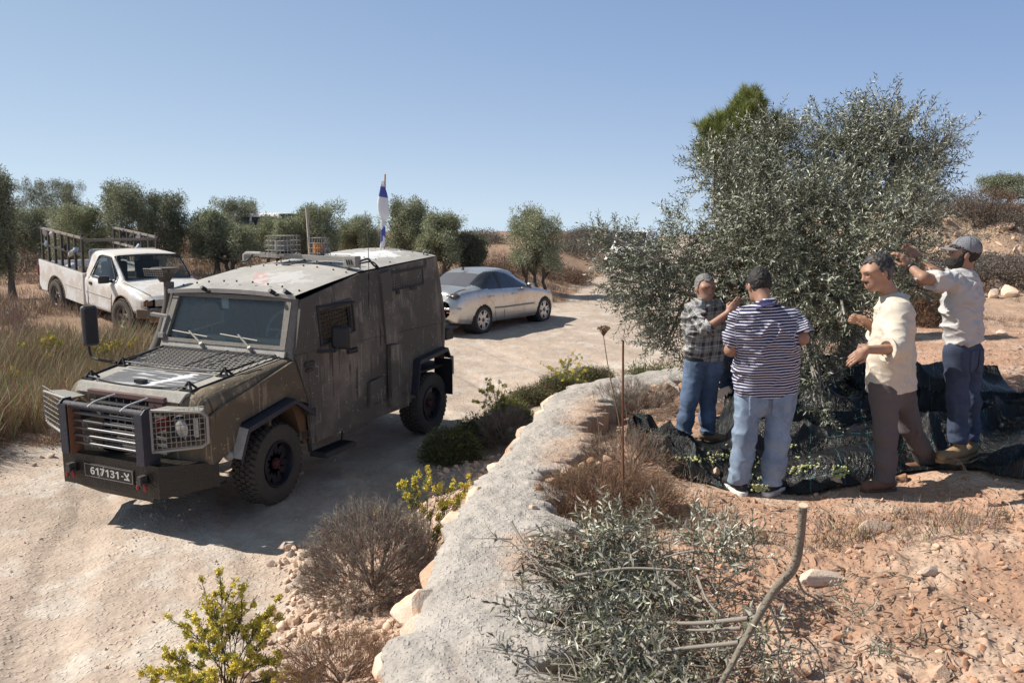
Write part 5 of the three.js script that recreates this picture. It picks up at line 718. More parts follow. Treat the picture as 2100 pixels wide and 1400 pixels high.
function makePerson(o) {
  const J = o.joints, j = k => J[k], G = thing('person', o.label, 'person', [j('ankleL').x, Math.min(j('ankleL').y, j('ankleR').y) - 0.09, j('ankleL').z]);
  const org = G.position.clone(); for (const k in J) J[k] = J[k].clone().sub(org);
  const S = o.size ?? 1, hipC = j('hipL').clone().add(j('hipR')).multiplyScalar(0.5), shC = j('shL').clone().add(j('shR')).multiplyScalar(0.5);
  const latH = j('hipL').clone().sub(j('hipR')).normalize(), latS = j('shL').clone().sub(j('shR')).normalize(), up = shC.clone().sub(hipC).normalize();
  const bel = o.belly ?? 0, fwdT = latS.clone().cross(up).normalize();   // left x up = forward
  const torso = (grow, t0 = -0.12, t1 = 1) => { const prof = [[-0.14, 0.085, 0.105], [0, 0.088, 0.112], [0.2, 0.078 + bel * 0.3, 0.105 + bel], [0.4, 0.085 + bel * 0.3, 0.108 + bel * 1.1], [0.62, 0.108, 0.112 + bel * 0.5], [0.82, 0.128, 0.104], [0.97, 0.125, 0.075]], out = [];
    for (const [t, hw, r] of prof) { if (t < t0 - 0.01 || t > t1 + 0.01) continue; const c = hipC.clone().lerp(shC, t).addScaledVector(fwdT, (t > 0.1 && t < 0.6 ? bel * 0.5 : 0) - (t > 0.7 ? 0.012 : 0)), l = latH.clone().lerp(latS, t).normalize(); out.push(cap(c.clone().addScaledVector(l, hw * S), c.clone().addScaledVector(l, -hw * S), (r + grow) * S, (r + grow) * S)); } if (t1 > 0.9) for (const s of [1, -1]) out.push(cap(shC.clone().addScaledVector(latS, s * 0.13 * S).addScaledVector(up, -0.005), shC.clone().addScaledVector(latS, s * 0.03).addScaledVector(up, 0.052), 0.052 + grow, 0.050 + grow)); return out; };
  const neckB = shC.clone().addScaledVector(up, 0.072).addScaledVector(fwdT, -0.012), headC = j('head'), F = o.face.clone().normalize(), U = (o.headUp ?? V(0, 1, 0)).clone(); U.addScaledVector(F, -U.dot(F)).normalize(); const X = U.clone().cross(F);
  const toH = (x, y, z) => { const a = x - headC.x, b = y - headC.y, c = z - headC.z; return [a * X.x + b * X.y + c * X.z, a * U.x + b * U.y + c * U.z, a * F.x + b * F.y + c * F.z]; };
  const hs = o.headSize ?? 1;
  const headL = join([ell([0, 0.03, -0.012], [0.077, 0.095, 0.096]), ell([0, -0.025, 0.02], [0.066, 0.085, 0.075]), ell([0, -0.085, 0.045], [0.045, 0.036, 0.045]), ell([0, 0.022, 0.072], [0.050, 0.016, 0.022])], 0.035);
  const nose = join([cap(V(0, 0.012, 0.088), V(0, -0.030, 0.108), 0.009, 0.013), cap(V(-0.012, -0.036, 0.095), V(0.012, -0.036, 0.095), 0.010, 0.010)], 0.012), ears = [1, -1].map(s => ell([s * 0.078, -0.012, -0.004], [0.014, 0.032, 0.020])), lips = cap(V(-0.02, -0.066, 0.080), V(0.02, -0.066, 0.080), 0.009, 0.009), eyeS = [1, -1].map(s => ell([s * 0.031, 0.0, 0.100], [0.020, 0.011, 0.013]));
  const head = (x, y, z) => { let [a, b, c] = toH(x, y, z); a /= hs; b /= hs; c /= hs; let d = headL(a, b, c); for (const e of eyeS) d = -smin(-d, e(a, b, c), 0.012); d = smin(d, nose(a, b, c), 0.014); d = smin(d, lips(a, b, c), 0.012); for (const e of ears) d = smin(d, e(a, b, c), 0.008); return d * hs; };
  const jaw = headC.clone().addScaledVector(U, -0.06).addScaledVector(F, -0.025);
  const arm = (s, g, a0 = 0, full = 1) => { const sh = j('sh' + s), el = j('el' + s), wr = j('wr' + s); return [cap(sh, el, 0.056 + g, 0.044 + g), ...(full ? [cap(el, wr, 0.043 + g * 0.8, 0.028 + g)] : [])]; };
  const leg = (s, g) => [cap(j('hip' + s), j('knee' + s), 0.090 + g, 0.058 + g), cap(j('knee' + s).clone(), j('knee' + s).clone().lerp(j('ankle' + s), 0.35), 0.056 + g, 0.056 + g), cap(j('knee' + s).clone().lerp(j('ankle' + s), 0.35), j('ankle' + s), 0.056 + g, 0.042 + g)];
  const allPts = Object.values(J);
  // the body, one continuous skin; head and hands on finer grids
  const bodyF = join([...torso(-0.012), cap(neckB, jaw, 0.060, 0.054), ...arm('L', 0), ...arm('R', 0), ...leg('L', -0.012), ...leg('R', -0.012)], 0.03);
  const skinT = o.skin ?? [0.36, 0.20, 0.13];
  const skinC = (x, y, z) => { const [a, b, c] = toH(x, y, z).map(q => q / hs), k = 0.88 + 0.24 * fbm3(x * 30, y * 30, z * 30, 3, 7); let r = skinT.map(q => q * k); const mixc = (t, m) => { r = r.map((q, i) => lerp(q, m[i], t)); };
    if (Math.hypot(a, b, c) < 0.16) {
      const st = o.stubble ?? 0; if (st && b < -0.035 && c > -0.01) mixc(st * sstep(-0.03, -0.055, b), o.beardColor ?? [0.06, 0.05, 0.045]);
      if (o.moustache && Math.abs(b + 0.051) < 0.0085 && Math.abs(a) < 0.034 && c > 0.06) mixc(0.85, [0.06, 0.055, 0.05]);
      if (Math.abs(b + 0.070) < 0.006 && Math.abs(a) < 0.022 && c > 0.06) mixc(0.4, [0.30, 0.12, 0.10]);
      for (const s of [1, -1]) { const ex = a - s * 0.031, ey = b - 0.001; if (c > 0.05 && Math.abs(ex) < 0.013 && Math.abs(ey) < 0.0055) mixc(0.85, Math.abs(ex) < 0.0065 ? [0.03, 0.02, 0.016] : [0.42, 0.36, 0.32]); if (c > 0.05 && Math.abs(ex) < 0.024 && Math.abs(b - 0.022 - 0.1 * Math.abs(ex)) < 0.0045) mixc(0.7, o.brow ?? [0.05, 0.04, 0.035]); }
    } return r; };
  const parts = [];
  parts.push(surfaceNet(bodyF, ...bounds(allPts, 0.2), 0.0125));
  parts.push(surfaceNet((x, y, z) => smin(head(x, y, z), cap(neckB, jaw, 0.060, 0.054)(x, y, z), 0.03), headC.clone().addScalar(-0.165), headC.clone().addScalar(0.165), 0.0036));
  for (const s of ['L', 'R']) { const hd = o['hand' + s]; if (!hd) continue; const wr = j('wr' + s), D = hd.dir.clone().normalize(), N = hd.palm.clone(); N.addScaledVector(D, -N.dot(D)).normalize(); const T = D.clone().cross(N).multiplyScalar(hd.thumb ?? 1), c = hd.curl ?? 0.5;
    const at3 = (a, b, d) => wr.clone().addScaledVector(D, a).addScaledVector(T, b).addScaledVector(N, d), list = [cap(wr, at3(0.04, 0, 0), 0.027, 0.026), cap(at3(0.035, 0.024, 0), at3(0.085, 0.026, 0), 0.017, 0.014), cap(at3(0.035, 0.008, 0), at3(0.09, 0.009, 0), 0.018, 0.014), cap(at3(0.035, -0.008, 0), at3(0.087, -0.009, 0), 0.018, 0.014), cap(at3(0.03, -0.022, 0), at3(0.078, -0.026, 0), 0.016, 0.012)]; const palm = join(list, 0.014), fs = [];
    [[0.026, 0.085, 1], [0.009, 0.09, 1.1], [-0.009, 0.087, 1.02], [-0.026, 0.078, 0.82]].forEach(([b, a, L], i) => { let p = at3(a, b, 0), ang = c * (0.35 + 0.14 * i), st = [0.040, 0.026, 0.020]; const seg = []; for (let q = 0; q < 3; q++) { const e = p.clone().addScaledVector(D, Math.cos(ang) * st[q] * L).addScaledVector(N, Math.sin(ang) * st[q] * L); seg.push(cap(p, e, 0.0098 - q * 0.0009, 0.0090 - q * 0.0009)); p = e; ang += c * (0.75 + 0.1 * i); } fs.push(join(seg, 0.006)); });
    { const a = at3(0.022, 0.022, 0.006), b = at3(0.052, 0.048, 0.018 + 0.016 * c), d = at3(0.084, 0.05 - 0.012 * c, 0.026 + 0.03 * c); fs.push(join([cap(a, b, 0.0150, 0.0112), cap(b, d, 0.0112, 0.0088)], 0.008)); }
    parts.push(surfaceNet((x, y, z) => { let d = palm(x, y, z); for (const q of fs) d = smin(d, q(x, y, z), 0.006); return smin(d, cap(j('el' + s), wr, 0.043, 0.028)(x, y, z), 0.015); }, ...bounds([wr, at3(0.1, 0, 0)], 0.10), 0.0036)); }
  mesh('body', merge(parts.map(g => paintVerts(g, skinC))), new THREE.MeshStandardMaterial({ vertexColors: true, roughness: 0.55, side: THREE.DoubleSide }), G);
  // uv round a garment: v runs along the body or the limb, u round it
  const clothUV = (g, limbs, scale, centre, latv) => { const p = g.attributes.position, uv = new Float32Array(p.count * 2), T = torso(0.0), tor = join(T, 0.05); for (let i = 0; i < p.count; i++) { const x = p.getX(i), y = p.getY(i), z = p.getZ(i); let best = tor(x, y, z) - 0.01, u = 0, v = 0, found = null; for (const l of limbs) { const d = cap(l[0], l[1], 0.05, 0.05)(x, y, z); if (d < best) { best = d; found = l; } }
    const q = V(x, y, z); if (found) { const ax = found[1].clone().sub(found[0]).normalize(), r = q.sub(found[0]); v = r.dot(ax); const a = ax.clone().cross(latS).normalize(), b = ax.clone().cross(a); u = Math.atan2(r.dot(a), r.dot(b)) * 0.06; } else { const r = q.sub(hipC); v = r.dot(up); const a = r.dot(latS), c = r.dot(fwdT); u = a + 0.55 * c; } uv[i * 2] = u * scale; uv[i * 2 + 1] = v * scale; } g.setAttribute('uv', new THREE.BufferAttribute(uv, 2)); return g; };
  // shirt
  { const sh = o.shirt, long = sh.sleeve > 1, list = [...torso(0.016 + (sh.loose ?? 0), sh.hem), cap(shC.clone(), neckB.clone().addScaledVector(up, -0.005), 0.078, 0.068)], ends = [], arms = [];
    for (const s of ['L', 'R']) { const a = j('sh' + s), b = j('el' + s), w = j('wr' + s), k = sh.sleeve, lo = sh.loose ?? 0; const e = k <= 1 ? a.clone().lerp(b, k) : b.clone().lerp(w, k - 1); const ax = (k <= 1 ? b.clone().sub(a) : w.clone().sub(b)).normalize(); ends.push([e, ax]); 
      const al = k <= 1 ? [cap(a, e.clone().addScaledVector(ax, 0.05), 0.070 + lo * 0.6, 0.064 + lo)] : [cap(a, b, 0.070 + lo * 0.6, 0.060 + lo), cap(b, e.clone().addScaledVector(ax, 0.04), 0.059 + lo, 0.052 + lo)], af = join(al, 0.03); arms.push((x, y, z) => { const q = (x - e.x) * ax.x + (y - e.y) * ax.y + (z - e.z) * ax.z, d = af(x, y, z); return q > -0.02 && Math.hypot(x - e.x, y - e.y, z - e.z) < 0.14 ? Math.max(d, q) : d; }); }
    const F1 = join(list, 0.045), F0 = (x, y, z) => smin(smin(F1(x, y, z), arms[0](x, y, z), 0.035), arms[1](x, y, z), 0.035), hemP = hipC.clone().lerp(shC, sh.hem), amp = sh.folds ?? 0.012, sk = o.seed ?? 1;
    const fn = (x, y, z) => { let d = F0(x, y, z); if (d > 0.09) return d; const v = (x - hipC.x) * up.x + (y - hipC.y) * up.y + (z - hipC.z) * up.z; 
      const wx = noise3(x * 4, y * 4, z * 4, sk + 9) * 1.6, r1 = ridge(x * 4.5 + y * 5 + wx, y * 8 - x * 4 - wx, z * 4.5 + y * 4, sk), r2 = ridge(x * 11 + y * 9 + wx * 2, y * 13 - z * 5, z * 11 - wx, sk + 3), r3 = ridge(x * 6 - y * 7, y * 15 + x * 6 + wx, z * 6, sk + 6); d += amp * (0.35 - r1 * r1 * r1) * 1.3 + amp * 0.75 * (0.3 - r2 * r2 * r2) + amp * 0.8 * (0.3 - Math.pow(r3, 4));
      d = Math.max(d, (hemP.x - x) * up.x + (hemP.y - y) * up.y + (hemP.z - z) * up.z + 0.012 * Math.sin(x * 17 + z * 13));
      return d; };
    const pts = ['hipL', 'hipR', 'shL', 'shR', 'elL', 'elR', ...(long ? ['wrL', 'wrR'] : [])].map(j); 
    const g = surfaceNet(fn, ...bounds([...pts, neckB, hemP], 0.2), 0.0075); clothUV(g, ['L', 'R'].flatMap(s => [[j('sh' + s), j('el' + s)], [j('el' + s), j('wr' + s)]]), sh.uv ?? 1); const shirt = mesh('shirt', g, sh.mat, G);
    if (sh.collar) { const N0 = neckB.clone().addScaledVector(up, 0.010), N1 = N0.clone().lerp(jaw, 0.5), ax = jaw.clone().sub(neckB).normalize(); const cf = (x, y, z) => { const px = x - N0.x, py = y - N0.y, pz = z - N0.z, t = px * ax.x + py * ax.y + pz * ax.z, r = Math.hypot(px - ax.x * t, py - ax.y * t, pz - ax.z * t), out = 0.070 + 0.034 * sstep(0.018, -0.03, t); const front = px * F.x + pz * F.z; return Math.max(Math.abs(r - out) - 0.005, Math.abs(t - 0.006) - (0.032 + 0.006 * sstep(0.02, 0.06, front))); }; const cg = surfaceNet(cf, ...bounds([N0, N1], 0.13), 0.0045); clothUV(cg, [], 1); mesh('collar', cg, sh.collar, shirt); }
    if (long) for (let i = 0; i < 2; i++) { const [e, ax] = ends[i], lo = sh.loose ?? 0; const q = e.clone().addScaledVector(ax, -0.012); const cg = surfaceNet((x, y, z) => { const t = (x - q.x) * ax.x + (y - q.y) * ax.y + (z - q.z) * ax.z, r = Math.hypot(x - q.x - ax.x * t, y - q.y - ax.y * t, z - q.z - ax.z * t); return Math.max(Math.abs(r - 0.054 - lo) - 0.012 + 0.004 * Math.sin(t * 160), Math.abs(t) - 0.034) + 0.006 * (noise3(x * 30, y * 30, z * 30, 5) - 0.5); }, ...bounds([q], 0.11), 0.005); clothUV(cg, [], sh.uv ?? 1); mesh('cuff', cg, sh.cuff ?? sh.mat, shirt); } }
  // trousers
  { const tr = o.trousers, lo = tr.loose ?? 0, list = [...torso(0.006 + lo * 0.3, -0.14, 0.2)]; const ends = [];
    for (const s of ['L', 'R']) { const h = j('hip' + s), k = j('knee' + s), a = j('ankle' + s), m = k.clone().lerp(a, 0.5), e = a.clone().lerp(k, -0.02); list.push(cap(h, k, 0.098 + lo * 0.5, 0.068 + lo), cap(k, m, 0.067 + lo, 0.063 + lo), cap(m, e, 0.063 + lo, 0.058 + lo)); }
    const F0 = join(list, 0.03), waist = hipC.clone().addScaledVector(up, tr.waist ?? 0.10), sk = (o.seed ?? 1) + 40, aL = j('ankleL'), aR = j('ankleR'), kL = j('kneeL'), kR = j('kneeR');
    const fn = (x, y, z) => { let d = F0(x, y, z); if (d > 0.08) return d; const a = Math.min(Math.hypot(x - aL.x, y - aL.y - 0.06, z - aL.z), Math.hypot(x - aR.x, y - aR.y - 0.06, z - aR.z)), kk = Math.min(Math.hypot(x - kL.x, y - kL.y, z - kL.z), Math.hypot(x - kR.x, y - kR.y, z - kR.z)); 
      const am = 0.006 + 0.010 * sstep(0.2, 0.05, a) + 0.006 * sstep(0.2, 0.05, kk); const wx = noise3(x * 5, y * 5, z * 5, sk + 9), q1 = ridge(x * 5 + wx * 2, y * lerp(9, 20, sstep(0.22, 0.08, a)) + x * 6 + wx * 1.5, z * 5, sk), q2 = ridge(x * 8 + y * 6 + wx * 2, y * 12 - x * 6, z * 8, sk + 4); d += am * 1.5 * (0.35 - q1 * q1 * q1) + 0.007 * (0.3 - q2 * q2 * q2);
      d = Math.max(d, (x - waist.x) * up.x + (y - waist.y) * up.y + (z - waist.z) * up.z); const ya = Math.hypot(x - aL.x, z - aL.z) < Math.hypot(x - aR.x, z - aR.z) ? aL.y : aR.y; return Math.max(d, ya + (tr.hem ?? -0.008) - y); };
    const g = surfaceNet(fn, ...bounds(['hipL', 'hipR', 'kneeL', 'kneeR', 'ankleL', 'ankleR'].map(j).concat(waist), 0.2), 0.0085); clothUV(g, ['L', 'R'].flatMap(s => [[j('hip' + s), j('knee' + s)], [j('knee' + s), j('ankle' + s)]]), 1);
    const pm = mesh('trousers', paintVerts(g, (x, y, z) => { const k = tr.fadeWear ? 1 + tr.fadeWear * (fbm3(x * 7, y * 4, z * 7, 3, sk) - 0.45) : 1; return [k, k, k]; }), tr.mat, G);
    if (tr.pockets) for (const s of [1, -1]) { const base = hipC.clone().addScaledVector(up, -0.085).addScaledVector(latH, s * 0.085).addScaledVector(fwdT, -0.2); const N = fwdT.clone().multiplyScalar(1); const g2 = surfaceNet((x, y, z) => { const px = x - base.x, py = y - base.y, pz = z - base.z, a = px * latH.x + py * latH.y + pz * latH.z, b = py; const sd = fn(x, y, z); return Math.max(Math.abs(sd - 0.002) - 0.0075, Math.abs(a) - 0.07 + (b < -0.07 ? (-(b + 0.07)) * 1.2 : 0), Math.abs(b) - 0.095, (px - N.x * 0.2) * N.x + (pz - N.z * 0.2) * N.z); }, ...bounds([base], 0.3), 0.0065); if (g2.attributes.position.count) { clothUV(g2, [], 1); mesh('back_pocket', paintVerts(g2, () => [1.06, 1.06, 1.06]), tr.mat, pm); } }
    if (tr.belt) { const w0 = waist.clone().addScaledVector(up, -0.022); const bg = surfaceNet((x, y, z) => { const t = (x - w0.x) * up.x + (y - w0.y) * up.y + (z - w0.z) * up.z; return Math.max(Math.abs(t) - 0.019, Math.abs(fn(x, Math.min(y, y - Math.max(0, t)), z)) - 0.007); }, ...bounds([w0], 0.26), 0.0075); mesh('belt', bg, tr.belt, pm); } }
  // shoes
  for (const s of ['L', 'R']) { const a = j('ankle' + s), t = o['toe' + s].clone().setY(0).normalize(), h = o.shoe.height ?? 0.0, gy = o['ground' + s] !== undefined ? o['ground' + s] - org.y : a.y - 0.09, base = V(a.x, gy, a.z), side = V(-t.z, 0, t.x), q = (f, u, l = 0) => base.clone().addScaledVector(t, f).addScaledVector(side, l).add(V(0, u, 0)), so = o.shoe.sole ?? 0.028;
    const up0 = join([cap(q(-0.055, so + 0.035), q(0.04, so + 0.035), 0.038, 0.042), cap(q(0.04, so + 0.034), q(0.15, so + 0.022), 0.043, 0.034), cap(q(0.15, so + 0.02, 0.012), q(0.165, so + 0.018, -0.012), 0.030, 0.030), cap(q(-0.02, so + 0.05), q(-0.015, 0.085 + h), 0.042, 0.045)], 0.03), fs = (x, y, z) => Math.max(up0(x, y, z) + (o.shoe.rough ?? 0) * (noise3(x * 40, y * 40, z * 40, 3) - 0.5), gy + so * 0.6 - y);
    const shoe = mesh('shoe', surfaceNet(fs, ...bounds([q(-0.06, 0), q(0.17, 0.1 + h)], 0.075), 0.006), o.shoe.mat, G);
    const sf = join([cap(q(-0.055, so * 0.5), q(0.04, so * 0.5), 0.041, 0.043), cap(q(0.04, so * 0.5), q(0.155, so * 0.5), 0.046, 0.042)], 0.02); mesh('sole', surfaceNet((x, y, z) => Math.max(sf(x, so * 0.5 + gy, z), Math.abs(y - gy - so * 0.5) - so * 0.5), ...bounds([q(-0.06, 0), q(0.17, 0.04)], 0.06), 0.0055), o.shoe.soleMat, shoe);
    if (o.shoe.print && s === 'R') { const c = document.createElement('canvas'); c.width = 256; c.height = 48; const x = c.getContext('2d'); x.fillStyle = '#d8d6d2'; x.fillRect(0, 0, 256, 48); x.fillStyle = '#15151a'; x.font = 'bold 36px sans-serif'; x.textAlign = 'center'; x.fillText(o.shoe.print, 128, 37); const tx = new THREE.CanvasTexture(c); tx.colorSpace = THREE.SRGBColorSpace; const pg = new THREE.PlaneGeometry(0.15, so * 0.7); const out = side.clone().multiplyScalar(side.z > 0 ? 1 : -1), mid = q(0.05, so * 0.5).addScaledVector(out, 0.049); pg.applyMatrix4(new THREE.Matrix4().makeBasis(V(0, 1, 0).cross(out), V(0, 1, 0), out).setPosition(mid)); mesh('sole_lettering', pg, new THREE.MeshStandardMaterial({ map: tx, roughness: 0.7 }), shoe); } }
  // hair, cap
  const hairF = lift => (x, y, z) => { let [a, b, c] = toH(x, y, z).map(q => q / hs); const d = headL(a, b, c) - 0.008 - lift; const line = o.hairLine ?? 0.055; return Math.max(d + 0.008 * (noise3(a * 90, b * 90, c * 90, 5) - 0.5), (c > -0.005 ? lerp(0.0, line, sstep(0.0, 0.045, c)) + (c > 0.02 ? 0 : 0) - (Math.abs(a) > 0.062 && c < 0.03 ? 0.02 : 0) : lerp(-0.005, -0.105, sstep(-0.01, -0.055, c))) - b + 0.02 * (noise3(a * 60, b * 60, c * 60, 8) - 0.5)); };
  if (o.hair) { const g = surfaceNet(hairF(o.hairLift ?? 0), headC.clone().addScalar(-0.16), headC.clone().addScalar(0.16), 0.0045); mesh('hair', paintVerts(g, (x, y, z) => { const [a, b, c] = toH(x, y, z), k = 0.7 + 0.6 * noise3(a * 90, b * 90, c * 90, 9), gr = clamp((o.grey ?? 0) * (b < 0.03 ? 1.5 : 0.7) + (noise3(a * 60, b * 60, c * 60, 4) - 0.5) * (o.grey ? 0.5 : 0)); return o.hair.map((q, i) => lerp(q, [0.30, 0.29, 0.28][i], gr) * k); }), new THREE.MeshStandardMaterial({ vertexColors: true, roughness: 0.7, side: THREE.DoubleSide }), G); }
  if (o.beard) { const g = surfaceNet((x, y, z) => { const [a, b, c] = toH(x, y, z).map(q => q / hs); return Math.max(smin(headL(a, b, c) - 0.007, ell([0, -0.098, 0.055], [0.045, 0.03, 0.04])(a, b, c), 0.02) + 0.006 * (noise3(a * 80, b * 80, c * 80, 3) - 0.5), b - lerp(0.002, -0.042, sstep(0.025, 0.06, c)), 0.004 - c); }, headC.clone().addScalar(-0.16), headC.clone().addScalar(0.16), 0.0045); mesh('beard', g, std(0.018, 0.015, 0.014, 0.85), G); }
  if (o.cap) { const dome = (x, y, z) => { const [a, b, c] = toH(x, y, z); const d = ell([0, 0.046, -0.012], [0.092, 0.094, 0.108])(a, b, c); const low = 0.030 - 0.035 * sstep(0.02, -0.09, c); return Math.max(d, low - b, -(ell([0, 0.046, -0.012], [0.086, 0.088, 0.102])(a, b, c))); };
    const cg = surfaceNet(dome, headC.clone().addScalar(-0.18), headC.clone().addScalar(0.18), 0.0045); const c = mesh('cap', cg, o.cap, G); const brim = surfaceNet((x, y, z) => { const [a, b, cc] = toH(x, y, z); const curve = 0.034 - a * a * 3.2 - (cc - 0.09) * 0.12; return Math.max(Math.abs(b - curve) - 0.005, Math.hypot(a / 0.078, (cc - 0.075) / 0.105) * 0.08 - 0.08, 0.06 - cc); }, headC.clone().addScalar(-0.22), headC.clone().addScalar(0.22), 0.0045); mesh('brim', brim, o.cap, c);
    const panel = []; for (let k = 0; k < 6; k++) { const pts = []; for (let q = 0; q <= 8; q++) { const el = lerp(0.05, 1.5, q / 8), az = k / 6 * 6.283 + 0.5; pts.push(headC.clone().addScaledVector(X, 0.093 * Math.cos(el) * Math.sin(az)).addScaledVector(U, 0.046 + 0.095 * Math.sin(el)).addScaledVector(F, -0.012 + 0.109 * Math.cos(el) * Math.cos(az))); } panel.push(pipe(pts, 0.0018, 10, 4)); } mesh('cap_seam', panel, std(0.09, 0.09, 0.10, 0.9), c); mesh('cap_button', new THREE.SphereGeometry(0.009, 8, 6).translate(headC.x + U.x * 0.142, headC.y + U.y * 0.142, headC.z + U.z * 0.142 + F.z * -0.012), std(0.1, 0.1, 0.11, 0.9), c); }
  if (o.watch) { const w = j('wr' + o.watch), e = j('el' + o.watch), ax = w.clone().sub(e).normalize(), p = w.clone().addScaledVector(ax, -0.03); const g = new THREE.TorusGeometry(0.034, 0.007, 6, 20); g.scale(1, 1, 2); g.applyQuaternion(new THREE.Quaternion().setFromUnitVectors(V(0, 0, 1), ax)); g.translate(p.x, p.y, p.z); mesh('watch', g, std(0.02, 0.02, 0.022, 0.4), G); }
  return G;
}
const cloth = (r, g, b, map = clothTex, o = {}) => std(r, g, b, 0.92, { map, bumpMap: weaveBump, bumpScale: 0.002, ...o });
const denim = (r, g, b) => cloth(r, g, b, denimTex, { vertexColors: true });
const jo = o => { const r = {}; for (const k in o) r[k] = at(...o[k]); return r; };
const footY = (p) => groundY(p.x, -p.z);
const dirPx = (dx, dd) => V(dx, 0, -dd);

// striped polo shirt, seen from behind
makePerson({ label: 'man seen from behind in a navy and white striped polo shirt and pale blue jeans', seed: 3, belly: 0.014, size: 0.97, skin: [0.33, 0.18, 0.12],
  joints: jo({ ankleL: [1516, 988, 5.96], ankleR: [1582, 990, 5.92], kneeL: [1528, 895, 5.93], kneeR: [1594, 897, 5.90], hipL: [1537, 800, 5.96], hipR: [1606, 800, 5.93], shL: [1517, 655, 5.93], shR: [1625, 652, 5.90], elL: [1499, 718, 5.92], elR: [1646, 694, 5.80], wrL: [1530, 705, 6.14], wrR: [1612, 690, 6.03], head: [1557, 585, 6.02] }),
  face: V(-0.15, -0.42, -1), headUp: V(-0.03, 1, -0.4), toeL: V(-0.3, 0, -1), toeR: V(0.85, 0, -0.75), handL: { dir: V(0.3, 0.25, -0.8), palm: V(0.8, 0, 0.3), curl: 0.8 }, handR: { dir: V(-0.3, 0.2, -0.9), palm: V(-0.8, 0, -0.2), curl: 0.8, thumb: -1 },
  shirt: { sleeve: 0.86, hem: -0.04, loose: 0.017, folds: 0.016, uv: 6.0, mat: cloth(1, 1, 1, stripeTex), collar: cloth(0.028, 0.028, 0.10) }, trousers: { mat: denim(0.245, 0.305, 0.40), loose: 0.020, waist: 0.03, fadeWear: 0.9, pockets: true },
  shoe: { mat: std(0.02, 0.02, 0.022, 0.8), soleMat: std(0.72, 0.71, 0.69, 0.6), sole: 0.036, print: 'BALENCIAGA' }, hair: [0.012, 0.010, 0.010], hairLine: 0.05, hairLift: -0.001 });
// cream shirt, in profile
makePerson({ label: 'smiling man with a moustache in a cream shirt with rolled sleeves and grey trousers', seed: 7, belly: 0.014, size: 0.95, headSize: 1.09, skin: [0.40, 0.225, 0.15], moustache: true, stubble: 0.15,
  joints: jo({ ankleL: [1816, 982, 5.82], ankleR: [1902, 946, 6.30], kneeL: [1818, 890, 5.84], kneeR: [1866, 872, 6.10], hipL: [1812, 793, 5.88], hipR: [1846, 790, 6.06], shL: [1842, 640, 5.82], shR: [1822, 634, 6.14], elL: [1835, 716, 5.66], elR: [1808, 690, 6.28], wrL: [1778, 717, 5.56], wrR: [1772, 655, 6.22], head: [1800, 558, 5.98] }),
  face: V(-1, -0.22, 0.12), headUp: V(-0.28, 1, 0), toeL: V(-1, 0, 0.18), toeR: V(-1, 0, 0.1), handL: { dir: V(-0.9, -0.55, 0.1), palm: V(-0.1, -0.6, -0.7), curl: 0.55, thumb: 1 }, handR: { dir: V(-1, 0.05, 0.1), palm: V(0, 0.3, 0.9), curl: 0.9, thumb: -1 },
  shirt: { sleeve: 1.22, hem: -0.07, loose: 0.020, folds: 0.009, mat: cloth(0.67, 0.60, 0.50), collar: cloth(0.64, 0.57, 0.47) }, trousers: { mat: cloth(0.125, 0.105, 0.105, clothTex, { vertexColors: true }), loose: 0.012, waist: 0.06, fadeWear: 0.3 },
  shoe: { mat: std(0.17, 0.09, 0.06, 0.8), soleMat: std(0.10, 0.065, 0.05, 0.9), sole: 0.02 }, hair: [0.022, 0.020, 0.020], grey: 0.12, hairLine: 0.080, hairLift: -0.001 });
// grey cap and T-shirt, arms raised into the tree
makePerson({ label: 'bearded man in a grey cap and pale grey T-shirt reaching up into the tree', seed: 11, size: 0.88, skin: [0.33, 0.185, 0.125],
  joints: jo({ ankleL: [1966, 922, 6.14], ankleR: [1990, 915, 6.34], kneeL: [1966, 826, 6.16], kneeR: [1990, 822, 6.32], hipL: [1962, 722, 6.20], hipR: [1988, 720, 6.36], shL: [1960, 583, 6.14], shR: [1985, 580, 6.44], elL: [1894, 570, 6.06], elR: [1914, 558, 6.5], wrL: [1866, 545, 6.22], wrR: [1880, 522, 6.62], head: [1978, 520, 6.28] }),
  face: V(-1, 0.12, -0.30), headUp: V(0.05, 1, 0), toeL: V(-1, 0, 0.25), toeR: V(-0.9, 0, 0.5), handL: { dir: V(-0.55, 0.75, -0.1), palm: V(-0.5, -0.3, -0.7), curl: 0.7, thumb: 1 }, handR: { dir: V(-0.9, 0.45, 0), palm: V(0, 0.3, 0.9), curl: 0.7, thumb: -1 },
  shirt: { sleeve: 0.72, hem: 0.10, loose: 0.012, folds: 0.016, mat: cloth(0.52, 0.505, 0.50) }, trousers: { mat: denim(0.052, 0.068, 0.115), loose: 0.004, waist: 0.13, hem: 0.055, fadeWear: 1.3, pockets: true },
  shoe: { mat: std(0.30, 0.20, 0.105, 0.85), soleMat: std(0.24, 0.16, 0.09, 0.9), sole: 0.03, height: 0.085 }, hair: [0.015, 0.012, 0.012], hairLine: 0.04, hairLift: -0.001, beard: true, cap: cloth(0.215, 0.22, 0.245), watch: 'L' });
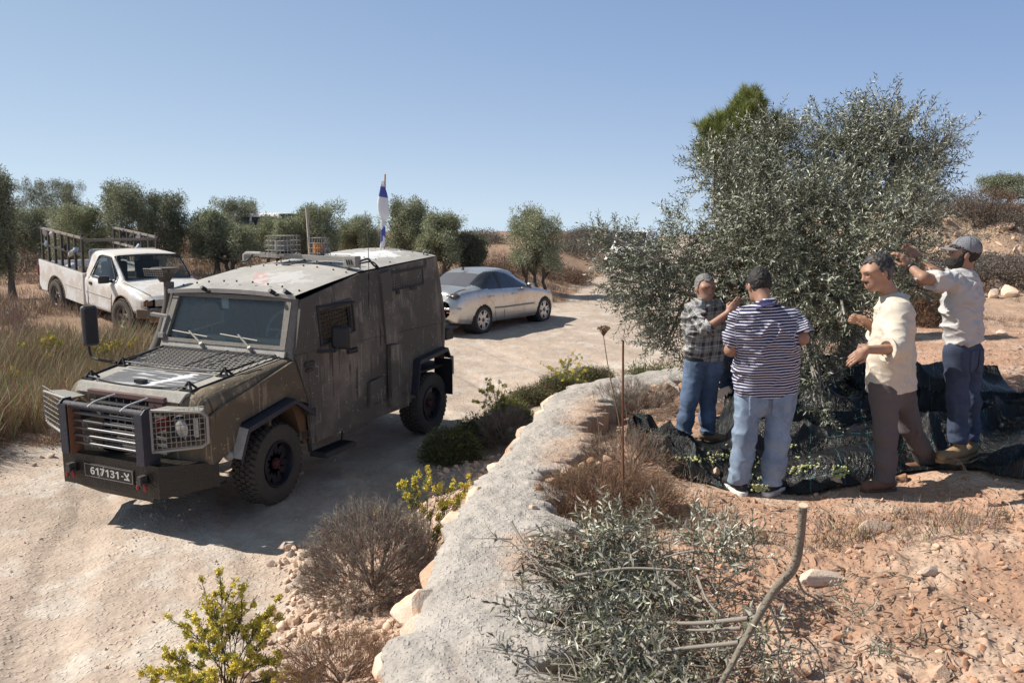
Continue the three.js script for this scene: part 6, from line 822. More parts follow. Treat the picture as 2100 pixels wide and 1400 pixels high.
// checked shirt, turned towards the camera
makePerson({ label: 'grey-haired man in a black and white checked shirt and blue jeans facing the camera', seed: 17, size: 0.93, skin: [0.36, 0.19, 0.13], stubble: 0.3, beardColor: [0.34, 0.32, 0.30],
  joints: jo({ ankleR: [1402, 893, 7.36], ankleL: [1452, 886, 7.48], kneeR: [1414, 820, 7.36], kneeL: [1452, 820, 7.44], hipR: [1428, 745, 7.44], hipL: [1460, 745, 7.50], shR: [1424, 640, 7.34], shL: [1474, 638, 7.50], elR: [1450, 674, 7.14], elL: [1490, 690, 7.52], wrR: [1494, 641, 7.12], wrL: [1500, 665, 7.36], head: [1446, 590, 7.40] }),
  face: V(0.30, -0.10, 1), headUp: V(-0.04, 1, 0), toeR: V(-0.1, 0, 1), toeL: V(0.9, 0, 0.25), handR: { dir: V(0.6, 0.75, 0), palm: V(0.3, 0.1, -0.9), curl: 0.45, thumb: 1 }, handL: { dir: V(0.6, 0.6, 0.3), palm: V(-0.3, 0, -0.9), curl: 0.5 },
  shirt: { sleeve: 1.12, hem: 0.05, loose: 0.010, folds: 0.016, uv: 2.4, mat: cloth(1, 1, 1, plaidTex), collar: cloth(0.2, 0.2, 0.2) }, trousers: { mat: denim(0.098, 0.138, 0.215), loose: 0.012, waist: 0.10, fadeWear: 1.5, belt: std(0.012, 0.012, 0.014, 0.5) },
  shoe: { mat: std(0.27, 0.185, 0.12, 0.95), soleMat: std(0.14, 0.10, 0.07, 0.9), sole: 0.018, height: 0.02 }, hair: [0.13, 0.125, 0.12], grey: 0.35, hairLine: 0.080, hairLift: -0.001 });
// someone behind the hanging branches, only the legs showing
makePerson({ label: 'person in dark jeans standing behind the hanging branches, mostly hidden by leaves', seed: 23, skin: [0.34, 0.19, 0.13],
  joints: jo({ ankleL: [1488, 795, 8.7], ankleR: [1512, 800, 8.6], kneeL: [1492, 735, 8.7], kneeR: [1516, 738, 8.6], hipL: [1498, 672, 8.7], hipR: [1522, 672, 8.64], shL: [1494, 590, 8.7], shR: [1540, 590, 8.62], elL: [1488, 630, 8.6], elR: [1560, 630, 8.56], wrL: [1500, 610, 8.4], wrR: [1552, 600, 8.36], head: [1516, 546, 8.64] }),
  face: V(0.1, 0.1, 1), toeL: V(-0.5, 0, 1), toeR: V(0.3, 0, 1), handL: { dir: V(0.2, 0.6, 0.7), palm: V(0, 0.5, -0.5), curl: 0.6 }, handR: { dir: V(-0.1, 0.6, 0.7), palm: V(0, 0.5, -0.5), curl: 0.6, thumb: -1 },
  shirt: { sleeve: 1.6, hem: 0.04, loose: 0.012, folds: 0.012, mat: cloth(0.05, 0.055, 0.07) }, trousers: { mat: denim(0.04, 0.058, 0.11), loose: 0.006, waist: 0.1, fadeWear: 0.4 }, shoe: { mat: std(0.02, 0.02, 0.022, 0.8), soleMat: std(0.03, 0.03, 0.03, 0.9) }, hair: [0.02, 0.018, 0.018], hairLine: 0.05 });

// outline of the black net on the ground (its near and far edge), so that nothing grows through it
const NETF = [[1289, 908], [1330, 948], [1372, 972], [1420, 988], [1500, 1003], [1600, 1013], [1700, 1007], [1790, 990], [1880, 976], [1960, 968], [2040, 980], [2110, 988], [2210, 992]].map(q => onGround(...q)), NETB = [[1291, 902], [1380, 905], [1450, 900], [1488, 878], [1515, 830], [1590, 796], [1640, 784], [1750, 778], [1880, 772], [1960, 775], [2030, 785], [2105, 832], [2230, 880]].map(q => onGround(...q));
const onNet = (x, d) => inside2([...NETF, ...NETB.slice().reverse()].map(p => [p.x, -p.z]), x, d);

// ---------------------------------------------------------------- leaves, twigs and what is grown from them
function soup() { const pos = [], col = []; return { pos, col, tri(a, b, c, k) { pos.push(a.x, a.y, a.z, b.x, b.y, b.z, c.x, c.y, c.z); for (let i = 0; i < 3; i++) col.push(...k); },
  leaf(b, dir, nrm, L, w, k, fold = 0.25) { const s = dir.clone().cross(nrm).normalize(), m = b.clone().addScaledVector(dir, L * 0.5).addScaledVector(nrm, -fold * w), t = b.clone().addScaledVector(dir, L).addScaledVector(nrm, -0.12 * L), l = m.clone().addScaledVector(s, w / 2).addScaledVector(nrm, fold * w), r = m.clone().addScaledVector(s, -w / 2).addScaledVector(nrm, fold * w); this.tri(b, l, m, k); this.tri(l, t, m, k); this.tri(b, m, r, k); this.tri(r, m, t, k); },
  blade(b, dir, nrm, L, w, k) { const s = dir.clone().cross(nrm).normalize(), t = b.clone().addScaledVector(dir, L); this.tri(b.clone().addScaledVector(s, w / 2), t, b.clone().addScaledVector(s, -w / 2), k); },
  twig(a, b, r, r2, k) { const d = b.clone().sub(a).normalize(), u = Math.abs(d.y) < 0.9 ? V(0, 1, 0).cross(d).normalize() : V(1, 0, 0).cross(d).normalize(), v = d.clone().cross(u), q = (p, i, rr) => p.clone().addScaledVector(u, Math.cos(i * 2.094) * rr).addScaledVector(v, Math.sin(i * 2.094) * rr); for (let i = 0; i < 3; i++) { const A = q(a, i, r), B = q(a, i + 1, r), C = q(b, i, r2), D = q(b, i + 1, r2); this.tri(A, B, C, k); this.tri(B, D, C, k); } },
  done() { const g = new THREE.BufferGeometry(); g.setAttribute('position', new THREE.Float32BufferAttribute(pos, 3)); g.setAttribute('color', new THREE.Float32BufferAttribute(col, 3)); g.computeVertexNormals(); return g; } }; }
const rdir = R => { let v; do v = V(R() * 2 - 1, R() * 2 - 1, R() * 2 - 1); while (v.lengthSq() > 1 || v.lengthSq() < 0.01); return v.normalize(); };
function oliveSprig(seed, n, len, L, w, dark, pale, paleShare) {
  const R = mulberry(seed), s = soup(); let p = V(0, 0, 0), d = V((R() - 0.5) * 0.3, 1, (R() - 0.5) * 0.3).normalize(); const bark = [0.16, 0.14, 0.11];
  for (let i = 0; i < n; i++) { const e = p.clone().addScaledVector(d, len / n); s.twig(p, e, 0.0028 * (1 - i / n) + 0.0010, 0.0028 * (1 - (i + 1) / n) + 0.0010, bark); const a = i * 1.571 + R() * 0.7;
    for (const q of [0, Math.PI]) { const o = V(Math.cos(a + q), 0, Math.sin(a + q)), dir = o.multiplyScalar(0.75 + R() * 0.4).addScaledVector(d, 0.6 + R() * 0.4).addScaledVector(rdir(R), 0.25).normalize(), nr = d.clone().addScaledVector(dir, -d.dot(dir)).addScaledVector(rdir(R), 0.5).normalize(); const k = R() < paleShare ? pale : dark, v = 0.75 + R() * 0.5; s.leaf(e, dir, nr, L * (0.75 + R() * 0.45), w * (0.8 + R() * 0.4), k.map(c => c * v)); }
    p = e; d.addScaledVector(rdir(R), 0.16).normalize(); }
  return s.done();
}
function leafClump(seed, n, rad, L, w, dark, pale, share) { const R = mulberry(seed), s = soup(); for (let i = 0; i < n; i++) { const o = rdir(R), p = o.clone().multiplyScalar(rad * Math.cbrt(R())), dir = o.multiplyScalar(0.7).add(rdir(R)).add(V(0, 0.35, 0)).normalize(), nr = dir.clone().cross(rdir(R)).normalize(), k = R() < share ? pale : dark, v = 0.7 + R() * 0.6; s.leaf(p, dir, nr, L * (0.7 + R() * 0.6), w, k.map(c => c * v)); } return s.done(); }
const leafMat = (rough = 0.5) => new THREE.MeshStandardMaterial({ vertexColors: true, roughness: rough, side: THREE.DoubleSide });
const OLIVE = leafMat(0.42), FARLEAF = new THREE.MeshPhysicalMaterial({ vertexColors: true, roughness: 0.8, transmission: 0.3, thickness: 0, side: THREE.DoubleSide }), DRY = leafMat(0.9), bark = std(0.17, 0.145, 0.12, 0.95, { map: gritMap, bumpMap: gritBump, bumpScale: 0.02 });
const mat4 = (p, q, s) => new THREE.Matrix4().compose(p, q, typeof s === 'number' ? V(s, s, s) : s);
const grey = (R, a, b) => { const k = lerp(a, b, R()); return new THREE.Color(k, k, k); };
// sprigs over and inside a set of round masses [centre, radius vector, count, droop]
function foliage(R, masses, n, s0, s1, o = {}) {
  const out = Array.from({ length: n }, () => [[], []]);
  for (const [c, r, count, droop = 0] of masses) for (let i = 0; i < count; i++) {
    const dir = rdir(R), k = Math.pow(R(), o.inner ?? 0.42), lump = 0.86 + 0.34 * noise3(dir.x * 2.2 + c.x * 3, dir.y * 2.2 + c.y * 3, dir.z * 2.2 + c.z, 3), p = c.clone().add(dir.clone().multiply(r).multiplyScalar(k * lump));
    if (noise3(p.x * (o.gapF ?? 2.2), p.y * (o.gapF ?? 2.2), p.z * (o.gapF ?? 2.2), 17) < (o.gap ?? 0.3)) continue;
    const od = dir.clone().multiplyScalar(0.9).add(V(0, 0.45 - droop, 0)).addScaledVector(rdir(R), 0.75); const v = Math.floor(R() * n); out[v][0].push(mat4(p, quatTo(od, R() * 6.28), lerp(s0, s1, R()))); out[v][1].push(grey(R, 0.75, 1.3));
  } return out;
}
const DARK = [0.128, 0.142, 0.085], SILVER = [0.40, 0.41, 0.335];
const SPRIGS = [1, 2, 3, 4].map(s => oliveSprig(s * 13, 9, 0.27, 0.062, 0.0145, DARK, SILVER, 0.34));

{ // the olive tree being picked
  const R = mulberry(404), T = thing('olive_tree', 'large silvery green olive tree that the men are picking, branches hanging to the black net', 'tree', [3.05, groundY(3.05, 8.3), -8.3]), o = T.position.clone();
  const B = [[1800, 335, 8.4, 125, 1], [1715, 345, 8.6, 120, 1], [1835, 405, 8.1, 80, 1], [1868, 315, 8.4, 50, .8], [1765, 288, 8.4, 62, .9], [1838, 275, 8.4, 40, .6], [1590, 350, 8.5, 105, 1], [1500, 405, 8.4, 92, 1], [1468, 345, 8.5, 52, .6], [1590, 288, 8.5, 48, .7], [1440, 480, 8.5, 80, 1], [1600, 480, 7.8, 135, 1.1], [1740, 470, 7.7, 135, 1.1], [1835, 490, 7.3, 66, .9], [1385, 545, 8.7, 80, 1], [1310, 548, 8.7, 66, .8], [1268, 505, 8.8, 36, .7], [1255, 575, 8.8, 36, .5], [1335, 625, 8.7, 76, .9], [1400, 640, 8.7, 78, .9], [1365, 705, 8.8, 48, .6], [1490, 580, 8.6, 92, 1], [1560, 620, 8.2, 100, 1], [1690, 600, 7.5, 105, 1.1], [1780, 580, 7.2, 60, .8], [1612, 665, 8.0, 52, .9], [1690, 660, 7.6, 48, .8], [1530, 690, 8.7, 66, .8], [1680, 725, 7.3, 28, .6], [1682, 785, 7.1, 20, .45], [1690, 838, 6.98, 14, .34], [1935, 285, 8.4, 16, .18], [1910, 345, 8.3, 22, .25], [1528, 612, 7.15, 17, .3], [1838, 470, 6.8, 44, .9], [1880, 430, 7.3, 34, .7], [1885, 385, 7.6, 34, .7], [1862, 535, 6.75, 24, .55], [1878, 590, 6.9, 12, .3], [1830, 590, 6.8, 20, .4], [1728, 648, 6.7, 22, .45], [1235, 480, 8.8, 16, .16], [1215, 548, 8.8, 14, .14]];
  const masses = B.map(([px, py, d, r, k]) => { const c = at(px, py, d).sub(o), m = r * d / FPX; return [c, V(m, m * 0.95, Math.min(m * 1.15, 0.75)), Math.round(0.036 * r * r * k + 20), py > 640 ? 0.9 : py > 520 ? 0.5 : 0.1]; });
  const f = foliage(R, masses, 4, 0.62, 1.02, { gap: 0.33, gapF: 2.8, inner: 0.5 }); f.forEach(([m, c]) => instanced('crown', SPRIGS[f.findIndex(q => q[0] === m)], OLIVE, m, c, T));
  const limbs = []; const stems = [[0, 0, 0], [0.25, 0, 0.1], [-0.3, 0, -0.1]]; stems.forEach(([x, , z], i) => { const top = V(x * 2.2 - 0.1, 1.0 + 0.15 * i, z); limbs.push(limb([V(x, -0.1, z), V(x * 1.2, 0.35, z), V(x * 1.8, 0.7, z), top], [0.13, 0.10, 0.09, 0.075], 9, 5, 0.4, i)); });
  mesh('trunk', limbs, bark, T);
  const br = []; masses.forEach(([c, r], i) => { const s = stems[i % 3], a = V(s[0] * 2.0, 0.85 + 0.1 * (i % 3), s[2]), e = c.clone().addScaledVector(rdir(R), r.x * 0.2), m = a.clone().lerp(e, 0.5).add(V(0, e.y > a.y ? 0.12 : 0.55, 0)).addScaledVector(rdir(R), 0.15); br.push(limb([a, m, e], [0.035, 0.02, 0.008], 6, 5, 0.3, i)); for (let k = 0; k < 4; k++) { const q = c.clone().add(rdir(R).multiply(r).multiplyScalar(0.85)); br.push(limb([m.clone().lerp(e, 0.4 + R() * 0.5), e.clone().lerp(q, 0.5).addScaledVector(rdir(R), 0.06), q], [0.010, 0.007, 0.003], 4, 3)); } }); mesh('branch', br, std(0.34, 0.31, 0.265, 0.95), T);
}
{ // the paler pine showing over it
  const R = mulberry(41), T = thing('pine_tree', 'bright yellowish green pine top rising behind the olive tree', 'tree', [at(1510, 600, 12.5).x, groundY(at(1510, 600, 12.5).x, 12.5), -12.5]), o = T.position.clone();
  const s = soup(); for (let i = 0; i < 46; i++) { const d = rdir(R).multiplyScalar(0.7).add(V(0, 0.9, 0)).normalize(); s.blade(V(0, R() * 0.09, 0), d, rdir(R), 0.11, 0.007, [0.21 + R() * 0.09, 0.25 + R() * 0.08, 0.08]); } const tuft = s.done();
  const masses = [[1525, 255, 38, .9], [1540, 215, 18, .8], [1478, 290, 36, .9], [1450, 275, 14, .6], [1530, 320, 60, 1], [1460, 320, 20, .7], [1590, 275, 22, .7], [1535, 420, 55, 1], [1570, 500, 60, 1]].map(([px, py, r, k]) => { const m = r * 12.5 / FPX; return [at(px, py, 12.5).sub(o), V(m, m * 1.1, m), Math.round(0.22 * r * r * k) + 30, -0.5]; });
  instanced('crown', tuft, FARLEAF, ...foliage(R, masses, 1, 0.9, 1.5, { gap: 0.2, gapF: 3 })[0], T);
  mesh('trunk', limb([V(0, -0.1, 0), V(0.05, 1.2, 0), at(1515, 330, 12.5).sub(o), at(1540, 215, 12.5).sub(o)], [0.13, 0.1, 0.05, 0.01], 7, 5, 0.2), std(0.20, 0.13, 0.09, 0.95), T);
}
// the olive trees along the far side of the road: [crown centre x, top, width, bottom of the crown, distance, stems, tint, label]
const CLUMPS = [0, 1, 2].map(k => leafClump(50 + k, 26, 0.17, 0.072, 0.02, [0.215, 0.235, 0.125], [0.42, 0.435, 0.30], 0.34));
const TREES = [
  [-4, 355, 62, 640, 19, 1, 0.9, 'dark olive tree cut off by the left edge of the picture'],
  [112, 372, 150, 470, 40, 1, 0.66, 'umbrella-shaped tree with its bare limbs against the sky, behind the pickup'],
  [60, 432, 120, 560, 27, 2, 0.95, 'low olive tree between the left edge and the umbrella-shaped tree'],
  [165, 430, 150, 600, 24, 2, 1.08, 'pale bushy olive tree directly behind the bed of the white pickup'],
  [258, 384, 130, 590, 24, 2, 0.9, 'tall ragged olive tree rising behind the cab of the white pickup'],
  [335, 400, 130, 560, 25, 1, 0.74, 'dark olive tree with a bent leaning trunk right of the pickup'],
  [425, 438, 90, 540, 25, 1, 1.05, 'small olive tree on a thin forked trunk above the armoured windscreen'],
  [492, 412, 130, 545, 34, 2, 0.78, 'grey olive tree on the skyline left of the caged lamps'],
  [475, 465, 130, 570, 25, 2, 1.1, 'low green olive bush left of the roof bar'],
  [562, 450, 110, 575, 28, 2, 0.95, 'low olive tree hiding the far white car, left of the caged lamps'],
  [600, 452, 110, 570, 27, 2, 1.1, 'rounded olive tree just behind the grey caged lamp'],
  [652, 425, 110, 560, 27, 2, 1.12, 'peaked olive tree behind the wooden stick and orange lamp'],
  [735, 450, 120, 580, 29, 2, 1.05, 'olive tree between the whip antenna and the flag'],
  [838, 416, 110, 590, 25, 2, 0.95, 'tall olive tree just right of the flag'],
  [905, 445, 110, 600, 24, 2, 1.12, 'pale olive tree over the rear of the silver car'],
  [965, 485, 60, 580, 24.5, 2, 0.55, 'small dark shrubby tree between the pale tree and the two-stemmed one'],
  [1100, 436, 150, 575, 26, 3, 1.05, 'round olive tree on two stems beyond the silver car'],
  [2062, 362, 120, 450, 33, 2, 0.8, 'grey-green tree on the hilltop at the right edge'],
];
TREES.forEach(([px, py, w, pyb, d, stems, tint, label], i) => {
  const R = mulberry(900 + i * 17), pc = at(px, (py + pyb) / 2, d), gy = groundY(pc.x, d), T = thing('olive_tree', label, 'tree', [pc.x, gy, -d]), m = px => px * d / FPX, W = m(w), top = at(px, py, d).y - gy, bot = Math.max(at(px, pyb, d).y - gy, 0.35), H = top - bot, masses = [];
  const N = 19; for (let k = 0; k < N; k++) { const a = k * 2.4, t = (k + 0.5) / N, ry = H * (0.13 + 0.09 * R()), y = lerp(bot + ry, top - ry, t), hw = W * 0.5 * Math.sqrt(Math.max(0.1, 1 - Math.pow(Math.abs(t - 0.45) * 1.65, 2))), r = W * (0.10 + 0.09 * R()), rad = Math.max(0, hw - r * 0.7) * (0.45 + 0.6 * R()); masses.push([V(Math.cos(a) * rad, y, Math.sin(a) * rad), V(r, ry, r), Math.round(34 + 230 * r * ry), i === 1 ? -0.2 : 0]); }
  for (let k = 0; k < 16; k++) { const a = R() * 6.28, q = 0.1 + 0.34 * R(); masses.push([V(Math.cos(a) * W * q, top - H * (0.04 + 0.5 * q * R()), Math.sin(a) * W * q), V(W * 0.04, H * 0.13, W * 0.04), 16, -0.7]); }
  const f = foliage(R, masses, 3, 0.75, 1.25, { gap: i === 1 ? 0.44 : 0.40, gapF: 2.0, inner: 0.5 }); f.forEach(([mm, c], q) => { c.forEach(x => x.multiplyScalar(tint)); instanced('crown', CLUMPS[q], FARLEAF, mm, c, T); });
  const tr = [], lean = i === 5 ? 0.9 : i === 1 ? 0.6 : 0.25; for (let s = 0; s < stems; s++) { const a = s * 2.2 + i, b = V(Math.cos(a) * 0.12 * stems, -0.15, Math.sin(a) * 0.12), m1 = b.clone().add(V((R() - 0.3) * lean, bot * 0.55 + 0.2, (R() - 0.5) * 0.3)), e = m1.clone().add(V((R() - 0.5) * W * 0.3, H * 0.35, (R() - 0.5) * W * 0.3)); tr.push(limb([b, b.clone().lerp(m1, 0.5).add(V(lean * 0.15, 0, 0)), m1, e], [0.14 / Math.sqrt(stems), 0.11 / Math.sqrt(stems), 0.09 / Math.sqrt(stems), 0.03], 7, 5, 0.4, s)); for (let k = 0; k < 5; k++) tr.push(limb([m1.clone().lerp(e, R() * 0.7), m1.clone().add(V((R() - 0.5) * W * 0.4, H * 0.3, (R() - 0.5) * W * 0.4)), V((R() - 0.5) * W * 0.75, lerp(bot, top, 0.3 + R() * 0.5), (R() - 0.5) * W * 0.6)], [0.045, 0.03, 0.01], 5, 4, 0.3, k)); } mesh('trunk', tr, bark, T);
});

// ---------------------------------------------------------------- dry grass, weeds and shrubs
const tuft = (seed, n, L, w, spread, c0, c1) => { const R = mulberry(seed), s = soup(); for (let i = 0; i < n; i++) { const a = R() * 6.28, o = V(Math.cos(a) * R() * spread, 0, Math.sin(a) * R() * spread), d = V((R() - 0.5) * 0.9, 1, (R() - 0.5) * 0.9).normalize(), l = L * (0.5 + R() * 0.7), k = c0.map((c, q) => lerp(c, c1[q], R())), n1 = rdir(R), m = o.clone().addScaledVector(d, l * 0.55), d2 = d.clone().add(V((R() - 0.5) * 0.8, -0.15, (R() - 0.5) * 0.8)).normalize(), sd = d.clone().cross(n1).normalize().multiplyScalar(w / 2); s.tri(o.clone().add(sd), m.clone().add(sd), o.clone().sub(sd), k); s.tri(m.clone().add(sd), m.clone().sub(sd), o.clone().sub(sd), k); s.tri(m.clone().add(sd), m.clone().addScaledVector(d2, l * 0.5), m.clone().sub(sd), k); } return s.done(); };
{ const R = mulberry(66), tall = [0, 1].map(k => tuft(70 + k, 15, 0.62, 0.0055, 0.07, [0.36, 0.25, 0.14], [0.56, 0.44, 0.28])), low = tuft(75, 13, 0.20, 0.005, 0.09, [0.27, 0.20, 0.13], [0.42, 0.34, 0.24]), M = [[], []], C = [[], []], ML = [], CL = [];
  for (let i = 0; i < 15000; i++) { const d = 7.6 + R() * 7.0, x = -2.6 - R() * 9.5; if (region(x, d) !== 2 || x < -0.78 * d) continue; const e = roadLeft(d) - x; const dens = sstep(0.1, 0.7, e) * sstep(14.0, 12.0, d + (fbm2(x, d, 2, 91) - 0.5) * 3); if (R() > dens * (0.5 + fbm2(x * 1.2, d * 1.2, 3, 93))) continue; const k = Math.floor(R() * 2); M[k].push(mat4(V(x, groundY(x, d) - 0.02, -d), quatTo(V((R() - 0.5) * 0.3, 1, (R() - 0.5) * 0.3), R() * 6.28), (0.55 + R() * 0.6) * (0.7 + 0.6 * fbm2(x * 0.8, d * 0.8, 2, 95)))); C[k].push(grey(R, 0.6, 1.15)); }
  M.forEach((m, k) => tag(instanced('dry_grass', tall[k], DRY, m, C[k]), 'tall straw-coloured dry grass beside the road', null));
  for (let i = 0; i < 26000; i++) { const d = 8 + R() * R() * 34, x = -d * 0.72 + R() * d * 1.1; if (region(x, d) !== 2) continue; if (fbm2(x * 0.7, d * 0.7, 3, 97) < 0.47 + 0.06 * R()) continue; ML.push(mat4(V(x, groundY(x, d) - 0.01, -d), quatTo(V((R() - 0.5) * 0.5, 1, (R() - 0.5) * 0.5), R() * 6.28), 0.6 + R() * 1.2)); CL.push(grey(R, 0.6, 1.2)); }
  for (let i = 0; i < 9000; i++) { const d = 3.4 + R() * 15, x = 0.3 + R() * d * 0.75; if (region(x, d) !== 1 || wallOff(x, d) < 0.9 || onNet(x, d)) continue; const near = d < 9.5 && x < 1.6 && d > 5.2; if (!near && fbm2(x * 0.8 + 3, d * 0.8, 3, 99) < (d > 13 ? 0.50 : 0.62)) continue; if (near && R() < 0.35) continue; ML.push(mat4(V(x, groundY(x, d) - 0.01, -d), quatTo(V((R() - 0.5) * 1.2, 1, (R() - 0.5) * 1.2), R() * 6.28), 0.25 + R() * 0.55)); CL.push(grey(R, 0.5, 0.95)); }
  tag(instanced('dry_grass', low, DRY, ML, CL), 'short dry grass tufts scattered over the earth', null);
}
const dryTwig = (seed, c, n = 9, L = 0.2) => { const R = mulberry(seed), s = soup(); const go = (p, d, l, r, k) => { const e = p.clone().addScaledVector(d, l); s.twig(p, e, r, r * 0.6, c.map(q => q * (0.75 + R() * 0.5))); if (k > 0) for (let i = 0; i < 3; i++) go(p.clone().lerp(e, 0.35 + R() * 0.65), d.clone().addScaledVector(rdir(R), 0.85).normalize(), l * 0.62, r * 0.6, k - 1); }; go(V(0, 0, 0), V(0, 1, 0), L * 0.55, 0.0022, 2); return s.done(); };
const GREYTWIG = [0, 1].map(k => dryTwig(80 + k, [0.28, 0.235, 0.19])), BROWNTWIG = [0, 1].map(k => dryTwig(84 + k, [0.25, 0.155, 0.10])), SCRUB = leafClump(88, 20, 0.10, 0.035, 0.011, [0.15, 0.125, 0.10], [0.235, 0.21, 0.175], 0.4), GREENSCRUB = leafClump(89, 24, 0.10, 0.045, 0.009, [0.075, 0.09, 0.026], [0.20, 0.20, 0.055], 0.35), BROWNSCRUB = leafClump(90, 20, 0.09, 0.035, 0.009, [0.15, 0.085, 0.05], [0.24, 0.15, 0.10], 0.4);
function dome(name, label, category, base, r, n, geos, scale, o = {}) {   // a rounded bush of twigs fanning out from its foot
  const R = mulberry(Math.floor(base.x * 977 + base.z * 131) ^ 77), T = thing(name, label, category, base.toArray(), 0, o.group), M = geos.map(() => []), C = geos.map(() => []);
  for (let i = 0; i < n; i++) { const d = rdir(R); d.y = Math.abs(d.y); const k = 0.45 + 0.55 * Math.pow(R(), 0.5), lump = 0.8 + 0.4 * noise3(d.x * 2.5 + base.x, d.y * 2.5, d.z * 2.5, 5), p = V(d.x * r[0], d.y * r[1], d.z * r[2]).multiplyScalar(k * lump), q = Math.floor(R() * geos.length); M[q].push(mat4(p, quatTo(d.clone().add(V(0, 0.5, 0)).addScaledVector(rdir(R), 0.5), R() * 6.28), scale * (0.7 + R() * 0.6))); C[q].push(grey(R, 0.65, 1.25)); }
  geos.forEach((g, q) => instanced('twigs', g, o.mat ?? DRY, M[q], C[q], T));
  const st = []; for (let i = 0; i < 14; i++) { const d = rdir(R); d.y = Math.abs(d.y) + 0.2; st.push(limb([V(0, -0.03, 0), V(d.x * r[0] * 0.4, d.y * r[1] * 0.5, d.z * r[2] * 0.4), V(d.x * r[0] * 0.8, Math.min(d.y, 1) * r[1] * 0.85, d.z * r[2] * 0.8)], [0.008, 0.006, 0.003], 4, 3).scale(1, 1, 1)); } mesh('stems', st, std(0.15, 0.11, 0.085, 0.95), T).userData.kind = 'stuff'; return T;
}
const gp = (px, py) => onGround(px, py);
function bloom(name, label, base, tips, o = {}) {                  // a plant of upright stems: tips are [px, py, d]
  const R = mulberry(Math.floor(Math.abs(base.x) * 1000) + 5), T = thing(name, label, 'shrub', base.toArray()), st = [], L = [], Lc = [], F = [], Fc = [], o0 = T.position;
  const leaf = (() => { const s = soup(); for (let i = 0; i < 5; i++) { const a = i * 1.257, d = V(Math.cos(a) * 0.7, 0.75, Math.sin(a) * 0.7).normalize(); s.leaf(V(0, i * 0.006, 0), d, V(0, 1, 0).cross(d).cross(d).normalize(), o.leafL ?? 0.030, o.leafW ?? 0.006, [0.16, 0.20, 0.045].map(c => c * (0.8 + 0.1 * i))); } return s.done(); })();
  const flower = (() => { const s = soup(); for (let i = 0; i < 16; i++) { const d = rdir(R); d.y += 0.3; d.normalize(); s.leaf(d.clone().multiplyScalar(0.004), d, rdir(R).cross(d).normalize(), 0.015, 0.011, [0.80 + R() * 0.1, 0.68 + R() * 0.08, 0.14]); } return s.done(); })();
  for (const [px, py, d] of tips) { const e = at(px, py, d).sub(o0), m = V(e.x * 0.35, e.y * 0.5, e.z * 0.35).addScaledVector(rdir(R), 0.03), b = V((R() - 0.5) * 0.07, -0.02, (R() - 0.5) * 0.07), cur = new THREE.CatmullRomCurve3([b, m, e]); st.push(limb([b, m, e], [0.004, 0.003, 0.0016], 4, 6)); const len = cur.getLength();
    const spray = (c, t0, n, w) => { for (let i = 0; i < n; i++) { const t = t0 + (1 - t0) * R(), p = c.getPoint(t), tn = c.getTangent(t); L.push(mat4(p.addScaledVector(rdir(R), w), quatTo(tn.clone().addScaledVector(rdir(R), 0.6), R() * 6.28), 0.6 + R() * 0.7)); Lc.push(grey(R, 0.6, 1.35)); } for (let i = 0; i < (o.flowers ?? 8) * (n / 8); i++) { const t = 0.86 + 0.14 * R(), p = c.getPoint(t); F.push(mat4(p.addScaledVector(rdir(R), 0.012), quatTo(rdir(R), 0), 0.7 + R() * 0.6)); Fc.push(grey(R, 0.75, 1.1)); } };
    spray(cur, 0.35, Math.round(6 + len * 16), 0.006);
    for (let k = 0; k < (o.side ?? 4); k++) { const t = 0.45 + R() * 0.45, p = cur.getPoint(t), q = p.clone().addScaledVector(cur.getTangent(t), len * 0.2).addScaledVector(rdir(R), len * 0.11), c2 = new THREE.CatmullRomCurve3([p, p.clone().lerp(q, 0.5).add(V(0, -0.008, 0)), q]); st.push(limb(c2.points, [0.0024, 0.002, 0.0012], 4, 3)); spray(c2, 0.3, 6, 0.005); } }
  mesh('stems', st, std(0.12, 0.075, 0.05, 0.9), T).userData.kind = 'stuff'; instanced('leaves', leaf, leafMat(0.6), L, Lc, T); if (F.length) instanced('flowers', flower, leafMat(0.7), F, Fc, T); return T;
}
// along the foot of the wall, from near to far
bloom('yellow_flowering_shrub', 'yellow-flowered green shrub on the stony roadside at the bottom edge, nearest the camera', gp(470, 1430), [[455, 1195, 4.3], [480, 1215, 4.35], [420, 1225, 4.2], [395, 1262, 4.2], [370, 1275, 4.15], [500, 1235, 4.3], [540, 1260, 4.35], [560, 1245, 4.4], [440, 1290, 4.1], [405, 1320, 4.05], [340, 1345, 4.0], [310, 1372, 3.95], [300, 1395, 3.95], [360, 1390, 3.9], [520, 1340, 4.1], [575, 1345, 4.15], [480, 1360, 4.0], [590, 1385, 4.05], [430, 1385, 3.95], [620, 1395, 4.1], [545, 1300, 4.2], [470, 1255, 4.25]], { flowers: 5, side: 8, leafL: 0.022, leafW: 0.005 });
dome('dry_shrub', 'rounded dry grey shrub at the wall foot, in front of the yellow-flowered stems', 'shrub', gp(765, 1215), [0.42, 0.50, 0.40], 1500, GREYTWIG, 1.0);
dome('dry_shrub', 'reddish dry shrub at the bottom edge of the picture beside the wall', 'shrub', gp(705, 1395), [0.30, 0.16, 0.28], 420, BROWNTWIG, 0.8);
bloom('yellow_flowering_shrub', 'tall yellow-flowered stems rising behind the rounded grey shrub beside the wall', gp(875, 1160), [[768, 1048, 5.6], [800, 1060, 5.55], [825, 985, 5.75], [848, 978, 5.8], [880, 963, 5.9], [838, 1020, 5.65], [905, 990, 5.9], [932, 985, 5.95], [915, 1030, 5.8], [870, 1040, 5.7], [895, 1080, 5.6], [945, 1010, 5.9], [860, 1085, 5.6], [925, 1060, 5.75], [955, 1040, 5.8], [965, 985, 6.0]], { flowers: 6, side: 3 });
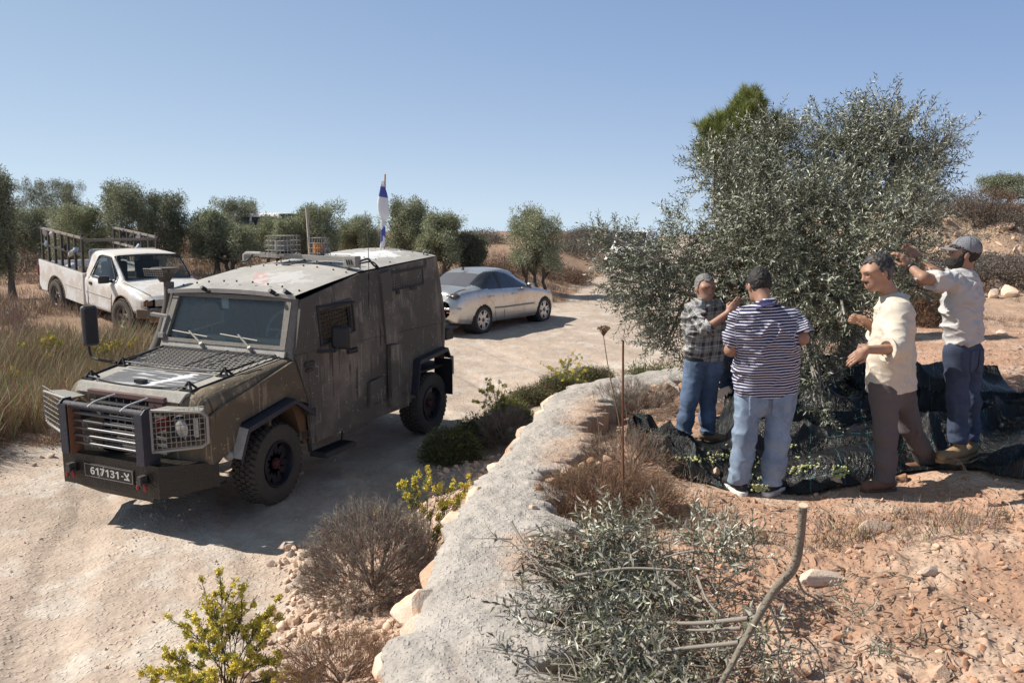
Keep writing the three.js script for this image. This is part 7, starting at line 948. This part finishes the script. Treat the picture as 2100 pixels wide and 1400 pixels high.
for (const [px, py, r, lab] of [[925, 945, [0.30, 0.30, 0.30], 'dark green shrub nearest the camera in the shadow of the armoured vehicle'], [985, 905, [0.32, 0.30, 0.28], 'dark green shrub in the middle of the shaded row by the wall'], [1045, 866, [0.28, 0.24, 0.24], 'green shrub at the sunny far end of the shaded row']]) dome('green_shrub', lab, 'shrub', gp(px, py), r, 620, [GREENSCRUB], 0.9, { mat: FARLEAF });
dome('dry_shrub', 'pale dry shrub between the dark green shrubs and the wall top', 'shrub', gp(1035, 915), [0.28, 0.34, 0.24], 560, GREYTWIG, 1.0);
bloom('flowering_shrub', 'sunlit green stems with small yellow tips above the shaded shrubs', gp(1015, 850), [[985, 800, 9.2], [1005, 792, 9.2], [1022, 803, 9.2], [1040, 815, 9.2], [970, 822, 9.0], [1055, 822, 9.3]], { flowers: 3 });
for (const [px, py, r, lab] of [[1090, 826, [0.38, 0.22, 0.24], 'low yellow-green shrub along the wall behind the shaded row'], [1150, 800, [0.40, 0.22, 0.24], 'low yellow-green shrub along the wall under the tall wiry stems'], [1215, 780, [0.36, 0.17, 0.22], 'low brownish green shrub at the far end of the row by the wall']]) dome('green_shrub', lab, 'shrub', gp(px, py), r, 420, [GREENSCRUB, GREENSCRUB, BROWNSCRUB], 0.85, { mat: FARLEAF });
bloom('wiry_shrub', 'wiry upright stems of a shrub between the road and the far part of the wall', gp(1160, 795), [[1125, 752, 10.5], [1150, 738, 10.5], [1170, 735, 10.6], [1190, 745, 10.7], [1205, 758, 10.7], [1140, 765, 10.4], [1178, 760, 10.6]], { flowers: 2, leafL: 0.03 });
dome('green_shrub', 'yellow-green bush under the olive branches at the far end of the wall', 'shrub', at(1345, 745, 10.7).setY(0.1), [0.55, 0.55, 0.4], 800, [GREENSCRUB], 1.1, { mat: FARLEAF });
dome('brown_shrub', 'dense brown shrub on the terrace beside the wall top', 'shrub', gp(1240, 1050), [0.52, 0.26, 0.34], 1500, BROWNTWIG, 0.85);
dome('dry_shrub', 'sparse grey weeds on the terrace next to the wall stones', 'shrub', gp(1300, 850), [0.5, 0.26, 0.42], 620, GREYTWIG, 0.9);
dome('dry_shrub', 'tangle of dry weeds beside the left tip of the black net', 'shrub', gp(1290, 960), [0.42, 0.2, 0.4], 420, [...GREYTWIG, ...BROWNTWIG], 0.9);
dome('brown_shrub', 'brown shrub on the red soil behind the man in the cream shirt', 'shrub', gp(1880, 665), [0.42, 0.62, 0.45], 800, [BROWNSCRUB, ...BROWNTWIG], 1.6);
// yellow weeds in the dry grass on the left
for (const [px, py, lab] of [[60, 770, 'yellow-flowered weed in the dry grass at the left edge'], [135, 758, 'yellow-flowered weed in the dry grass below the rear wheel of the pickup'], [195, 765, 'yellow-flowered weed in the dry grass left of the tall mirror'], [25, 830, 'lowest yellow-flowered weed at the left edge, in tall grass'], [235, 765, 'yellow-flowered weed in the dry grass behind the tall mirror']]) { const b = gp(px, py), d = -b.z, R = mulberry(px), tips = []; for (let k = 0; k < 11; k++) tips.push([px + (R() - 0.5) * 90, py - 26 - R() * 52, d + (R() - 0.5) * 0.6]); bloom('yellow_weed', lab, b, tips, { flowers: 5, side: 3 }); }
// scrub on the bank at the right and on the skyline
const SCRUBLAB = ['lowest scrub bush on the bank beside the forearms of the man with the cap', 'scrub bush on the bank behind the head of the man with the cap', 'grey scrub bush on the bank just right of the grey cap', 'broad grey scrub bush on the bank between cap and right edge', 'scrub bush on the lower bank cut off by the right edge', 'scrub bush higher on the bank above the grey cap', 'scrub bush just below the rock ledge at the right', 'small scrub bush by the shoulder of the man with the cap', 'small scrub bush low on the bank behind the cream-shirted man', 'scrub bush on the skyline nearest the olive tree at the right', 'second scrub bush on the skyline right of the olive tree', 'large dark scrub bush hanging over the pale slope', 'scrub bush on the crest below the hilltop tree', 'scrub bush on the crest at the right edge', 'small scrub bush on the pale slope by the rock ledge', 'small scrub bush behind the raised arms', 'scrub bush on the skyline in the gap left of the olive tree', 'scrub bush below the skyline in the gap left of the olive tree', 'scrub bush on the skyline touching the left tip of the olive tree', 'scrub bush on the skyline behind the left tip of the olive tree', 'scrub bush on the slope left of the round two-stemmed tree', 'brown scrub under the left stem of the round tree', 'brown scrub under the right stem of the round tree', 'dark brown scrub bush on the bend of the road', 'brown scrub behind the roof of the silver car', 'brown scrub behind the boot of the silver car'];
[[1905, 578, .9, .42], [1945, 570, 1.0, .4], [2000, 578, 1.1, .42], [2050, 574, 1.2, .4], [2095, 580, 1.0, .42], [2020, 552, .9, .3], [2080, 545, .7, .28], [1960, 590, .8, .4], [1910, 610, .7, .4], [1930, 452, 1.3, .7], [1975, 448, 1.2, .65], [2030, 455, 1.3, .8], [2010, 440, 1.1, .6], [2090, 440, 1.0, .5], [2060, 470, .8, .5], [1870, 600, .7, .4], [1200, 500, 1.6, .7], [1180, 520, 1.5, .5], [1230, 498, 1.7, .7], [1260, 500, 1.6, .7], [985, 500, 1.4, .6], [1040, 560, 1.1, .5], [1140, 575, 1.0, .5], [1180, 580, .7, .45], [1010, 570, .9, .5], [950, 590, .8, .5]].forEach(([px, py, r, h], i) => { const b = gp(px, py); const far = py < 530 && px < 1300; dome('scrub_bush', SCRUBLAB[i], 'bush', b, [r, h, r], Math.round(230 * r), [i % 4 === 3 || (px > 900 && px < 1190 && py > 530) ? BROWNSCRUB : SCRUB], far ? 2.6 : 1.9, { mat: FARLEAF }); });
// brush filling the foot of the tree line
[[40, 560, 1.2, .7, 'low dry brush under the leftmost olive tree'], [120, 545, 1.4, .8, 'low brush behind the tailgate of the pickup'], [395, 525, 1.1, .6, 'low brush right of the leaning olive trunk'], [455, 545, 1.3, .7, 'brown brush behind the front edge of the armoured roof'], [530, 520, 1.2, .7, 'green brush behind the roof bar'], [690, 510, 1.3, .8, 'brown brush between the stick and the flag pole'], [770, 505, 1.2, .8, 'reddish brush behind the flag pole'], [870, 530, 1.1, .7, 'dry brush behind the rear edge of the armoured roof'], [935, 520, 1.0, .8, 'dry brush between the olive trees above the silver car']].forEach(([px, py, r, h, lab], i) => dome('scrub_bush', lab, 'bush', gp(px, py), [r, h, r], 300, [[BROWNSCRUB, SCRUB], [CLUMPS[0]], [BROWNSCRUB]][i % 3], i % 3 === 1 ? 1.1 : 2.0, { mat: FARLEAF }));
// single tall dry weeds and the rusty rod
{ const b = gp(1282, 985), e = at(1238, 690, 6.2), T = thing('dry_umbel', 'tall dry weed with a closed brown seed head leaning beside the rusty rod', 'weed', b.toArray()), k = e.clone().sub(b), R = mulberry(8), s = [limb([V(0, 0, 0), V(k.x * 0.3, k.y * 0.4, k.z * 0.4), V(k.x * 0.8, k.y * 0.8, k.z * 0.8), k], [0.006, 0.005, 0.004, 0.0035], 5, 6)], h = [];
  mesh('stem', s, std(0.26, 0.17, 0.10, 0.9), T); for (let i = 0; i < 70; i++) { const a = R() * 6.28, q = Math.sqrt(R()), t = k.clone().add(V(Math.cos(a) * 0.055 * q, 0.075 + 0.02 * R() - 0.02 * q, Math.sin(a) * 0.055 * q)); h.push(rod(k, t, 0.0012, 0.001, 3), new THREE.IcosahedronGeometry(0.006, 0).translate(t.x, t.y, t.z)); } mesh('seed_head', h, std(0.20, 0.12, 0.075, 0.95), T).userData.kind = 'stuff';
  const P = thing('rusty_rod', 'thin rusty iron rod standing upright in the weeds by the wall', 'rod', gp(1281, 1060).toArray()), t = at(1278, 698, 5.35).sub(P.position); mesh('shaft', [limb([V(0, -0.1, 0), t.clone().multiplyScalar(0.5).add(V(-0.006, 0, 0)), t], [0.0075, 0.0075, 0.0075], 6, 6, 0.3)], std(0.17, 0.075, 0.045, 0.9), P);
  [[1292, 985, 1282, 830], [1232, 960, 1215, 800], [1300, 1010, 1290, 870], [1330, 890, 1345, 800], [1420, 1000, 1400, 930], [1985, 970, 1950, 935], [1990, 985, 1965, 940]].forEach(([x0, y0, x1, y1], i) => { const b = gp(x0, y0), e = at(x1, y1, -b.z).sub(b), W = thing('dry_stalk', ['thin dry stalk just right of the rusty rod', 'thin bent stalk on the wall top left of the rusty rod', 'short thin stalk at the foot of the rusty rod', 'thin dry stalk by the wall stones', 'dry stalk poking out beside the net left of the striped shirt', 'bent straw on the soil at the net edge by the boots', 'second bent straw on the soil by the net edge, nearer the camera'][i], 'weed', b.toArray()); const st = [limb([V(0, -0.02, 0), e.clone().multiplyScalar(0.55).add(V(0.02, 0, 0)), e], [0.003, 0.0025, 0.0015], 4, 4)], R2 = mulberry(i + 3); for (let k = 0; k < 5; k++) { const p = e.clone().multiplyScalar(0.5 + 0.5 * R2()); st.push(rod(p, p.clone().add(rdir(R2).multiplyScalar(0.07)), 0.0012, 0.0008, 3)); } mesh('stem', st, std(0.30, 0.22, 0.15, 0.95), W); });
}

// ---------------------------------------------------------------- the black net with the picked olives
const netF = new THREE.CatmullRomCurve3(NETF), netB = new THREE.CatmullRomCurve3(NETB), FEET = [[1.75, 5.94], [1.98, 5.92], [2.78, 5.83], [3.38, 6.3], [3.55, 6.2], [3.72, 6.36], [1.6, 7.38], [1.88, 7.5]];
function netLift(x, d, edge) { let e = 1; for (const [fx, fd] of FEET) e = Math.min(e, sstep(0.10, 0.34, Math.hypot(x - fx, d - fd))); const wx = fbm2(x * 0.9, d * 0.9, 2, 141) * 2.2;
  const wy = fbm2(x * 0.9 + 30, d * 0.9, 2, 142) * 2.2, r1 = 1 - Math.abs(2 * noise2(x * 0.9 + d * 0.5 + wx, d * 1.2 - x * 0.5 + wy, 143) - 1), r2 = 1 - Math.abs(2 * noise2(x * 2.3 - d * 1.3 + wx * 2, d * 2.2 + x * 1.4 + wy * 2, 145) - 1), r3 = 1 - Math.abs(2 * noise2(x * 6 + d * 3 + wx * 3, d * 6 - x * 3 + wy * 3, 147) - 1);
  const mound = 0.20 * Math.exp(-(Math.pow((x - 3.15) / 0.75, 2) + Math.pow((d - 8.5) / 0.75, 2))) + 0.07 * Math.exp(-(Math.pow((x - 4.0) / 0.5, 2) + Math.pow((d - 9.0) / 0.6, 2))) + 0.12 * Math.exp(-(Math.pow((x - 2.4) / 0.35, 2) + Math.pow((d - 7.6) / 0.4, 2)));
  return 0.004 + e * (0.02 + (0.19 * Math.pow(r1, 4) + 0.10 * Math.pow(r2, 4) + 0.02 * r3 * r3) * (1 + mound) * sstep(0, 0.06, edge) + mound); }
{ const NU = 300, NV = 220, pos = [], uv = [], idx = [];
  for (let i = 0; i <= NU; i++) for (let k = 0; k <= NV; k++) { const t = i / NU, s = k / NV, p = netF.getPoint(t).lerp(netB.getPoint(t), s), edge = Math.min(t, 1 - t, s, 1 - s) * 3; p.x += (fbm2(t * 9, s * 9, 2, 149) - 0.5) * 0.14; p.z += (fbm2(t * 9 + 40, s * 9, 2, 149) - 0.5) * 0.16; const y = baseY(p.x, -p.z) + 0.006 + netLift(p.x, -p.z, edge); pos.push(p.x, Math.max(y, groundY(p.x, -p.z) + 0.005), p.z); uv.push(t * 6, s * 3.6); if (i && k) { const q = i * (NV + 1) + k, o = q - NV - 1; idx.push(o - 1, q - 1, q, o - 1, q, o); } }
  const g = new THREE.BufferGeometry(); g.setAttribute('position', new THREE.Float32BufferAttribute(pos, 3)); g.setAttribute('uv', new THREE.Float32BufferAttribute(uv, 2)); g.setIndex(idx); g.computeVertexNormals();
  const map = texture(1024, (u, v) => { const a = fbm2(u * 8, v * 8, 4, 151, 8), dust = sstep(0.58, 0.78, a) * 0.007, line = (Math.abs(((u * 3) % 1) - 0.5) < 0.006 && noise2(u * 3, v * 26, 153, 26) > 0.3) || (Math.abs(((v * 3) % 1) - 0.5) < 0.006 && noise2(u * 26, v * 3, 155, 26) > 0.55); const k = 0.007 + dust + 0.004 * noise2(u * 300, v * 300, 157, 300); return line ? [0.05, 0.20, 0.19] : [k, k * 0.99, k * 1.02]; });
  const bump = texture(1024, (u, v) => { const w = fbm2(u * 20, v * 20, 4, 159, 20), k = 0.8 * w + 0.12 * noise2(u * 256, v * 256, 163, 256); return [k, k, k]; }, false);
  tag(mesh('black_net', g, new THREE.MeshPhysicalMaterial({ map, bumpMap: bump, bumpScale: 0.03, roughness: 0.40, specularIntensity: 0.8, side: THREE.DoubleSide })), 'crumpled black woven net spread on the soil under the olive tree to catch olives', 'net');
  const R = mulberry(515), og = new THREE.SphereGeometry(0.0095, 8, 6).scale(0.85, 1.2, 0.85), M = [], C = [];
  for (const [px, py, sx, sy, n] of [[1440, 942, 60, 8, 36], [1480, 936, 40, 5, 30], [1550, 950, 26, 12, 26], [1622, 967, 42, 7, 95], [1655, 958, 34, 3, 30], [1722, 968, 20, 14, 110], [1560, 1002, 22, 8, 34], [1575, 978, 40, 8, 26], [1625, 916, 12, 6, 18], [1500, 930, 90, 20, 18], [1650, 950, 120, 24, 24], [1830, 930, 60, 20, 8]]) for (let i = 0; i < n; i++) { const a = R() * 6.28, q = Math.sqrt(-Math.log(1 - R() * 0.9)) * 0.66, b = at(px + Math.cos(a) * sx * q, py + Math.sin(a) * sy * q, 6); const ray = b.clone().sub(camera.position); let lo = 5.2, p; for (; lo < 10; lo += 0.02) { p = camera.position.clone().addScaledVector(ray, lo / 6); if (p.y < baseY(p.x, lo) + 0.006 + netLift(p.x, lo, 1)) break; } M.push(mat4(p.add(V(0, 0.006, 0)), quatTo(rdir(R), 0), 0.85 + R() * 0.5)); C.push(new THREE.Color(0.30 + R() * 0.16, 0.33 + R() * 0.12, 0.13 + R() * 0.08)); }
  tag(instanced('picked_olives', og, std(1, 1, 1, 0.4), M, C), 'pale green olives scattered in heaps on the black net', null);
}
// ---------------------------------------------------------------- stones that stand out
const STONES = [
  [1795, 1085, 88, 30, 'flat', PALE, 'wedge-shaped pale flat stone lying on the red soil right of the cut branch'], [1686, 1190, 98, 34, 'flat', PALE, 'long flat pale stone beside the bend of the cut branch'], [1905, 1190, 46, 20, 'flat', PALE, 'small flat pale stone on the red soil at the lower right'], [1640, 1385, 70, 60, 'lump', TAN, 'pale reddish rock at the foot of the cut branch at the bottom edge'], [1925, 1392, 70, 30, 'lump', TAN, 'stone cut off by the bottom edge at the lower right'], [1556, 1105, 40, 34, 'lump', RUST, 'rusty brown stone on the soil above the branch pile'],
  [1471, 992, 34, 40, 'lump', TAN, 'pinkish stone weighing down the net beside the striped-shirt man'], [1320, 934, 22, 14, 'lump', TAN, 'small orange stone on the left tip of the net'], [1716, 998, 36, 22, 'lump', TAN, 'half-buried stone at the front edge of the net'], [1852, 985, 26, 26, 'lump', RUST, 'brown stone behind the heel of the cream-shirted man'], [1493, 845, 92, 70, 'lump', PALE, 'big pale boulder behind the checked-shirt man at the net edge'],
  [640, 1165, 42, 34, 'lump', PALE, 'largest white stone of the rubble at the edge of the vehicle shadow'], [596, 1142, 26, 20, 'lump', GREYST, 'grey stone at the shadow edge left of the largest white stone'], [612, 1128, 16, 14, 'lump', PALE, 'small white stone above the grey one at the shadow edge'], [588, 1190, 22, 16, 'lump', PALE, 'pale stone in the rubble below the shadow edge'], [630, 1210, 20, 14, 'lump', TAN, 'small tan stone in the rubble below the largest white stone'], [660, 1260, 24, 18, 'lump', PALE, 'pale stone in the rubble left of the rounded grey shrub'], [632, 1138, 18, 14, 'lump', PALE, 'white stone touching the top of the largest white stone'],
  [102, 935, 26, 14, 'lump', PALE, 'pale stone at the edge of the dry grass by the bumper'], [690, 1080, 12, 8, 'lump', GREYST, 'small grey stone in the shadow beside the front wheel'], [310, 1062, 12, 8, 'lump', PALE, 'small pale stone in the shadow below the bumper'],
  [1985, 608, 70, 44, 'lump', TAN, 'big reddish boulder on the bank behind the man with the cap'], [2042, 592, 54, 28, 'lump', PALE, 'flat pale boulder on the bank near the right edge'], [2072, 606, 40, 34, 'lump', PALE, 'white boulder on the bank at the right edge'], [2040, 612, 26, 26, 'lump', PALE, 'round white stone between the boulders on the bank'], [1940, 600, 60, 22, 'lump', TAN, 'long flat boulder left of the big reddish one on the bank'], [1914, 622, 34, 24, 'lump', PALE, 'pale stone on the bank beside the shoulder of the man with the cap'], [1895, 600, 26, 30, 'lump', PALE, 'pale stone on the bank behind the raised arms'], [2096, 590, 30, 26, 'lump', PALE, 'boulder cut off by the right edge on the bank'], [2056, 478, 60, 24, 'lump', TAN, 'rock ledge sticking out of the pale slope near the right edge'],
  [2055, 686, 30, 14, 'lump', PALE, 'pale stone on the red soil right of the man with the cap'], [1870, 830, 22, 16, 'lump', TAN, 'small stone behind the net'], [1010, 492, 40, 22, 'lump', PALE, 'pale boulder on the slope left of the round olive tree'], [955, 560, 30, 16, 'lump', PALE, 'pale rock showing above the roof of the silver car'],
];
STONES.forEach(([px, py, w, h, kind, m, lab], i) => { const p = gp(px, py), d = -p.z, W = w * d / FPX, Hh = h * d / FPX * (kind === 'flat' ? 1.0 : 1.0), s = mesh('stone', ROCKS_FINE[i % 4].clone(), m); const y = p.x > 1 && p.x < 6 && d > 5.8 && d < 10 && py < 1000 && py > 840 && px < 1760 ? p.y + 0.03 : p.y; s.position.set(p.x, y + Hh * (kind === 'flat' ? 0.3 : 0.18), -d - W * 0.1); s.scale.set(W * (kind === 'flat' ? 1.3 : 1.15), Hh * 1.25, kind === 'flat' ? W * 0.5 : W * 0.95); s.rotation.set(0, i * 1.7 % 6.28 * (kind === 'flat' ? 0.04 : 1), kind === 'flat' ? 0 : (i % 5 - 2) * 0.12); tag(s, lab, 'stone'); });
// stones lying in the earth heaped on the wall top
[[1130, 985, 22], [1160, 968, 26], [1192, 955, 24], [1215, 945, 22], [1180, 978, 18], [1228, 952, 18], [1246, 940, 20], [1106, 1000, 18], [1205, 972, 16], [1095, 1040, 20]].forEach(([px, py, w], i) => { const q = at(px, py, 6); const ray = q.sub(camera.position), t = (WALL_TOP + 0.02 - 2.6) / ray.y, p = camera.position.clone().addScaledVector(ray, t), W = w * -p.z / FPX, s = mesh('stone', ROCKS[i % 8], [TAN, PALE, TAN, RUST][i % 4]); s.position.copy(p); s.scale.set(W * 1.2, W * 0.85, W); s.rotation.y = i; tag(s, ['leftmost stone in the earth heaped on the wall top', 'pale stone second from the left in the earth heap on the wall top', 'tan stone in the middle of the earth heap on the wall top', 'rusty stone at the back of the earth heap on the wall top', 'tan stone at the front of the earth heap on the wall top', 'pale stone in the earth heap next to the brown shrub', 'stone at the far right end of the earth heap on the wall top', 'stone lying alone on the concrete left of the earth heap', 'smallest stone in the earth heap on the wall top', 'stone on the concrete below the earth heap, by the brown shrub'][i], 'stone'); });
{ const R = mulberry(616), M = [[], [], []], C = [[], [], []], put = (x, d, s, c) => { const k = Math.floor(R() * 3); M[k].push(mat4(V(x, groundY(x, d) + s * 0.12, -d), quatTo(rdir(R), R() * 6), V(s * (0.8 + R() * 0.5), s * (0.45 + R() * 0.4), s))); const v = 0.75 + R() * 0.5; C[k].push(new THREE.Color(c[0] * v, c[1] * v, c[2] * v)); };
  for (let i = 0; i < 9000; i++) { const d = 3.6 + R() * R() * 26, x = -d * 0.7 + R() * d * 0.9; if (region(x, d) !== 0 || wallOff(x, d) > -0.05) continue; const rut = Math.abs((((x + 0.42 * d) * 0.9 + fbm2(x, d, 2, 9) * 0.3) % 1.3 + 1.3) % 1.3 - 0.6); if (rut < 0.25 || fbm2(x * 1.1, d * 1.1, 3, 165) < 0.40) continue; put(x, d, 0.006 + 0.035 * Math.pow(R(), 6), [0.66, 0.56, 0.47]); }
  for (let i = 0; i < 3600; i++) { const d = 4 + R() * 4.6, x = wallX(d) - 0.05 - Math.pow(R(), 1.3) * 1.15; put(x, d, 0.010 + 0.075 * Math.pow(R(), 4), [0.66, 0.52, 0.42]); }
  for (let i = 0; i < 8000; i++) { const d = 3.2 + R() * R() * 17, x = 0.2 + R() * d * 0.72; if (region(x, d) !== 1 || wallOff(x, d) < 0.7 || onNet(x, d)) continue; put(x, d, 0.007 + 0.05 * Math.pow(R(), 6), R() < 0.4 ? [0.60, 0.44, 0.34] : [0.48, 0.285, 0.19]); }
  for (let i = 0; i < 420; i++) { const py = 1120 + R() * 200, q = gp(580 + R() * 150 + (R() - 0.5) * 60, py); if (wallOff(q.x, -q.z) < -0.1) put(q.x, -q.z, 0.025 + 0.085 * Math.pow(R(), 3), [0.70, 0.57, 0.47]); }
  for (let i = 0; i < 700; i++) { const d = 17.5 + R() * 9, x = d * (0.44 + R() * 0.26); put(x, d, 0.05 + 0.3 * Math.pow(R(), 3), [0.56, 0.43, 0.32]); }
  for (let i = 0; i < 500; i++) { const d = 7.5 + R() * 5, x = roadLeft(d) + (R() - 0.7) * 1.4; put(x, d, 0.015 + 0.06 * Math.pow(R(), 4), [0.52, 0.43, 0.35]); }
  M.forEach((m, k) => tag(instanced('gravel', ROCKS[k * 2], stoneMat(1, 1, 1, 0), m, C[k]), 'loose gravel and clods on road and soil', null));
  const tw = [], tc = [], sg = (() => { const s = soup(); s.twig(V(0, -0.5, 0), V(0.06, 0.1, 0.03), 0.01, 0.009, [1, 1, 1]); s.twig(V(0.06, 0.1, 0.03), V(0.0, 0.5, 0), 0.009, 0.005, [1, 1, 1]); return s.done(); })();
  for (let i = 0; i < 1500; i++) { const d = 3.3 + R() * R() * 12, x = (R() < 0.25 ? wallX(d) - 0.6 * R() : wallX(d) + 0.5 + R() * d * 0.62); const a = R() * 6.28, y = wallOff(x, d) > 0 && wallOff(x, d) < 0.7 ? WALL_TOP : groundY(x, d); if (y === WALL_TOP && R() < 0.6 || onNet(x, d)) continue; tw.push(mat4(V(x, y + 0.008, -d), quatTo(V(Math.cos(a), (R() - 0.5) * 0.3, Math.sin(a)), 0), V(0.3 + R() * 0.2, 0.05 + R() * 0.16, 0.3 + R() * 0.2))); const k = 0.6 + R() * 0.7; tc.push(new THREE.Color(0.30 * k, 0.24 * k, 0.18 * k)); }
  tag(instanced('dry_twigs_litter', sg, DRY, tw, tc), 'dry twigs and straw littering the soil and wall', null);
}
// ---------------------------------------------------------------- cut olive branches heaped on the wall and soil in front
{ const R = mulberry(717), T = thing('branch_pile', 'heap of cut olive branches with drying silvery leaves in the foreground', 'branch pile', [0.45, 0.62, -3.7]), o = T.position.clone(), stick = (pts, r0, r1) => limb(pts.map(p => at(...p).sub(o)), [r0, (r0 + r1) / 2, r1], 6, 6, 0.35, 3), SP = [1, 2, 3].map(s => oliveSprig(s * 7 + 500, 7, 0.2, 0.052, 0.0125, [0.17, 0.175, 0.105], [0.46, 0.45, 0.365], 0.42));
  const sticks = [[[1048, 1070, 4.5], [1085, 1130, 4.3], [1150, 1205, 4.05], .009, .005], [[1005, 1168, 4.35], [1100, 1158, 4.25], [1210, 1185, 4.0], .009, .005], [[952, 1206, 4.2], [1030, 1196, 4.15], [1120, 1185, 4.0], .009, .004], [[1535, 1268, 3.25], [1420, 1278, 3.4], [1290, 1272, 3.6], .012, .007], [[1520, 1288, 3.25], [1440, 1292, 3.35], [1380, 1290, 3.5], .009, .004], [[1515, 1318, 3.15], [1400, 1330, 3.25], [1250, 1350, 3.4], .012, .006], [[1350, 1172, 4.0], [1390, 1205, 3.9], [1440, 1235, 3.75], .013, .010], [[1430, 1180, 3.9], [1450, 1230, 3.7], [1480, 1265, 3.5], .007, .004], [[1180, 1180, 4.0], [1290, 1165, 3.95], [1400, 1170, 3.85], .009, .005], [[1480, 1140, 4.0], [1420, 1130, 4.1], [1340, 1150, 4.2], .008, .004], [[1300, 1300, 3.4], [1340, 1350, 3.2], [1390, 1395, 3.05], .008, .005], [[1150, 1360, 3.4], [1260, 1340, 3.35], [1360, 1380, 3.15], .007, .004]];
  for (const s of sticks) mesh('stick', stick(s.slice(0, 3), s[3], s[4]), std(0.27, 0.235, 0.20, 0.95), T);
  const fine = []; for (let i = 0; i < 380; i++) { const px = 1050 + R() * 440, py = 1090 + R() * 310, dd = lerp(4.75, 3.05, clamp((py - 1060) / 340)), h = at(px, py, dd); const a = R() * 6.28, l = 0.10 + R() * 0.22, p = h.sub(o); const e = p.clone().add(V(Math.cos(a) * l, (R() - 0.35) * 0.10, Math.sin(a) * l)); fine.push(limb([p, p.clone().lerp(e, 0.5).add(V(0, 0.03 * R(), 0)), e], [0.0035, 0.003, 0.0018], 4, 3)); } mesh('twigs', fine, std(0.25, 0.215, 0.18, 0.95), T).userData.kind = 'stuff';
  const M = [[], [], []], C = [[], [], []]; for (let i = 0; i < 680; i++) { const t = R(), py = 1075 + 360 * Math.pow(t, 0.9), mid = lerp(1240, 1290, t) + (R() + R() + R() - 1.5) * lerp(300, 330, t) * 0.62, g = at(mid, py, lerp(4.75, 3.0, clamp((py - 1060) / 350))); const k = Math.floor(R() * 3), a = R() * 6.28, y = 0.60 + R() * R() * 0.24 * clamp(1.25 - Math.abs(mid - 1290) / 260, 0.1, 1); g.y = y; M[k].push(mat4(g.sub(o), quatTo(V(Math.cos(a), (R() - 0.25) * 0.9, Math.sin(a)), R() * 6.28), 0.65 + R() * 0.6)); C[k].push(grey(R, 0.55, 1.25)); }
  for (const [px, py, d, n] of [[1290, 1085, 4.3, 22], [1440, 1095, 4.1, 22], [1500, 1150, 3.9, 18], [1240, 1110, 4.4, 16], [1530, 1130, 4.0, 10], [1550, 1330, 3.3, 20], [1180, 1130, 4.3, 16]]) for (let i = 0; i < n; i++) { const k = Math.floor(R() * 3), p = at(px + (R() - 0.5) * 70, py + (R() - 0.5) * 60, d).sub(o); M[k].push(mat4(p, quatTo(rdir(R).add(V(0, 0.7, 0)), R() * 6.28), 0.7 + R() * 0.5)); C[k].push(grey(R, 0.8, 1.4)); }
  M.forEach((m, k) => instanced('leaves', SP[k], OLIVE, m, C[k], T));
  const B = thing('cut_branch', 'thick bare cut branch sticking up out of the leafy heap, pale sawn end on top', 'branch', at(1490, 1392, 3.05).toArray()), b0 = B.position.clone(), q = (px, py, d) => at(px, py, d).sub(b0), BM = std(0.235, 0.205, 0.165, 0.95, { map: gritMap, bumpMap: gritBump, bumpScale: 0.02 });
  mesh('stem', limb([q(1470, 1420, 3.0), q(1500, 1365, 3.03), q(1540, 1290, 3.06), q(1585, 1215, 3.06), q(1627, 1165, 3.06), q(1641, 1110, 3.04), q(1648, 1037, 3.0)], [0.011, 0.012, 0.014, 0.016, 0.017, 0.017, 0.0175], 12, 8, 0.45, 5), BM, B);
  const top = q(1648, 1037, 3.0), tdir = top.clone().sub(q(1643, 1090, 3.03)).normalize(); mesh('sawn_end', along(new THREE.CylinderGeometry(0.0180, 0.0178, 0.006, 16).translate(0, 0.001, 0), top, top.clone().add(tdir)), std(0.60, 0.50, 0.37, 0.85), B);
  mesh('side_branch', limb([q(1575, 1232, 3.06), q(1590, 1270, 3.03), q(1600, 1310, 3.02), q(1596, 1350, 3.0), q(1605, 1395, 2.98)], [0.007, 0.006, 0.005, 0.004, 0.003], 6, 5, 0.3), BM, B); mesh('side_branch', limb([q(1600, 1295, 3.02), q(1640, 1300, 3.05), q(1670, 1325, 3.05), q(1688, 1370, 3.02), q(1692, 1400, 3.0)], [0.005, 0.0045, 0.004, 0.003, 0.002], 6, 5, 0.3), BM, B); mesh('side_branch', limb([q(1634, 1180, 3.06), q(1648, 1212, 3.1), q(1680, 1232, 3.14), q(1702, 1262, 3.16)], [0.006, 0.005, 0.004, 0.003], 6, 5, 0.3), BM, B);
  const LM = []; for (const [px, py, d, n] of [[1690, 1210, 3.2, 3], [1745, 1240, 3.2, 4], [1760, 1260, 3.15, 4], [1600, 1340, 3.0, 6], [1615, 1370, 3.0, 5], [1790, 1330, 3.05, 3], [1810, 1350, 3.05, 5]]) for (let i = 0; i < n; i++) LM.push(mat4(q(px + (R() - 0.5) * 40, py + (R() - 0.5) * 40, d), quatTo(rdir(R), R() * 6.28), 0.35 + R() * 0.35)); instanced('leaves', SP[0], OLIVE, LM, LM.map(() => grey(R, 0.8, 1.3)), B);
}
// a second off-road car, only its roof showing among the far olive trees
{ const a = scene.getObjectByName('white_offroader'), c = a.clone(); c.name = numbered('white_offroader'); const p = at(585, 500, 34); c.position.set(p.x, groundY(p.x, 34) - 0.02, -34); c.rotation.y = 1.1; c.userData.label = 'white off-road car among the far olive trees, only its roof visible'; scene.add(c); }
renderer.render(scene, camera);
